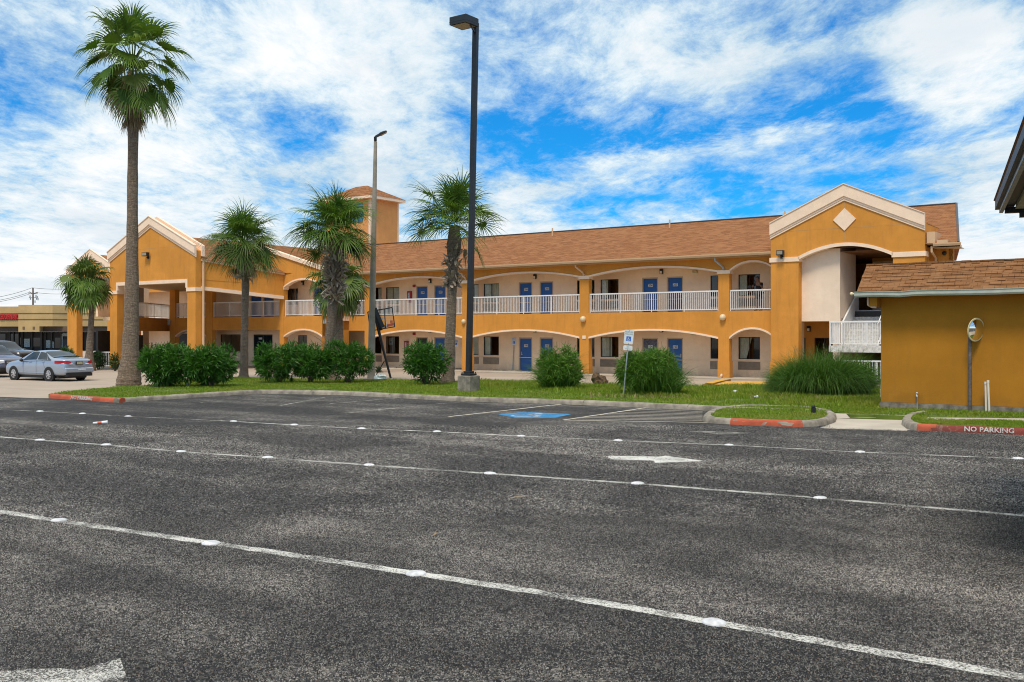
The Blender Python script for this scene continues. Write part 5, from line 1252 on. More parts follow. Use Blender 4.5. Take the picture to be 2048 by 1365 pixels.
mb = MB(); mb.box(mx(-160), mx(230), -1.4, 2.6, mz(664.1), mz(664.1) + .1); mb.build('soffit', 'dark', ml)
for a, c, t_, b_ in ((1, 8, 668, 690), (10, 18, 668, 694), (22, 24, 676, 690), (49, 63, 676, 694), (87, 92, 684, 697), (93, 104, 676, 697), (127, 138, 667, 690), (140, 147, 667, 690), (-40, -8, 668, 696)):
    mb = MB(); mb.box(mx(a), mx(c), 2.50, 2.58, mz(b_), mz(t_)); mb.build('shop_window', 'carglass', ml)
for a, c, t_, b_ in ((30.5, 42, 678, 695), (75, 84, 681, 697), (88, 91, 684, 697), (107, 109, 668, 699), (109, 124, 667, 673)):
    mb = MB(); mb.box(mx(a), mx(c), 2.42, 2.49, mz(b_), mz(t_)); mb.build('poster', 'poster', ml)
mb = MB(); mb.box(mx(110), mx(122), 2.38, 2.415, mz(697), mz(679)); mb.build('poster', 'navy', ml)
for a in (0, 8.5, 19, 26, 46, 64, 66, 73, 86, 105, 125, 139, 148): mb = MB(); mb.box(mx(a), mx(a) + .12, 2.35, 2.5, 0, mz(664.3)); mb.build('mullion', 'frame', ml)
mb = MB(); mb.bevbox(mx(-.5), mx(43), -.12, -.003, mz(640.3), mz(628.6), .05); sg = mb.build('shop_sign', 'redkerbdark', ml)
me_w = mx(41.5) - mx(.5)
tm = text_mesh('LEDO FINANCE', 1.0, .06, .02); wdt = max(v_.co.x for v_ in tm.vertices) - min(v_.co.x for v_ in tm.vertices); tm.materials.append(M['redsign'])
for v_ in tm.vertices: v_.co.x *= me_w / wdt; v_.co.y *= .92
tm.transform(Matrix.Translation(((mx(.5) + mx(41.5)) / 2, -.16, mz(634.6))) @ FRONT)
o = bpy.data.objects.new('lettering', tm); COL.objects.link(o); o.parent = sg
# power pole and wires
pp = thing('utility_pole', 'distant wooden power pole with transformers above the shop roof', 'utility pole', (AT(66, 668, 190).x, 190, 0))
def pz(py): return CAMZ + (HY - py) * 190 / FPX
def pxx(px): return (px - 66) * 190 / FPX
mb = MB(); mb.tube([(0, 0, 0), (0, 0, pz(576))], [.24, .15], 8); mb.build('pole', 'wood', pp, True)
mb = MB()
for py, w_ in ((588, 9), (596, 8)): mb.box(pxx(66 - w_), pxx(66 + w_), -.08, .08, pz(py) - .05, pz(py) + .06)
mb.bar((pxx(58), 0, pz(584)), (0, 0, pz(588)), .12, .12); mb.bar((pxx(75), 0, pz(585)), (0, 0, pz(588)), .12, .12); mb.build('crossarm', 'wood', pp)
for px, py in ((60, 594), (61, 598), (72, 593), (75, 595), (73, 598), (76, 599), (70, 604)):
    mb = MB(); mb.cyl((pxx(px), 0, pz(py) - .2), .11, .45, 8); mb.build('insulator', 'steel', pp, True)
for i, (a, b_) in enumerate((((-60, 602, 150), (64.5, 576, 190)), ((64.5, 576, 190), (170, 574, 215)), ((-60, 607, 150), (59, 585, 190)), ((-60, 610, 150), (60, 588, 190)), ((74, 586, 190), (170, 583, 215)))):
    a, b_ = AT(*a), AT(*b_); m_ = (a + b_) / 2 - Vector((0, 0, .8)); pts = [a * (1 - t_) ** 2 + m_ * 2 * t_ * (1 - t_) + b_ * t_ ** 2 for t_ in [k / 8 for k in range(9)]]
    lbs = ['top power line rising from the left edge to the pole', 'top power line from the pole towards the palm', 'middle power line from the left edge to the pole', 'lowest power line from the left edge to the pole', 'lower power line from the pole towards the palm']
    mb = MB(); mb.tube([tuple(p - Vector((pts[0]))) for p in pts], .035, 5); tag(mb.build('power_line', 'dark', loc=pts[0]), lbs[i], 'power line')
# scrub visible over the shop roof
for px, w_ in ((57, .9), (75, .8)):
    pass

# ------------------------------------------------------------------ lamp posts
lp = G(937.5, 783, KB - .03); yl = lp.y
bl = thing('parking_lot_light', 'tall square black lamp post with a box head on a concrete plinth', 'lamp post', lp, -ALPHA)
def loc_of(o, p):
    r = Vector(p) - o.location; c, s_ = math.cos(-o.rotation_euler.z), math.sin(-o.rotation_euler.z)
    return Vector((r.x * c - r.y * s_, r.x * s_ + r.y * c, r.z))
zt_ = AT(937, 751.5, yl).z - lp.z; zf = AT(937, 741, yl).z - lp.z
mb = MB(); mb.loft([[(x, y_, z_) for x, y_ in ((-r_, -r_), (r_, -r_), (r_, r_), (-r_, r_))] for r_, z_ in ((.30, -.1), (.30, zt_ - .03), (.28, zt_))], True, True); mb.build('plinth', 'concrete', bl)
mb = MB(); mb.bevbox(-.22, .22, -.22, .22, zt_ + .01, zt_ + .08, .01); mb.bevbox(-.15, .15, -.15, .15, zt_ + .081, zt_ + .17, .01)
for a in (-.18, .18):
    for b_ in (-.18, .18): mb.cyl((a, b_, zt_ + .08), .02, .06, 8)
mb.build('base_plate', 'black', bl)
topw = AT(951.5, 52, yl); tl_ = loc_of(bl, topw)
mb = MB(); hw = .098; mb.loft([[(c.x + x, c.y + y_, c.z) for x, y_ in ((-hw + .02, -hw), (hw - .02, -hw), (hw, -hw + .02), (hw, hw - .02), (hw - .02, hw), (-hw + .02, hw), (-hw, hw - .02), (-hw, -hw + .02))] for c in (Vector((0, 0, zt_ + .15)), tl_ + Vector((0, 0, .1)))], True, True); mb.build('pole', 'black', bl)
hc = tl_ + Vector((-.52, -.10, .28)); hw_, hd_ = .39, .38
Ph = AT(933, 44, 36.5); hcw = Vector((-1.785, 37.06, 0)); hl = loc_of(bl, (hcw.x, hcw.y, lp.z)); hc = Vector((hl.x, hl.y, CAMZ + 616 * 37.06 / FPX - lp.z + .14))
mb = MB(); mb.loft([[(hc.x + x * k, hc.y + y_ * k, hc.z + z_) for x, y_ in ((-hw_, -hd_), (hw_, -hd_), (hw_, hd_), (-hw_, hd_))] for z_, k in ((-.14, .97), (-.145, 1), (-.06, 1.0), (-.055, 1.012), (-.03, 1.012), (-.025, 1.0), (.135, 1.0), (.15, .98))], True, True); hd = mb.build('lamp_head', 'black', bl)
mb = MB(); mb.box(hc.x - hw_ + .07, hc.x + hw_ - .09, hc.y - hd_ + .07, hc.y + hd_ - .07, hc.z - .156, hc.z - .147); mb.build('lens', 'lens', hd)
mb = MB(); mb.bar((tl_.x, tl_.y, tl_.z - .02), (hc.x + hw_ - .06, hc.y, hc.z - .10), .08, .14); mb.bar((tl_.x - .02, tl_.y, tl_.z - .30), (hc.x + hw_ - .1, hc.y, hc.z - .15), .05, .05); mb.build('bracket', 'black', bl)

cp = G(742, 757, KB - .03); cl = thing('street_light', 'grey round concrete pole with a small cobra lamp head among the palms', 'lamp post', cp)
ct = AT(751, 284, cp.y) - cp
mb = MB(); mb.tube([(0, 0, -.1), tuple(ct * .35), tuple(ct * .7), tuple(ct)], [.185, .155, .118, .082], 14); mb.build('pole', 'polecon', cl, True)
def L2(px, py): return AT(px, py, cp.y) - cp
mb = MB(); mb.tube([ct, L2(750.8, 282.5), L2(750.6, 274)], [.05, .075, .075], 10); mb.build('collar', 'black', cl, True)
a, b_ = L2(750.5, 274.5), L2(773.5, 262.5); dd = (b_ - a); up = Vector((-dd.z, 0, dd.x)).normalized()
mb = MB(); st_ = [(0, .05, .05), (.12, .06, .06), (.35, .09, .06), (.52, .17, .075), (.75, .17, .06), (.95, .13, .035), (1.0, .09, .02)]
mb.loft([[a + dd * t_ + Vector((0, x * w_, 0)) + up * (y_ * h_) for x, y_ in ((-1, -.8), (1, -.8), (1, .3), (.6, 1), (-.6, 1), (-1, .3))] for t_, w_, h_ in st_], True, True); lh = mb.build('lamp_head', 'black', cl, True)
mb = MB(); mb.loft([[a + dd * t_ + Vector((0, x * .13, 0)) - up * .064 for x in (-1, 1)] for t_ in (.5, .94)], False); mb.build('lens', 'lens', lh)
mb = MB(); c_ = ct * ((757 - 669) / (757 - 284)); mb.tube([c_ - Vector((0, 0, .03)), c_ + Vector((0, 0, .03))], [.165, .165], 14); mb.build('strap', 'dark', cl, True)

# ------------------------------------------------------------------ basketball hoop leaning on the concrete pole
hp = G(781.5, 756.5, KB - .03); bh = thing('basketball_hoop', 'broken black basketball hoop with clear backboard leaning against the concrete pole', 'basketball hoop', hp)
def H2(px, py, dy=0.0): return AT(px, py, hp.y + dy) - hp
mb = MB(); pts = [H2(781.5, 757), H2(768, 706, -.1), H2(757, 660, -.2), H2(748, 618, -.25)]; mb.tube(pts, [.055, .06, .075, .075], 10); mb.build('pole', 'black', bh, True)
mb = MB(); mb.tube([H2(769, 722, -.1), H2(752, 751, .05)], .025, 8); mb.build('brace', 'black', bh, True)
mb = MB()
for k in (-1, 1): mb.bar(H2(747.5, 619, -.3), H2(763, 661, -.25), .05, .12)
mb.bar(H2(750, 617, -.32), H2(766, 655, -.3), .06, .18); mb.build('lift_arm', 'black', bh)
cor = [H2(735.5, 624.5, .1), H2(784.5, 615.5, .1), H2(789.5, 654, .02), H2(741, 662.5, .02)]
mb = MB()
for i in range(4): mb.bar(cor[i], cor[(i + 1) % 4], .05, .045, (0, 1, 0))
mb.bar(cor[0].lerp(cor[1], .68), cor[3].lerp(cor[2], .62), .045, .04, (0, 1, 0)); mb.bar(cor[0].lerp(cor[1], .30), cor[3].lerp(cor[2], .30), .045, .04, (0, 1, 0)); bf = mb.build('backboard_frame', 'black', bh)
mb = MB(); o_ = Vector((0, .03, 0)); mb.add([c + o_ for c in cor], [(0, 1, 2, 3)]); mb.build('backboard', 'glass', bf)
def qq(u_, v_): return cor[0].lerp(cor[1], u_).lerp(cor[3].lerp(cor[2], u_), v_) + Vector((0, .022, 0))
mb = MB()
for a_, b_ in (((.36, .46), (.66, .46)), ((.36, .92), (.66, .92)), ((.36, .46), (.36, .92)), ((.66, .46), (.66, .92))): mb.bar(qq(*a_), qq(*b_), .05, .01, (0, 1, 0))
mb.build('target_square', 'white', bf)
mb = MB(); mb.add([qq(.42, .84), qq(.97, .78), qq(.97, .92), qq(.42, .97)], [(0, 1, 2, 3)]); mb.add([qq(.84, .64), qq(.95, .66), qq(.93, .78), qq(.83, .76)], [(0, 1, 2, 3)]); mb.build('print', 'litterred', bf)
mb = MB(); mb.tube([H2(766, 700, -.1), H2(765, 690, .25), H2(768, 700, .4)], .012, 6); mb.build('rim_spring', 'steel', bh)
# rubbish heap at the foot of the pole
rb = thing('rubbish_bag', 'crumpled pale rubbish bag on cardboard at the foot of the concrete pole', 'rubbish', G(750, 760.5, KB))
mb = MB(); mb.sphere((.25, 0, .12), .24, 12, 8, 1.3, .8, .55)
for j, v_ in enumerate(mb.v): mb.v[j] = tuple(x + random.uniform(-.04, .04) for x in v_)
mb.build('bag', 'poster', rb); mb = MB(); mb.box(-.55, .15, -.2, .2, -.02, .06); mb.box(-.3, .45, -.28, .1, .0, .035); mb.build('cardboard', 'rust', rb)

# ------------------------------------------------------------------ signs
def access_sign(px, py_base, py_top, lb, z=KB - .03, lean=0.0, low=False, w_=.30, faded=False, H=None):
    p = G(px, py_base, z); h = AT(px, py_top, p.y).z - p.z
    t_ = thing('parking_sign', lb, 'sign', p, 0, 'wheelchair parking signs')
    t_.rotation_euler = (0, R(lean), R(-8))
    ph = .46 if H is None else H
    mb = MB(); mb.tube([(0, 0, -.1), (0, 0, h - .03)], .028, 10); mb.build('post', 'steel', t_, True)
    mb = MB(); a = w_ / 2; b_ = ph; c_ = .03
    pl = [(-a + c_, h - b_), (a - c_, h - b_), (a, h - b_ + c_), (a, h - c_), (a - c_, h), (-a + c_, h), (-a, h - c_), (-a, h - b_ + c_)]
    mb.prism(pl, 'y', -.036, -.030); so_ = mb.build('sign_plate', 'signwhite', t_)
    k = w_ / .30
    text_obj('lettering', 'RESERVED', .058 * k, 'textgrey' if faded else 'signblue', so_, Matrix.Translation((0, -.0385, h - .065 * k)) @ FRONT, .003, .001)
    text_obj('lettering', 'PARKING', .062 * k, 'textgrey' if faded else 'signblue', so_, Matrix.Translation((0, -.0385, h - .135 * k)) @ FRONT, .003, .001)
    q0 = .075 * k; zc = h - .62 * b_
    mb = MB(); mb.bevbox(-q0, q0, -.0395, -.0362, zc - q0, zc + q0, .003); pn = mb.build('blue_panel', 'signblue', so_)
    mb = MB(); wheelchair(mb, Matrix.Translation((-.004, -.0420, zc - q0 * .86)) @ FRONT @ Matrix.Scale(q0 * 1.65, 4)); mb.build('emblem', 'signwhite', pn)
    if low:
        z1_ = h - ph - .05; mb = MB(); mb.prism([(-a + c_, z1_ - .17), (a - c_, z1_ - .17), (a, z1_ - .14), (a, z1_ - .03), (a - c_, z1_), (-a + c_, z1_), (-a, z1_ - .03), (-a, z1_ - .14)], 'y', -.036, -.030); s2 = mb.build('lower_plate', 'signwhite', t_)
        text_obj('lettering', 'VAN', .05, 'textgrey', s2, Matrix.Translation((0, -.0385, z1_ - .055)) @ FRONT, .003); text_obj('lettering', 'ACCESSIBLE', .038, 'textgrey', s2, Matrix.Translation((0, -.0385, z1_ - .115)) @ FRONT, .003)
        mb = MB()
        for zz in (h - .025, h - ph + .02, z1_ - .025, z1_ - .15): mb.cyl((0, -.044, zz), .010, .01, 8, 'y')
        mb.build('bolt', 'dark', t_)
access_sign(1247, 791, 660, 'leaning faded wheelchair parking sign with a second plate, in front of the grassy bush', lean=5.2, low=True, w_=.33, faded=True, H=.50)
access_sign(1025, 743, 676, 'white wheelchair parking sign in front of the ground floor window beside the blue door', .02, 3.0, w_=.30, H=.46)
access_sign(910, 741, 679, 'white wheelchair parking sign half hidden between palm trunk and black lamp post', .02, 2.0, w_=.30, H=.46)
access_sign(781, 735, 676.5, 'white wheelchair parking sign seen behind the leaning basketball hoop', .02, 1.0, w_=.28, H=.46)
# wheel stops, ramp, stump, flower bed
def wheel_stop(pa, pb, lb, mat='concrete'):
    a, b_ = G(*pa), G(*pb); d = (b_ - a); c_ = (a + b_) / 2; L = d.length / 2
    mb = MB(); mb.prism([(-.09, 0), (.09, 0), (.06, .13), (-.06, .13)], 'x', -L, L); o = mb.build('wheel_stop', mat, loc=c_); o.rotation_euler = (0, 0, math.atan2(d.y, d.x)); tag(o, lb, 'wheel stop', 'wheel stops along the motel')
wheel_stop((988, 743), (1043, 745), 'concrete wheel stop below the parking sign beside the blue door')
wheel_stop((886, 739.5), (926, 741), 'concrete wheel stop partly behind the black lamp post')
wheel_stop((752, 737.5), (793, 738.5), 'concrete wheel stop behind the leaning hoop pole')
ra = [G(*p) for p in ((1412, 770), (1440, 760), (1540, 763), (1560, 771), (1470, 774))]
mb = MB(); b0_, b1_ = G(1402, 770), G(1448, 758.5)
rp = thing('kerb_ramp', 'worn yellow painted ramp with raised edge at the foot of the stair tower', 'ramp', G(1470, 768))
o0 = rp.location
mb.loft([[G(1404, 771, 0) - o0, G(1412, 766, .12) - o0, G(1424, 767, .12) - o0, G(1424, 771.5, 0) - o0], [G(1440, 762, 0) - o0, G(1444, 757.5, .14) - o0, G(1462, 758, .14) - o0, G(1462, 762.5, 0) - o0]], True, True); mb.build('raised_edge', 'yellow', rp)
mb = MB(); mb.add([G(1452, 763, .10) - o0, G(1530, 762, .12) - o0, G(1540, 769.5, .05) - o0, G(1428, 769.5, .05) - o0, G(1428, 769.5, 0) - o0, G(1540, 769.5, 0) - o0], [(0, 1, 2, 3), (3, 2, 5, 4)]); mb.build('ramp_surface', 'yellow', rp)
mb = MB(); mb.add([G(1405, 772, .06) - o0, G(1548, 771, .06) - o0, G(1548, 776, .03) - o0, G(1405, 777, .03) - o0], [(0, 1, 2, 3)]); mb.build('landing_slab', 'path', rp)
mb = MB(); mb.sphere((0, 0, .16), .34, 14, 9, 1.05, .7, .75)
for j, v_ in enumerate(mb.v):
    k = 1 + random.uniform(-.16, .16); mb.v[j] = (v_[0] * k, v_[1] * k, max(-.05, v_[2] * k + (.08 if v_[0] < 0 else -.02)))
tag(mb.build('tree_stump', 'stump', loc=G(1199, 771, KB)), 'rotten brown tree stump at the edge of the drive', 'stump')
mb = MB(); mb.box(-.05, .05, -.05, .05, 0, .14); mb.sphere((0, 0, .16), .06, 8, 6); tag(mb.build('sprinkler_head', 'black', loc=G(1627, 826, KB)), 'small black sprinkler head on the grassy island', 'sprinkler')

# ------------------------------------------------------------------ plants
def ribbon(base, dirs, lens, wid, up, nseg, droop, taper=1.4, keep=.1, root=.35):
    """many thin leaves at once: base (n,3), dirs (n,3), droop adds a downward bend; returns verts (n*(2*nseg+2),3) and faces"""
    n = len(base); P = [base]; d = dirs.copy(); st = lens[:, None] / nseg
    for k in range(nseg):
        d = d + np.array([0, 0, -1.0]) * (droop[:, None] * (k + .5) / nseg); d /= np.linalg.norm(d, axis=1, keepdims=True); P.append(P[-1] + d * st)
    P = np.stack(P, 1)
    side = np.cross(dirs, up); side /= np.maximum(np.linalg.norm(side, axis=1, keepdims=True), 1e-6)
    t_ = np.linspace(0, 1, nseg + 1); prof = np.clip(np.minimum(1.0, root + t_ * 3.0) * (1 - t_ ** taper), keep, None)
    w_ = wid[:, None] * prof[None, :] / 2
    A = P - side[:, None, :] * w_[..., None]; B = P + side[:, None, :] * w_[..., None]
    V_ = np.stack([A, B], 2).reshape(n, -1, 3)
    i = np.arange(n)[:, None, None] * (2 * (nseg + 1)); k = np.arange(nseg)[None, :, None] * 2
    F = (i + k + np.array([0, 1, 3, 2])[None, None, :]).reshape(-1, 4)
    return V_.reshape(-1, 3), F
class Bag:
    def __init__(s): s.V = []; s.F = []; s.n = 0; s.mi = []
    def add(s, V_, F, m_=0): s.V.append(V_); s.F.append(F + s.n); s.n += len(V_); s.mi.append(np.full(len(F), m_, dtype=np.int32))
    def build(s, name, mats, parent=None, smooth=False): return np_mesh(name, np.concatenate(s.V), np.concatenate(s.F), mats, parent, smooth, np.concatenate(s.mi))
def unit(v_): return v_ / np.maximum(np.linalg.norm(v_, axis=-1, keepdims=True), 1e-9)
def fan_frond(bag, base, az, el, pet, Rf, nleaf=34, span=150, sag=.35, mi=0, split=.45, tipdroop=.55, fold=.25, wscale=1.0, hang=.55):
    """one palmate leaf: a bent stalk and a pleated fan that is joined near its heart and splits into drooping tips"""
    d = np.array([math.cos(az) * math.cos(el), math.sin(az) * math.cos(el), math.sin(el)])
    nS = 6; P = [np.array(base, float)]; dd = d.copy()
    for k in range(nS):
        dd = unit(dd + np.array([0, 0, -sag * .22 * (k + 1) / nS])); P.append(P[-1] + dd * pet / nS)
    P = np.array(P); side = unit(np.cross(dd, [0, 0, 1.0])); up = unit(np.cross(side, dd))
    ws = np.linspace(.030, .016, nS + 1)[:, None]
    V_ = np.stack([P - side * ws, P + up * ws * .6, P + side * ws, P - up * ws * .6], 1).reshape(-1, 3); F = []
    for k in range(nS):
        for j in range(4): F.append((k * 4 + j, k * 4 + (j + 1) % 4, (k + 1) * 4 + (j + 1) % 4, (k + 1) * 4 + j))
    bag.add(V_, np.array(F), mi)
    hub = P[-1]; dd = unit(dd + np.array([0, 0, -1.0]) * hang * max(0.0, math.cos(el)) ** 1.5); side = unit(np.cross(dd, [0, 0, 1.0])); up = unit(np.cross(side, dd)); roll = random.uniform(-.5, .5); s2 = side * math.cos(roll) + up * math.sin(roll); u2 = unit(np.cross(s2, dd))
    a = np.radians(np.linspace(-span, span, nleaf)) + rng.normal(0, .012, nleaf)
    L = Rf * (1.0 - .34 * (np.abs(np.linspace(-1, 1, nleaf)) ** 2.2)) * rng.uniform(.90, 1.06, nleaf)
    dirs = np.cos(a)[:, None] * dd + np.sin(a)[:, None] * s2
    dirs = unit(dirs + u2 * (np.abs(np.sin(a)) * fold)[:, None] - u2 * .06)
    # joined palm of the leaf: pleats
    r0 = L * split; nd = nleaf
    zz = np.where(np.arange(nd) % 2 == 0, 1, -1)[:, None] * u2 * (.018 * Rf)
    droop0 = np.array([0, 0, -1.0]) * (.10 * Rf)
    inner = np.tile(hub, (nd, 1)) + dirs * (r0 * .10)[:, None]; mid = hub + dirs * (r0 * .55)[:, None] + zz * .6 + droop0 * .12; out = hub + dirs * r0[:, None] + zz + droop0 * .35
    V_ = np.concatenate([inner, mid, out]); F = []
    for k in range(nd - 1): F.append((k, k + 1, nd + k + 1, nd + k)); F.append((nd + k, nd + k + 1, 2 * nd + k + 1, 2 * nd + k))
    bag.add(V_, np.array(F), mi)
    wid = (2 * np.sin(np.radians(span) / nleaf) * np.maximum(r0, .27 * L)) * 1.05 * wscale
    d2 = unit(dirs - np.array([0, 0, 1.0]) * .10)
    V_, F = ribbon(out, d2, L * (1 - split), wid, np.tile(u2, (nd, 1)) + rng.normal(0, .25, (nd, 3)), 4, tipdroop * rng.uniform(.5, 1.6, nd), 1.5, .05, 1.0)
    bag.add(V_, F, mi)
def trunk_mesh(pts, rad, n=18, rough=.03, rings=46):
    mb = MB(); P = [Vector(p) for p in pts]; R_ = []
    for i in range(rings + 1):
        t_ = i / rings * (len(P) - 1); k = min(int(t_), len(P) - 2); f = t_ - k
        p0 = P[max(k - 1, 0)]; p1 = P[k]; p2 = P[k + 1]; p3 = P[min(k + 2, len(P) - 1)]
        c = .5 * ((2 * p1) + (p2 - p0) * f + (2 * p0 - 5 * p1 + 4 * p2 - p3) * f * f + (3 * p1 - p0 - 3 * p2 + p3) * f ** 3)
        r_ = rad[k] + (rad[k + 1] - rad[k]) * (f * f * (3 - 2 * f)); r_ *= 1 + random.uniform(-rough, rough)
        R_.append([(c.x + r_ * (1 + random.uniform(-rough, rough)) * math.cos(2 * math.pi * j / n), c.y + r_ * (1 + random.uniform(-rough, rough)) * math.sin(2 * math.pi * j / n), c.z) for j in range(n)])
    return mb.loft(R_, True, True)
def palm(name, lb, base_px, trunk_px, rad, crown_px, crown_R, nf, els, pet, Rf, z=KB - .03, boots=None, dead=0, mats=('palm', 'palmyel', 'dead'), bark='bark2', sag=.5, tip=.6, skirt=0, Y=None, group='palm trees in front of the motel', split=.45, span=150, yel=.12, nleaf=34, extra=(), hang=.55):
    b = G(*base_px, z) if Y is None else Vector((AT(base_px[0], 668, Y).x, Y, z))
    t_ = thing(name, lb, 'palm tree', b, 0, group)
    pts = [AT(px, py, b.y) - b for px, py in trunk_px]
    pts[0].z = min(pts[0].z, -.05)
    trunk_mesh(pts, rad).build('trunk', bark, t_, True)
    c = AT(*crown_px, b.y) - b; heart = np.array(c)
    bag = Bag()
    for k in range(nf):
        u_ = k / nf; el = R(els[0] + (els[1] - els[0]) * u_) + random.uniform(-.22, .22); az = k * 2.39996 + random.uniform(-.25, .25)
        mi = 1 if (random.random() < yel and el < .5) else 0
        q = random.uniform(.80, 1.15); pq = random.uniform(.55, 1.15)
        fan_frond(bag, heart + np.array([math.cos(az) * .10, math.sin(az) * .10, .18 * math.sin(el)]), az, el, pet * pq, Rf * q, nleaf, span, sag, mi, split, tip, hang=hang)
    for az, el, pe, rf in extra: fan_frond(bag, heart + np.array([0, 0, -.2]), R(az), R(el), pe, rf, nleaf, span, sag, 0, split, tip)
    for k in range(dead):
        az = random.uniform(0, 6.28); fan_frond(bag, heart + np.array([math.cos(az) * .12, math.sin(az) * .12, -.3]), az, R(random.uniform(-70, -35)), pet * random.uniform(.6, .95), Rf * random.uniform(.6, .85), 22, 80, .7, 2, .3, 1.3)
    bag.build('crown', list(mats), t_)
    top = pts[-1]
    if skirt:
        n = skirt; a = rng.uniform(0, 2 * np.pi, n); r_ = rng.uniform(.12, .34, n); zz = rng.uniform(-.35, .25, n)
        base = np.stack([top.x + np.cos(a) * r_, top.y + np.sin(a) * r_, top.z + zz], 1); dirs = unit(np.stack([np.cos(a) * .35, np.sin(a) * .35, -np.ones(n)], 1) + rng.normal(0, .15, (n, 3)))
        V_, F = ribbon(base, dirs, rng.uniform(.3, .8, n), rng.uniform(.02, .06, n), rng.normal(0, 1, (n, 3)), 4, np.full(n, .3), 1.3); bg_ = Bag(); bg_.add(V_, F); bg_.build('dead_leaf_skirt', 'dead', t_)
    if boots:
        z0_, z1_, n, rr, ln = boots; bg_ = Bag()
        zz = rng.uniform(z0_, z1_, n); a = rng.uniform(0, 2 * np.pi, n); k = (zz - pts[0].z) / (top.z - pts[0].z)
        cx_ = np.interp(zz, [p.z for p in pts], [p.x for p in pts]); cy_ = np.interp(zz, [p.z for p in pts], [p.y for p in pts])
        base = np.stack([cx_ + np.cos(a) * rr, cy_ + np.sin(a) * rr, zz], 1); dirs = unit(np.stack([np.cos(a) * .55, np.sin(a) * .55, rng.uniform(-.5, 1.0, n)], 1) + rng.normal(0, .25, (n, 3)))
        V_, F = ribbon(base, dirs, rng.uniform(.6, 1.2, n) * ln, rng.uniform(.11, .19, n), np.stack([-np.sin(a), np.cos(a), np.zeros(n)], 1) * 0 + np.array([0, 0, 1.0]), 3, rng.uniform(-.3, .5, n), 2.5, .35); bg_.add(V_, F)
        V_, F = ribbon(base, dirs, rng.uniform(.6, 1.1, n) * ln, rng.uniform(.06, .10, n), np.cross(dirs, np.array([0, 0, 1.0])), 3, rng.uniform(-.3, .5, n), 2.5, .35); bg_.add(V_, F)
        bg_.build('leaf_bases', 'boots', t_)
    return t_
palm('fan_palm', 'very tall fan palm with a thick flared grey trunk at the left', (257, 769), [(257, 769), (258, 758), (259, 742), (260.5, 716), (261, 690), (263, 620), (264.5, 500), (265, 400), (266, 300), (267, 228)],
     [.53, .50, .46, .39, .35, .295, .25, .225, .21, .24], (266, 128), 0, 42, (84, -62), 1.35, 1.52, bark='bark', sag=.35, tip=.55, skirt=420, dead=9, split=.45, span=92, yel=.3)
P2 = dict(boots=(4.55, 5.55, 110, .20, .55))
palm('cabbage_palm', 'cabbage palm with a straight slim trunk and dense round crown near the entrance', (487, 754), [(487, 754), (488, 740), (489, 690), (490, 620), (491, 560), (489, 520), (486, 494)], [.29, .215, .19, .175, .19, .27, .16], (485, 492), 0, 46, (88, -34), 1.15, 1.42, boots=(5.0, 6.1, 130, .20, .40), dead=3, sag=.35, tip=.5, split=.13, yel=.3, hang=.4, extra=((-20, -30, 1.5, 1.15),), nleaf=38)
palm('cabbage_palm', 'cabbage palm with a shaggy collar of cut leaf bases beside the concrete pole', (665, 761), [(665, 761), (660, 740), (658, 690), (663, 640), (668, 590), (671, 540), (671, 505), (669, 474)], [.36, .25, .215, .21, .22, .26, .30, .18], (668, 468), 0, 46, (88, -18), 1.2, 1.50, boots=(3.7, 6.4, 260, .24, .48), dead=2, sag=.32, tip=.5, split=.13, yel=.2, hang=.3, extra=((10, -30, 1.3, 1.0), (150, -25, 1.3, 1.1)), nleaf=38)
palm('cabbage_palm', 'open crowned cabbage palm with a leaning trunk left of the black lamp post', (894, 766), [(894, 766), (897, 745), (899, 700), (902, 640), (904, 590), (906, 530), (908, 490), (909, 452)], [.36, .28, .245, .22, .205, .22, .32, .22], (909, 448), 0, 34, (86, -12), 1.30, 1.38, boots=(4.2, 6.0, 110, .20, .42), dead=1, sag=.25, tip=.35, split=.2, yel=.05, hang=.25, extra=((-12, -42, 1.5, 1.1), (165, 2, 1.5, 1.1)), nleaf=36)
palm('cabbage_palm', 'small drooping cabbage palm in front of the far left pillar', (178, 735), [(178, 735), (179, 700), (182, 650), (184, 610), (184, 585)], [.42, .22, .17, .16, .2], (172, 568), 0, 38, (85, -55), .85, 1.2, Y=62, z=0, sag=.7, tip=1.0, yel=.5, dead=2, mats=('palmyel', 'palm', 'dead'))
palm('cabbage_palm', 'low yellow green palm behind the shaggy cabbage palm', (678, 745), [(678, 745), (678, 690), (677, 640), (677, 600)], [.34, .27, .25, .28], (678, 575), 0, 36, (70, -60), 1.0, 1.25, Y=57.5, z=0, sag=.7, tip=1.0, mats=('palmyel', 'palmyel', 'dead'), boots=(4.2, 5.0, 70, .22, .4))
palm_fruit = None
# dark flower stalk under the shaggy palm's crown
mbf = Bag(); n = 500; c_ = np.array(AT(706, 500, 46.3)); e_ = np.array(AT(672, 470, 46.5))
pp_ = c_ + rng.normal(0, 1, (n, 3)) * np.array([.24, .15, .09]); V_, F = ribbon(pp_, unit(rng.normal(0, 1, (n, 3))), np.full(n, .10), np.full(n, .035), rng.normal(0, 1, (n, 3)), 1, np.zeros(n), 2, .5); mbf.add(V_, F)
V_, F = ribbon(np.array([e_] * 3), unit(np.array([c_ - e_] * 3)), np.full(3, np.linalg.norm(c_ - e_)), np.full(3, .04), rng.normal(0, 1, (3, 3)), 4, np.full(3, .1), 4, .6); mbf.add(V_, F)
o = mbf.build('fruit_stalk', 'sago'); sp_ = [q for q in COL.objects if q.name.startswith('cabbage_palm') and 'shaggy collar' in q.get('label', '')][0]; o.data.transform(Matrix.Translation(-sp_.location)); o.parent = sp_

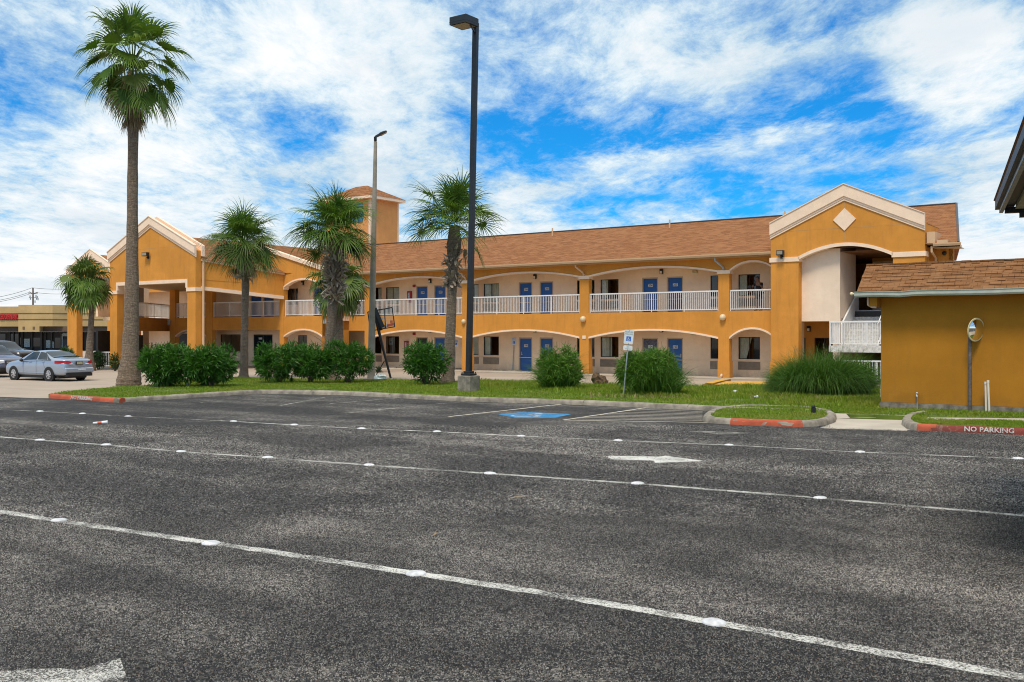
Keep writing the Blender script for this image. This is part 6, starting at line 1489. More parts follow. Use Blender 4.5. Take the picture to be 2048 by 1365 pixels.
def bush(name, lb, px, py, wpx, hpx, mat, n=2600, leaf=(.16, .030), dep=.9, z=KB - .03, Y=None, group=None, whorl=9, lumps=7, twigs=14, cat='bush', droop=.25, seedless=False, flat=.0):
    b = G(px, py, z) if Y is None else Vector(((px - CX) * Y / FPX, Y, z))
    t_ = thing(name, lb, cat, b, 0, group)
    W = wpx * b.y / FPX / 2; H = hpx * b.y / FPX; D = W * dep
    # lumpy volume: a few overlapping ellipsoids
    L = []
    for k in range(lumps):
        a = 2 * math.pi * k / lumps + random.uniform(-.4, .4); r_ = random.uniform(.30, .62)
        L.append((math.cos(a) * W * r_, math.sin(a) * D * r_, H * random.uniform(.38, .68), W * random.uniform(.38, .52), D * random.uniform(.38, .52), H * random.uniform(.30, .40)))
    L.append((0, 0, H * .52, W * .70, D * .70, H * .46))
    ns = n // whorl; C = []
    idx = rng.integers(0, len(L), ns * 3); u_ = unit(rng.normal(0, 1, (ns * 3, 3))); rad = rng.uniform(.45, 1.0, (ns * 3, 1)) ** .45
    La = np.array(L)[idx]; C = La[:, :3] + u_ * rad * La[:, 3:]
    k = (C[:, 2] > .06 + flat * H) & (C[:, 2] < H * 1.03)
    C = C[k][:ns]; N = u_[k][:ns]
    ns = len(C)
    bag = Bag()
    out = unit(N + np.array([0, 0, .55]))
    base = np.repeat(C, whorl, 0); o_ = np.repeat(out, whorl, 0)
    rnd = unit(rng.normal(0, 1, (ns * whorl, 3)))
    dirs = unit(o_ * .9 + rnd * .95)
    base = base + o_ * (rng.uniform(-.10, .06, (ns * whorl, 1)))
    ln = leaf[0] * rng.uniform(.7, 1.3, ns * whorl)
    V_, F = ribbon(base, dirs, ln, leaf[1] * rng.uniform(.8, 1.2, ns * whorl), rnd[:, [1, 2, 0]], 2, droop * rng.uniform(.3, 1.5, ns * whorl), 2.2, .12); bag.add(V_, F)
    bag.build('foliage', mat, t_)
    mb = MB()
    for k in range(twigs):
        q = C[rng.integers(0, ns)]; mb.tube([(random.uniform(-.15, .15) * W, random.uniform(-.15, .15) * D, -.05), (q[0] * .45, q[1] * .45, q[2] * .5), (q[0] * .9, q[1] * .9, q[2] * .95)], [.020, .013, .005], 5)
    mb.build('stem', 'twig', t_)
    return t_
GB = 'oleander bushes along the grass strip'
bush('oleander', 'broad dark oleander bush right of the tall palm trunk', 333, 774, 128, 82, 'olea', 6200, (.25, .050), .9, group=GB)
bush('oleander', 'second broad oleander merging into its neighbour, left of the slim palm', 422, 774, 116, 81, 'olea', 5800, (.25, .050), .9, group=GB)
bush('oleander', 'oleander bush just right of the slim palm trunk', 557, 766, 92, 78, 'olea', 4300, (.24, .048), .9, group=GB)
bush('oleander', 'oleander bush with bare lower stems left of the shaggy palm trunk', 621, 766, 88, 80, 'olea', 4000, (.24, .048), .9, group=GB, flat=.12)
bush('oleander', 'round oleander bush between shaggy palm and concrete pole', 697, 766, 96, 80, 'olea', 4300, (.24, .048), .9, group=GB)
bush('oleander', 'oleander bush against the trunk of the leaning palm', 850, 770, 106, 86, 'olea', 4600, (.24, .046), .9, group=GB)
bush('willowy_bush', 'light green bush mixed with reedy grass right of the black lamp post', 1118, 779, 90, 84, 'weed', 5600, (.24, .036), .9, group='grassy bushes on the strip', droop=.5)
bush('willowy_bush', 'wide green bush mixed with tall grass behind the leaning sign', 1302, 789, 136, 88, 'weed', 9000, (.24, .036), .8, group='grassy bushes on the strip', droop=.5)
def grass_clump(name, lb, px, py, wpx, hpx, mat, n, wd=.022, z=KB - .03, dep=.6, group=None, seeds=0, cat='grass', lumps=1, parent=None, base=None, lean=.75):
    b = G(px, py, z); W = wpx * b.y / FPX / 2; H = hpx * b.y / FPX; D = W * dep
    t_ = parent or thing(name, lb, cat, b, 0, group)
    off = Vector((0, 0, 0)) if parent is None else b - parent.location
    a = rng.uniform(0, 2 * np.pi, n); r_ = np.sqrt(rng.uniform(0, 1, n)); x = np.cos(a) * r_ * W * .62; y_ = np.sin(a) * r_ * D * .62
    prof = np.sqrt(np.clip(1 - (x / (W * .80)) ** 2, .12, 1))
    dirs = unit(np.stack([x / W * lean + rng.normal(0, .22, n), y_ / D * lean * .7 + rng.normal(0, .22, n), np.ones(n)], 1))
    ln = H * rng.uniform(.75, 1.38, n) * prof
    V_, F = ribbon(np.stack([x + off.x, y_ + off.y, np.zeros(n) + off.z], 1), dirs, ln, wd * rng.uniform(.6, 1.3, n), rng.normal(0, 1, (n, 3)) * np.array([1, 1, .1]), 6, rng.uniform(.35, 1.1, n), 1.5, .06)
    bag = Bag(); bag.add(V_, F); o = bag.build('blades', mat, t_)
    if seeds:
        n = seeds; x = rng.uniform(-W * .6, W * .6, n); y_ = rng.uniform(-D * .5, D * .5, n); ln = H * rng.uniform(1.0, 1.28, n)
        dirs = unit(np.stack([rng.normal(0, .12, n), rng.normal(0, .12, n), np.ones(n)], 1)); V_, F = ribbon(np.stack([x + off.x, y_ + off.y, np.zeros(n) + off.z], 1), dirs, ln, np.full(n, .010), rng.normal(0, 1, (n, 3)), 5, np.full(n, .12), 6, .5)
        bag = Bag(); bag.add(V_, F); tips = V_.reshape(n, 12, 3)[:, 10]; q = np.repeat(tips, 14, 0); V2, F2 = ribbon(q - np.repeat(dirs, 14, 0) * rng.uniform(0, .22, (n * 14, 1)), unit(np.repeat(dirs, 14, 0) + rng.normal(0, .5, (n * 14, 3))), np.full(n * 14, .07), np.full(n * 14, .010), rng.normal(0, 1, (n * 14, 3)), 1, np.zeros(n * 14), 2, .3); bag.add(V2, F2)
        bag.build('seed_heads', 'drygrass', t_)
    return t_
byl = {o.get('label'): o for o in COL.objects}
wb1 = byl['light green bush mixed with reedy grass right of the black lamp post']; wb2 = byl['wide green bush mixed with tall grass behind the leaning sign']
grass_clump('', '', 1116, 779, 96, 80, 'tallgrass', 800, .022, dep=.9, parent=wb1, seeds=10)
grass_clump('', '', 1310, 790, 150, 84, 'tallgrass', 900, .024, dep=.7, parent=wb2, seeds=16)
gm = grass_clump('grass_mound', 'large dark mound of tall arching grass beside the ochre gatehouse', 1640, 791, 235, 82, 'tallgrass', 9000, .024, dep=.55, cat='tall grass', seeds=26, lean=.9)
grass_clump('', '', 1600, 792, 120, 72, 'tallgrass', 2600, .022, dep=.7, parent=gm); grass_clump('', '', 1690, 790, 130, 84, 'tallgrass', 3000, .022, dep=.7, parent=gm)
# cycad behind the shaggy palm
sg_ = thing('cycad', 'dark spiky cycad behind the shaggy palm trunk', 'cycad', Vector((AT(657, 668, 54).x, 54, 0)))
bag = Bag(); c_ = np.array([0, 0, 1.35])
for k in range(46):
    az = k * 2.4; el = R(75 - 85 * (k / 46) ** .8); L = 1.35 * random.uniform(.85, 1.1); d = np.array([math.cos(az) * math.cos(el), math.sin(az) * math.cos(el), math.sin(el)]); P = [c_]; dd = d
    for j in range(18): dd = unit(dd + np.array([0, 0, -.055])); P.append(P[-1] + dd * L / 18)
    P = np.array(P); side = unit(np.cross(d, [0, 0, 1.0])); base = np.repeat(P[2:], 2, 0); sg2 = np.tile([1, -1], len(P) - 2)[:, None]; tg = np.repeat(unit(np.diff(P, axis=0))[1:], 2, 0)
    V_, F = ribbon(base, unit(side * sg2 + tg * .8 + np.array([0, 0, .15])), np.tile(.2, len(base)), np.full(len(base), .030), np.tile([0, 0, 1.0], (len(base), 1)), 2, np.full(len(base), .3), 2, .1); bag.add(V_, F)
bag.build('crown', 'sago', sg_); trunk_mesh([(0, 0, -.05), (0, 0, .7), (0, 0, 1.35)], [.3, .28, .25]).build('trunk', 'boots', sg_, True)
n = 260; bag = Bag(); V_, F = ribbon(rng.normal(0, 1, (n, 3)) * [.35, .1, .1] + [-1.1, -.3, .75], unit(rng.normal(0, 1, (n, 3)) * [1, 1, .4] + [0, 0, -.5]), np.full(n, .35), np.full(n, .05), rng.normal(0, 1, (n, 3)), 3, np.full(n, .4)); bag.add(V_, F); bag.build('dead_fronds', 'dead', sg_)
# planting near the left pillars
bush('hedge', 'clipped low hedge behind the silver sedan', 150, 718, 76, 23, 'hedge', 3200, (.10, .04), .5, Y=66, z=0, lumps=5)
bush('hedge', 'dark tropical shrub behind the clipped hedge at the far left', 131, 706, 36, 38, 'hedge', 1500, (.30, .06), .8, Y=69, z=0, lumps=5, droop=.7)
bush('shrub', 'small shrub between the thin palm and the left canopy pillar', 197, 733, 34, 36, 'hedge', 1500, (.11, .05), .8, Y=64, z=0, lumps=5)
bush('shrub', 'loose reddish green shrub at the foot of the left canopy pillar', 231, 737, 30, 36, 'hedge', 1000, (.11, .05), .8, Y=61.5, z=0, lumps=4)
bush('shrub', 'low green shrub behind the tall palm trunk', 282, 731, 34, 34, 'hedge', 1400, (.12, .05), .8, Y=60, z=0, lumps=4)
bush('potted_plant', 'small straggly plant on the drive behind the concrete pole', 757, 735, 16, 12, 'hedge', 300, (.12, .04), .8, Y=59, z=0, lumps=3)
mb = MB(); sweep(mb, smooth_path([G(175, 735), G(205, 738.5), G(240, 738.5), G(300, 737), G(330, 733)], .4), KPROF); struct(mb.build('kerb', 'kerb', smooth=True))
rf_ = thing('white_fence', 'low white picket railing beside the left canopy pillar', 'fence', G(190, 735.5))
mb = MB(); A_, B_ = Vector((-.6, 0, 0)), Vector((1.4, -.3, 0)); mb.bar(A_ + Vector((0, 0, 1.05)), B_ + Vector((0, 0, 1.05)), .06, .07); mb.bar(A_ + Vector((0, 0, .12)), B_ + Vector((0, 0, .12)), .05, .05)
for k in range(17): p = A_.lerp(B_, k / 16); mb.bar(p, p + Vector((0, 0, 1.05)), .025, .025, (0, 1, 0))
mb.build('pickets', 'white', rf_)
mb = MB(); mb.box(-2.2, 0, .3, .35, 2.4, 4.2); wsb = mb.build('balcony', 'white', None)
bpy.data.objects.remove(wsb)

# ------------------------------------------------------------------ vehicles
def interp(x, xs, ys): return float(np.interp(x, xs, ys))
def smooth_interp(x, xs, ys):
    k = max(0, min(len(xs) - 2, int(np.searchsorted(xs, x) - 1))); t_ = min(1, max(0, (x - xs[k]) / (xs[k + 1] - xs[k])))
    def sl(i):
        if i <= 0: return (ys[1] - ys[0]) / (xs[1] - xs[0])
        if i >= len(xs) - 1: return (ys[-1] - ys[-2]) / (xs[-1] - xs[-2])
        a, b_ = (ys[i] - ys[i - 1]) / (xs[i] - xs[i - 1]), (ys[i + 1] - ys[i]) / (xs[i + 1] - xs[i]); return 0 if a * b_ <= 0 else 2 * a * b_ / (a + b_)
    h = xs[k + 1] - xs[k]; m0, m1 = sl(k) * h, sl(k + 1) * h
    return ys[k] * (2 * t_ ** 3 - 3 * t_ ** 2 + 1) + m0 * (t_ ** 3 - 2 * t_ ** 2 + t_) + ys[k + 1] * (-2 * t_ ** 3 + 3 * t_ ** 2) + m1 * (t_ ** 3 - t_ ** 2)
def car(name, lb, loc, heading, paint, spec, group=None, cat='car'):
    """x forward, y left; the body is one skin lofted over the roof, belt and sill lines of spec"""
    t_ = thing(name, lb, cat, loc, heading, group)
    L = spec['L']; W = spec['W'] / 2; tx, tz = spec['top']; bx, bz = spec['belt']; wx, wy = spec['plan']; zs0 = spec['sill']
    gx0_, gx1_ = spec['green']
    def sec(x):
        zt = smooth_interp(x, tx, tz); zb = smooth_interp(x, bx, bz); w_ = W * smooth_interp(x, wx, wy); zb = min(zb, zt - .02)
        g_ = max(0.0, min(1.0, (zt - zb) / .38)); wt = w_ * (.93 - .20 * g_)
        zl_ = zs0 + .06 * (abs(x) / (L / 2)) ** 6
        pr = [(0, zl_), (w_ * .80, zl_), (w_ * .955, zl_ + .05), (w_ * .985, zl_ + .16), (w_ * .99, (zl_ + zb) / 2 - .02), (w_, (zl_ + zb) / 2 + .09), (w_ * .985, zb - .07), (w_ * .955, zb), (w_ * .955 + (wt - w_ * .955) * .55, zb + (zt - zb) * .50), (wt, zb + (zt - zb) * .88), (wt * .86, zt - .012), (wt * .5, zt + .010), (0, zt + .016)]
        return pr
    xs = np.concatenate([np.linspace(-L / 2, -L / 2 + .12, 4), np.linspace(-L / 2 + .2, L / 2 - .2, 44), np.linspace(L / 2 - .12, L / 2, 4)])
    rings = []
    for x in xs:
        pr = sec(x); rings.append([(x, y_, z_) for y_, z_ in pr] + [(x, -y_, z_) for y_, z_ in pr[-2:0:-1]])
    mb = MB(); mb.loft(rings, True, True); body = mb.build('body', paint, t_, 'all')
    sb = body.modifiers.new('soft', 'SUBSURF'); sb.levels = 1; sb.render_levels = 1
    def S_(x, v_, side=1):         # point on the skin and outward normal
        pr = sec(x); k = min(int(v_), len(pr) - 2); f = v_ - k; a, b_ = pr[k], pr[k + 1]
        y_, z_ = a[0] + (b_[0] - a[0]) * f, a[1] + (b_[1] - a[1]) * f; d = Vector((b_[0] - a[0], b_[1] - a[1])).normalized()
        return Vector((x, side * y_, z_)), Vector((0, side * d.y, -d.x))
    def patch(corner, nm, mat, off=.010, nu=10, nv=4, parent=None, sides=(1,), outn=None):
        for sd in sides:
            (xa, xb, va), (xc, xd, vb) = corner        # lower edge from xa to xb at va, upper edge from xc to xd at vb
            mb = MB(); G_ = []
            for j in range(nv + 1):
                q = j / nv; row = []
                for i in range(nu + 1):
                    p_ = i / nu; x = (xa + (xb - xa) * p_) * (1 - q) + (xc + (xd - xc) * p_) * q; P, N = S_(x, va + (vb - va) * q, sd)
                    row.append(P + N * off + (Vector(outn) if outn else Vector((0, 0, 0))))
                G_.append(row)
            mb.loft(G_, False); o = mb.build(nm, mat, parent or t_, 'all')
        return o
    for w0 in spec['side_glass']: patch(w0, 'side_window', 'carglass', .012, sides=(1, -1))
    def across(x0_, x1_, v0, nm, mat, off=.012, parent=None, k0=.86):
        mb = MB(); G_ = []
        for i in range(9):
            x = x0_ + (x1_ - x0_) * i / 8; row = []
            for v_ in np.linspace(v0, 12, 7): P, N = S_(x, v_, 1); row.append(P + N * off)
            for v_ in np.linspace(12, v0, 7)[1:]: P, N = S_(x, v_, -1); row.append(P + N * off)
            G_.append(row)
        mb.loft(G_, False); return mb.build(nm, mat, parent or t_, 'all')
    for (x0_, x1_, nm) in spec['end_glass']: across(x0_, x1_, 9.25, nm, 'carglass', .016)
    R0 = spec['wheel_r']
    for x in spec['axles']:
        for sd in (1, -1):
            wy_ = W * smooth_interp(x, wx, wy)
            mb = MB(); n = 26
            mb.loft([[(x + r_ * math.cos(2 * math.pi * k / n), sd * y_, R0 + r_ * math.sin(2 * math.pi * k / n)) for k in range(n)] for r_, y_ in ((R0 + .055, wy_ - .10), (R0 + .055, wy_ + .004), (R0 - .02, wy_ + .003))], True, False)
            mb.build('wheel_arch', 'dark', t_)
            mb = MB(); y0_ = wy_ + .012
            mb.loft([[(x + r_ * math.cos(2 * math.pi * k / n), sd * y_, R0 + r_ * math.sin(2 * math.pi * k / n)) for k in range(n)] for r_, y_ in ((R0 * .62, y0_ - .22), (R0 * .97, y0_ - .21), (R0, y0_ - .17), (R0, y0_ - .03), (R0 * .95, y0_), (R0 * .68, y0_ + .004), (R0 * .66, y0_ - .03))], True, False)
            wh = mb.build('wheel', 'tyre', t_, True)
            mb = MB(); yr = y0_ - .01
            mb.loft([[(x + r_ * math.cos(2 * math.pi * k / n), sd * y_, R0 + r_ * math.sin(2 * math.pi * k / n)) for k in range(n)] for r_, y_ in ((R0 * .67, yr), (R0 * .60, yr), (R0 * .58, yr - .05))], True, False)
            for k in range(7):
                a = 2 * math.pi * k / 7 + .3; c_, s_ = math.cos(a), math.sin(a); pts = [(R0 * .10, -.5), (R0 * .60, -.9), (R0 * .60, .9), (R0 * .10, .5)]; hw = .035
                mb.add([(x + c_ * r_ - s_ * q * hw, sd * (yr + .006), R0 + s_ * r_ + c_ * q * hw) for r_, q in pts] + [(x + c_ * r_ - s_ * q * hw, sd * (yr - .03), R0 + s_ * r_ + c_ * q * hw) for r_, q in pts], [(0, 1, 2, 3), (0, 4, 5, 1), (2, 6, 7, 3)])
            mb.cyl((x, sd * (yr + .008), R0), R0 * .16, -.04 * sd, 12, 'y'); mb.build('rim', 'rim', wh)
            mb = MB(); mb.loft([[(x + R0 * .585 * math.cos(2 * math.pi * k / n), sd * (yr - q), R0 + R0 * .585 * math.sin(2 * math.pi * k / n)) for k in range(n)] for q in (.05, .055)], True, True); mb.build('brake_disc', 'dark', wh)
    for fn in spec.get('extras', []): fn(t_, patch, across, S_, W, L)
    mb = MB(); mb.box(-L / 2 + .5, L / 2 - .5, -W * .85, W * .85, zs0 - .10, zs0 + .03); mb.build('underbody', 'dark', t_)
    return t_
def sedan_extras(t_, patch, across, S_, W, L):
    for sd in (1, -1):
        mb = MB()                                        # tail lamps wrap round the rear corner
        G_ = []
        for z_ in (.86, .90, .95, 1.0):
            row = []
            for x, fy in ((-L / 2 + .62, 1.0), (-L / 2 + .45, 1.0), (-L / 2 + .28, .985), (-L / 2 + .14, .955), (-L / 2 + .06, .90), (-L / 2 + .015, .80), (-L / 2 - .005, .62)):
                wv = W * smooth_interp(x, SED['plan'][0], SED['plan'][1]); row.append((x - (.012 if fy < .95 else 0) - (1.0 - z_) * .12 * (fy < .9), sd * (wv * fy + .008), z_ - (.05 if fy < .7 else 0) * (z_ > .97) - (0 if fy < .99 else .03 * (1 - abs(z_ - .93) / .07))))
            G_.append(row)
        mb.loft(G_, False); tl__ = mb.build('tail_lamp', 'tail', t_, 'all')
        mb = MB(); mb.bevbox(-L / 2 - .035, -L / 2 + .05, sd * W * .5 - .10 if sd > 0 else -W * .5 - .06, sd * W * .5 + .06 if sd > 0 else -W * .5 + .10, .82, .86, .01); mb.build('reverse_lamp', 'clear', tl__)
        mb = MB(); mb.sphere((.62, sd * (W + .09), 1.0), .11, 10, 8, .8, .9, .65); mb.build('side_mirror', 'dark', t_, 'all')
        for hx in (.05, -.95): mb = MB(); P, N = S_(hx, 6.3, sd); mb.bevbox(P.x - .10, P.x + .10, min(P.y, P.y + sd * .03), max(P.y, P.y + sd * .03), P.z - .015, P.z + .015, .006); mb.build('door_handle', 'silver', t_)
        mb = MB()                                        # door gaps
        for xg in (.62, -.42, -1.25):
            row = [S_(xg + (.10 * (v_ - 3) if xg < -1 else 0), v_, sd) for v_ in np.linspace(2.4, 7.1, 10)]
            mb.loft([[P + N * .009 + Vector((q, 0, 0)) for P, N in row] for q in (-.006, .006)], False)
        mb.build('door_gap', 'dark', t_)
        mb = MB(); mb.bar(S_(.85, 7.02, sd)[0] + Vector((0, sd * .012, 0)), S_(-1.5, 7.02, sd)[0] + Vector((0, sd * .012, 0)), .012, .025); mb.build('window_trim', 'dark', t_)
        mb = MB(); row0 = [S_(x, 3.0, sd)[0] + Vector((0, sd * .012, 0)) for x in np.linspace(1.0, -1.05, 12)]; mb.tube(row0, .02, 6); mb.build('side_moulding', 'silver', t_)
    xr = -L / 2 - .045
    mb = MB(); mb.bevbox(xr, xr + .05, -.19, .19, .80, .96, .006); pl_ = mb.build('plate_recess', 'dark', t_)
    mb = MB(); mb.bevbox(xr - .012, xr - .002, -.155, .155, .82, .94, .004); mb.build('licence_plate', 'plate', pl_)
    mb = MB(); mb.bevbox(xr - .03, xr + .10, -W * .86, W * .86, .40, .66, .05); mb.build('rear_bumper', 'silver', t_, True)
    mb = MB(); mb.box(xr - .036, xr - .028, -.30, .10, .545, .60); mb.build('bumper_sticker', 'signwhite', t_)
    mb = MB(); mb.box(xr - .02, xr + .2, -W * .75, W * .75, .24, .39); mb.build('rear_valance', 'dark', t_)
    mb = MB(); row = [(xr + .032 + .06 * abs(q) ** 3, q * W * .72, .985) for q in np.linspace(-1, 1, 9)]; mb.tube(row, .012, 6); mb.build('boot_lip', 'silver', t_)
SED = dict(L=4.9, W=1.84, sill=.24, wheel_r=.325, axles=(1.42, -1.38), green=(-1.9, 1.1),
    top=([-2.45, -2.40, -2.25, -1.75, -1.50, -.75, -.2, .35, 1.20, 1.8, 2.2, 2.40, 2.45], [.80, 1.00, 1.08, 1.13, 1.17, 1.43, 1.475, 1.42, 1.02, .93, .82, .70, .50]),
    belt=([-2.45, -2.3, -1.6, 0, 1.0, 1.8, 2.3, 2.45], [.70, .93, 1.00, .97, .92, .82, .70, .48]),
    plan=([-2.45, -2.38, -2.1, -1.4, 0, 1.4, 2.0, 2.3, 2.45], [.80, .88, .95, .99, 1.0, .99, .93, .83, .64]),
    side_glass=(((.82, -.36, 7.25), (.12, -.38, 9.0)), ((-.46, -1.18, 7.25), (-.46, -.92, 9.0)), ((-1.24, -1.55, 7.3), (-.98, -1.02, 8.8))),
    end_glass=((.42, 1.14, 'windscreen'), (-.78, -1.62, 'rear_window')), extras=[sedan_extras])
rl, fl_ = G(96.3, 762.5), G(30, 759.5)
hd_ = Vector((-.86, .51, 0)).normalized(); left = Vector((-hd_.y, hd_.x, 0))
cc = G(96.5, 763.0) + hd_ * 1.38 - left * .92
car('parked_car', 'silver blue four door sedan parked on the pale drive at the left', (cc.x, cc.y, 0), math.atan2(hd_.y, hd_.x), 'silver', SED, 'cars parked at the left')
def van_extras(t_, patch, across, S_, W, L):
    for sd in (1, -1):
        mb = MB(); mb.bevbox(L / 2 - .30, L / 2 - .02, sd * W * .52 if sd > 0 else -W * .90, sd * W * .90 if sd > 0 else -W * .52, .72, .92, .05); mb.build('headlight', 'clear', t_, True)
        mb = MB(); mb.sphere((.95, sd * (W + .1), 1.10), .13, 10, 8, .8, .9, .7); mb.build('side_mirror', 'dark', t_, 'all')
    mb = MB(); mb.bevbox(L / 2 - .06, L / 2 + .03, -W * .5, W * .5, .66, .90, .02); g_ = mb.build('grille', 'dark', t_)
    mb = MB()
    for z_ in (.70, .78, .86): mb.box(L / 2 + .028, L / 2 + .05, -W * .48, W * .48, z_ - .022, z_ + .022)
    mb.build('grille_bar', 'rim', g_)
    mb = MB(); mb.bevbox(L / 2 - .25, L / 2 + .05, -W * .92, W * .92, .30, .58, .08); mb.build('front_bumper', 'dark', t_, True)
VAN = dict(L=5.0, W=1.96, sill=.26, wheel_r=.34, axles=(1.5, -1.45), green=(-2.3, 1.3),
    top=([-2.5, -2.42, -2.2, -1.2, 0, .55, 1.45, 1.9, 2.3, 2.46, 2.5], [1.1, 1.55, 1.72, 1.77, 1.76, 1.70, 1.16, 1.07, .98, .86, .60]),
    belt=([-2.5, -2.3, 0, 1.3, 2.0, 2.4, 2.5], [.85, 1.03, 1.03, 1.0, .90, .80, .55]), plan=([-2.5, -2.4, -1.5, 0, 1.5, 2.1, 2.4, 2.5], [.85, .92, .99, 1, .99, .94, .84, .70]),
    side_glass=(((1.15, .15, 7.25), (.62, .15, 9.0)), ((.05, -1.0, 7.25), (.05, -1.0, 9.0)), ((-1.1, -2.1, 7.25), (-1.1, -2.0, 9.0))), end_glass=((.60, 1.42, 'windscreen'),), extras=[van_extras])
vh = Vector((.80, -.42, 0)).normalized(); vp = AT(25, 668, 53.0)
vc = Vector((vp.x, 53.0, 0)) - vh * 2.35
car('parked_minivan', 'grey violet minivan nosing in at the left edge, chrome barred grille', (vc.x, vc.y, 0), math.atan2(vh.y, vh.x), 'greycar', VAN, 'cars parked at the left', 'minivan')
def pick_extras(t_, patch, across, S_, W, L):
    for sd in (1, -1): mb = MB(); mb.sphere((.85, sd * (W + .12), 1.22), .14, 10, 8, .8, .9, .8); mb.build('side_mirror', 'dark', t_, 'all')
SUV = dict(L=5.2, W=1.98, sill=.34, wheel_r=.38, axles=(1.6, -1.55), green=(-2.3, 1.2),
    top=([-2.6, -2.5, -2.2, -1.0, 0, .45, 1.15, 1.8, 2.4, 2.55, 2.6], [1.1, 1.60, 1.80, 1.84, 1.83, 1.77, 1.26, 1.20, 1.10, .98, .70]),
    belt=([-2.6, -2.4, 0, 1.2, 2.2, 2.5, 2.6], [.95, 1.16, 1.16, 1.14, 1.05, .92, .62]), plan=([-2.6, -2.5, -1.5, 0, 1.5, 2.2, 2.5, 2.6], [.88, .94, .99, 1, .99, .95, .86, .72]),
    side_glass=(((.95, .10, 7.25), (.50, .10, 9.0)), ((0.0, -.95, 7.25), (0.0, -.95, 9.0)), ((-1.05, -2.1, 7.25), (-1.05, -2.05, 9.0))), end_glass=((.50, 1.12, 'windscreen'),), extras=[pick_extras])
sh = Vector((.94, -.34, 0)).normalized(); sp0 = AT(62, 668, 66.0); sc = Vector((sp0.x, 66, 0)) - sh * 2.6
car('parked_truck', 'dark brown sport utility vehicle parked behind the sedan and minivan', (sc.x, sc.y, 0), math.atan2(sh.y, sh.x), 'blackcar', SUV, 'cars parked at the left', 'car')

# ------------------------------------------------------------------ person leaning on the upper railing
def skin_obj(name, verts, edges, radii, mat, parent, root=0, levels=2):
    me = bpy.data.meshes.new(name); me.from_pydata([tuple(v_) for v_ in verts], edges, []); me.materials.append(M[mat])
    o = bpy.data.objects.new(name, me); COL.objects.link(o); o.parent = parent
    md = o.modifiers.new('skin', 'SKIN'); md.use_smooth_shade = True
    ly = me.skin_vertices[0].data if me.skin_vertices else None
    if ly is None:
        bm = bmesh.new(); bm.from_mesh(me); bm.verts.layers.skin.verify(); bm.to_mesh(me); bm.free(); ly = me.skin_vertices[0].data
    for i, r_ in enumerate(radii): ly[i].radius = (r_, r_) if isinstance(r_, (int, float)) else r_; ly[i].use_root = (i == root)
    s2 = o.modifiers.new('soft', 'SUBSURF'); s2.levels = levels; s2.render_levels = levels
    return o
ps = S(1518, .55)
pw = M2W(ps, .52, FL - .003)
person = thing('person', 'person in black top and shorts leaning on the upper railing, hand raised to the face', 'person', pw, -ALPHA)
# own axes: -y looks out over the railing
Vb = [(0, .05, .92), (0, .03, 1.08), (0, -.02, 1.26), (0, -.05, 1.40), (-.02, -.07, 1.49), (-.03, -.10, 1.60), (-.04, -.11, 1.70),        # 0-6 pelvis .. crown
      (-.17, -.06, 1.38), (-.33, -.16, 1.16), (-.30, -.38, 1.06), (-.29, -.45, 1.02),                                              # 7-10 picture-left arm resting on the rail
      (.17, -.05, 1.38), (.25, -.12, 1.14), (.10, -.24, 1.36), (.045, -.235, 1.46),                                              # 11-14 picture-right arm to the face
      (-.10, .04, .88), (-.12, .02, .50), (-.13, .08, .09), (-.14, -.08, .03),                                                   # 15-18 leg
      (.10, .04, .88), (.13, -.03, .50), (.10, .06, .09), (.11, -.10, .03)]
Eb = [(0, 1), (1, 2), (2, 3), (3, 4), (4, 5), (5, 6), (3, 7), (7, 8), (8, 9), (9, 10), (3, 11), (11, 12), (12, 13), (13, 14), (0, 15), (15, 16), (16, 17), (17, 18), (0, 19), (19, 20), (20, 21), (21, 22)]
Rb = [(.15, .11), (.125, .095), (.14, .10), (.13, .085), .052, (.078, .09), (.062, .075), .058, .042, .030, .026, .058, .042, .030, .026, .085, .058, .038, .034, .085, .058, .038, .034]
skin_obj('body', Vb, Eb, Rb, 'skin', person)
Vt = [(0, .05, .94), (0, .03, 1.08), (0, -.02, 1.26), (0, -.05, 1.40), (-.17, -.06, 1.38), (-.25, -.11, 1.27), (.17, -.05, 1.38), (.215, -.09, 1.25)]
skin_obj('top', Vt, [(0, 1), (1, 2), (2, 3), (3, 4), (4, 5), (3, 6), (6, 7)], [(.165, .125), (.145, .11), (.158, .115), (.145, .098), .075, .062, .075, .062], 'cloth', person)
Vs = [(0, .05, .93), (-.10, .04, .86), (-.118, .025, .58), (.10, .04, .86), (.125, -.015, .58)]
skin_obj('shorts', Vs, [(0, 1), (1, 2), (0, 3), (3, 4)], [(.17, .13), .112, .092, .112, .092], 'cloth', person)
mb = MB(); mb.sphere((-.035, -.075, 1.665), .105, 14, 10, .92, 1.06, .95)
mb.v = [(x, max(y_, -.135 + .0 * z_) if z_ < 1.70 else y_, z_) for x, y_, z_ in mb.v]; mb.sphere((-.03, .03, 1.70), .055, 10, 8); mb.build('hair', 'hair', person, 'all')
mb = MB()
for ex_ in (-.065, -.005): mb.sphere((ex_, -.186, 1.615), .010, 8, 6)
mb.build('eye', 'dark', person)
mb = MB(); mb.sphere((-.035, -.197, 1.592), .014, 8, 6, .8, 1.1, 1.5); mb.sphere((-.035, -.186, 1.553), .020, 8, 6, 1.2, .5, .35)
for ex_ in (-.115, .045): mb.sphere((ex_, -.10, 1.605), .025, 8, 6, .4, .8, 1.2)
mb.build('face', 'skin', person, 'all')
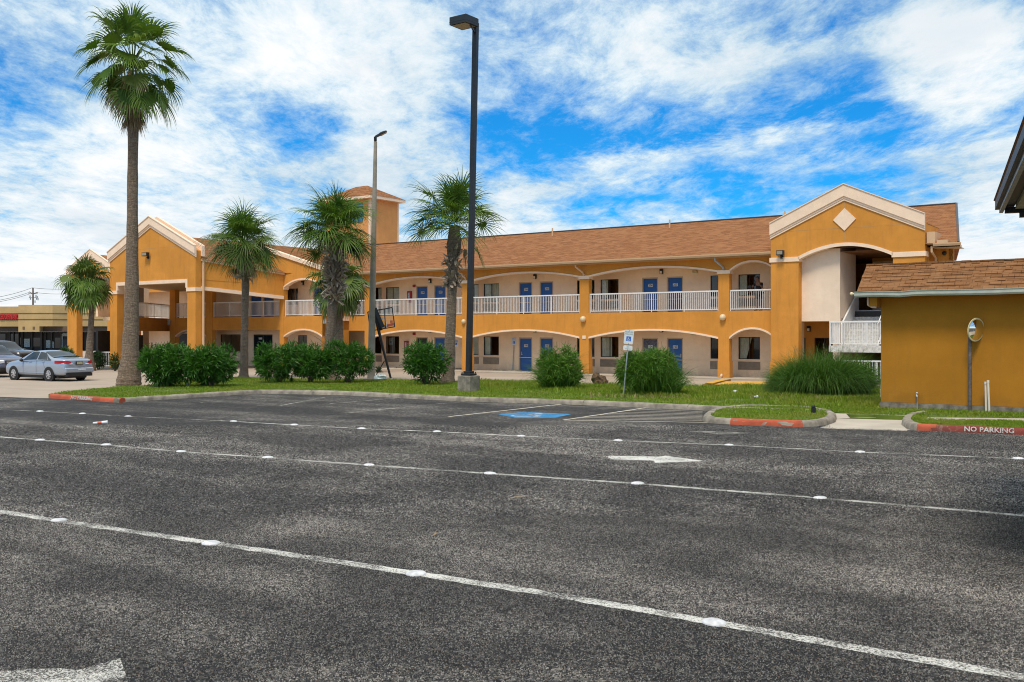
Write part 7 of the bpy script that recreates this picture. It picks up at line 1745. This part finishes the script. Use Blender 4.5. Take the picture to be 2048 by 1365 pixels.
def hand(wrist, fdir, nrm, nm):
    w_ = Vector(wrist); f = Vector(fdir).normalized(); n_ = Vector(nrm).normalized(); s_ = f.cross(n_).normalized()
    V_ = [w_, w_ + f * .05, w_ + f * .085]; E_ = [(0, 1), (1, 2)]; R_ = [.024, (.036, .020), (.036, .017)]
    for k, (o_, ln) in enumerate(((-.033, .062), (-.011, .075), (.011, .070), (.031, .055))):
        i = len(V_); V_ += [w_ + f * .088 + s_ * o_, w_ + f * (.088 + ln * .55) + s_ * o_ * 1.1 - n_ * .008, w_ + f * (.088 + ln * .9) + s_ * o_ * 1.1 - n_ * .030]; E_ += [(2, i), (i, i + 1), (i + 1, i + 2)]; R_ += [.010, .009, .008]
    i = len(V_); V_ += [w_ + f * .04 - s_ * .045 - n_ * .01, w_ + f * .085 - s_ * .060 - n_ * .025]; E_ += [(1, i), (i, i + 1)]; R_ += [.011, .009]
    skin_obj(nm, V_, E_, R_, 'skin', person, 0, 1)
hand((-.29, -.44, 1.025), (0, -.6, -.8), (0, -.8, .6), 'hand'); hand((.05, -.235, 1.44), (-.25, .05, .95), (0, -1, 0), 'hand')
mb = MB()
for x in (-.14, .11): mb.bevbox(x - .045, x + .045, -.19, .10, .002, .05, .015)
mb.build('shoe', 'cloth', person)
mb = MB(); mb.sphere((-.36, -.30, 1.20), .11, 10, 8, 1.2, .8, .9); tag(mb.build('black_bag', 'cloth'), 'small black bag held over the upper railing by the person', 'bag'); bb = [o for o in COL.objects if o.name == 'black_bag'][0]; bb.location = pw; bb.rotation_euler = (0, 0, -ALPHA)
# chair on the upper walkway of the stair tower
cw = M2W(S(1702, 3.4), 3.4, FL); ch = thing('chair', 'dark chair on the upper walkway at the top of the white stairs', 'chair', cw, -ALPHA + R(70))
mb = MB(); mb.bevbox(-.22, .22, -.22, .22, .42, .46, .01); mb.build('seat', 'black', ch)
mb = MB(); mb.bevbox(-.22, .22, .20, .24, .55, .95, .01); mb.build('backrest', 'black', ch)
for x in (-.2, .2):
    for y_ in (-.2, .22): mb = MB(); mb.tube([(x, y_, 0), (x, y_, .43 if y_ < 0 else .6)], .015, 6); mb.build('leg', 'black', ch)
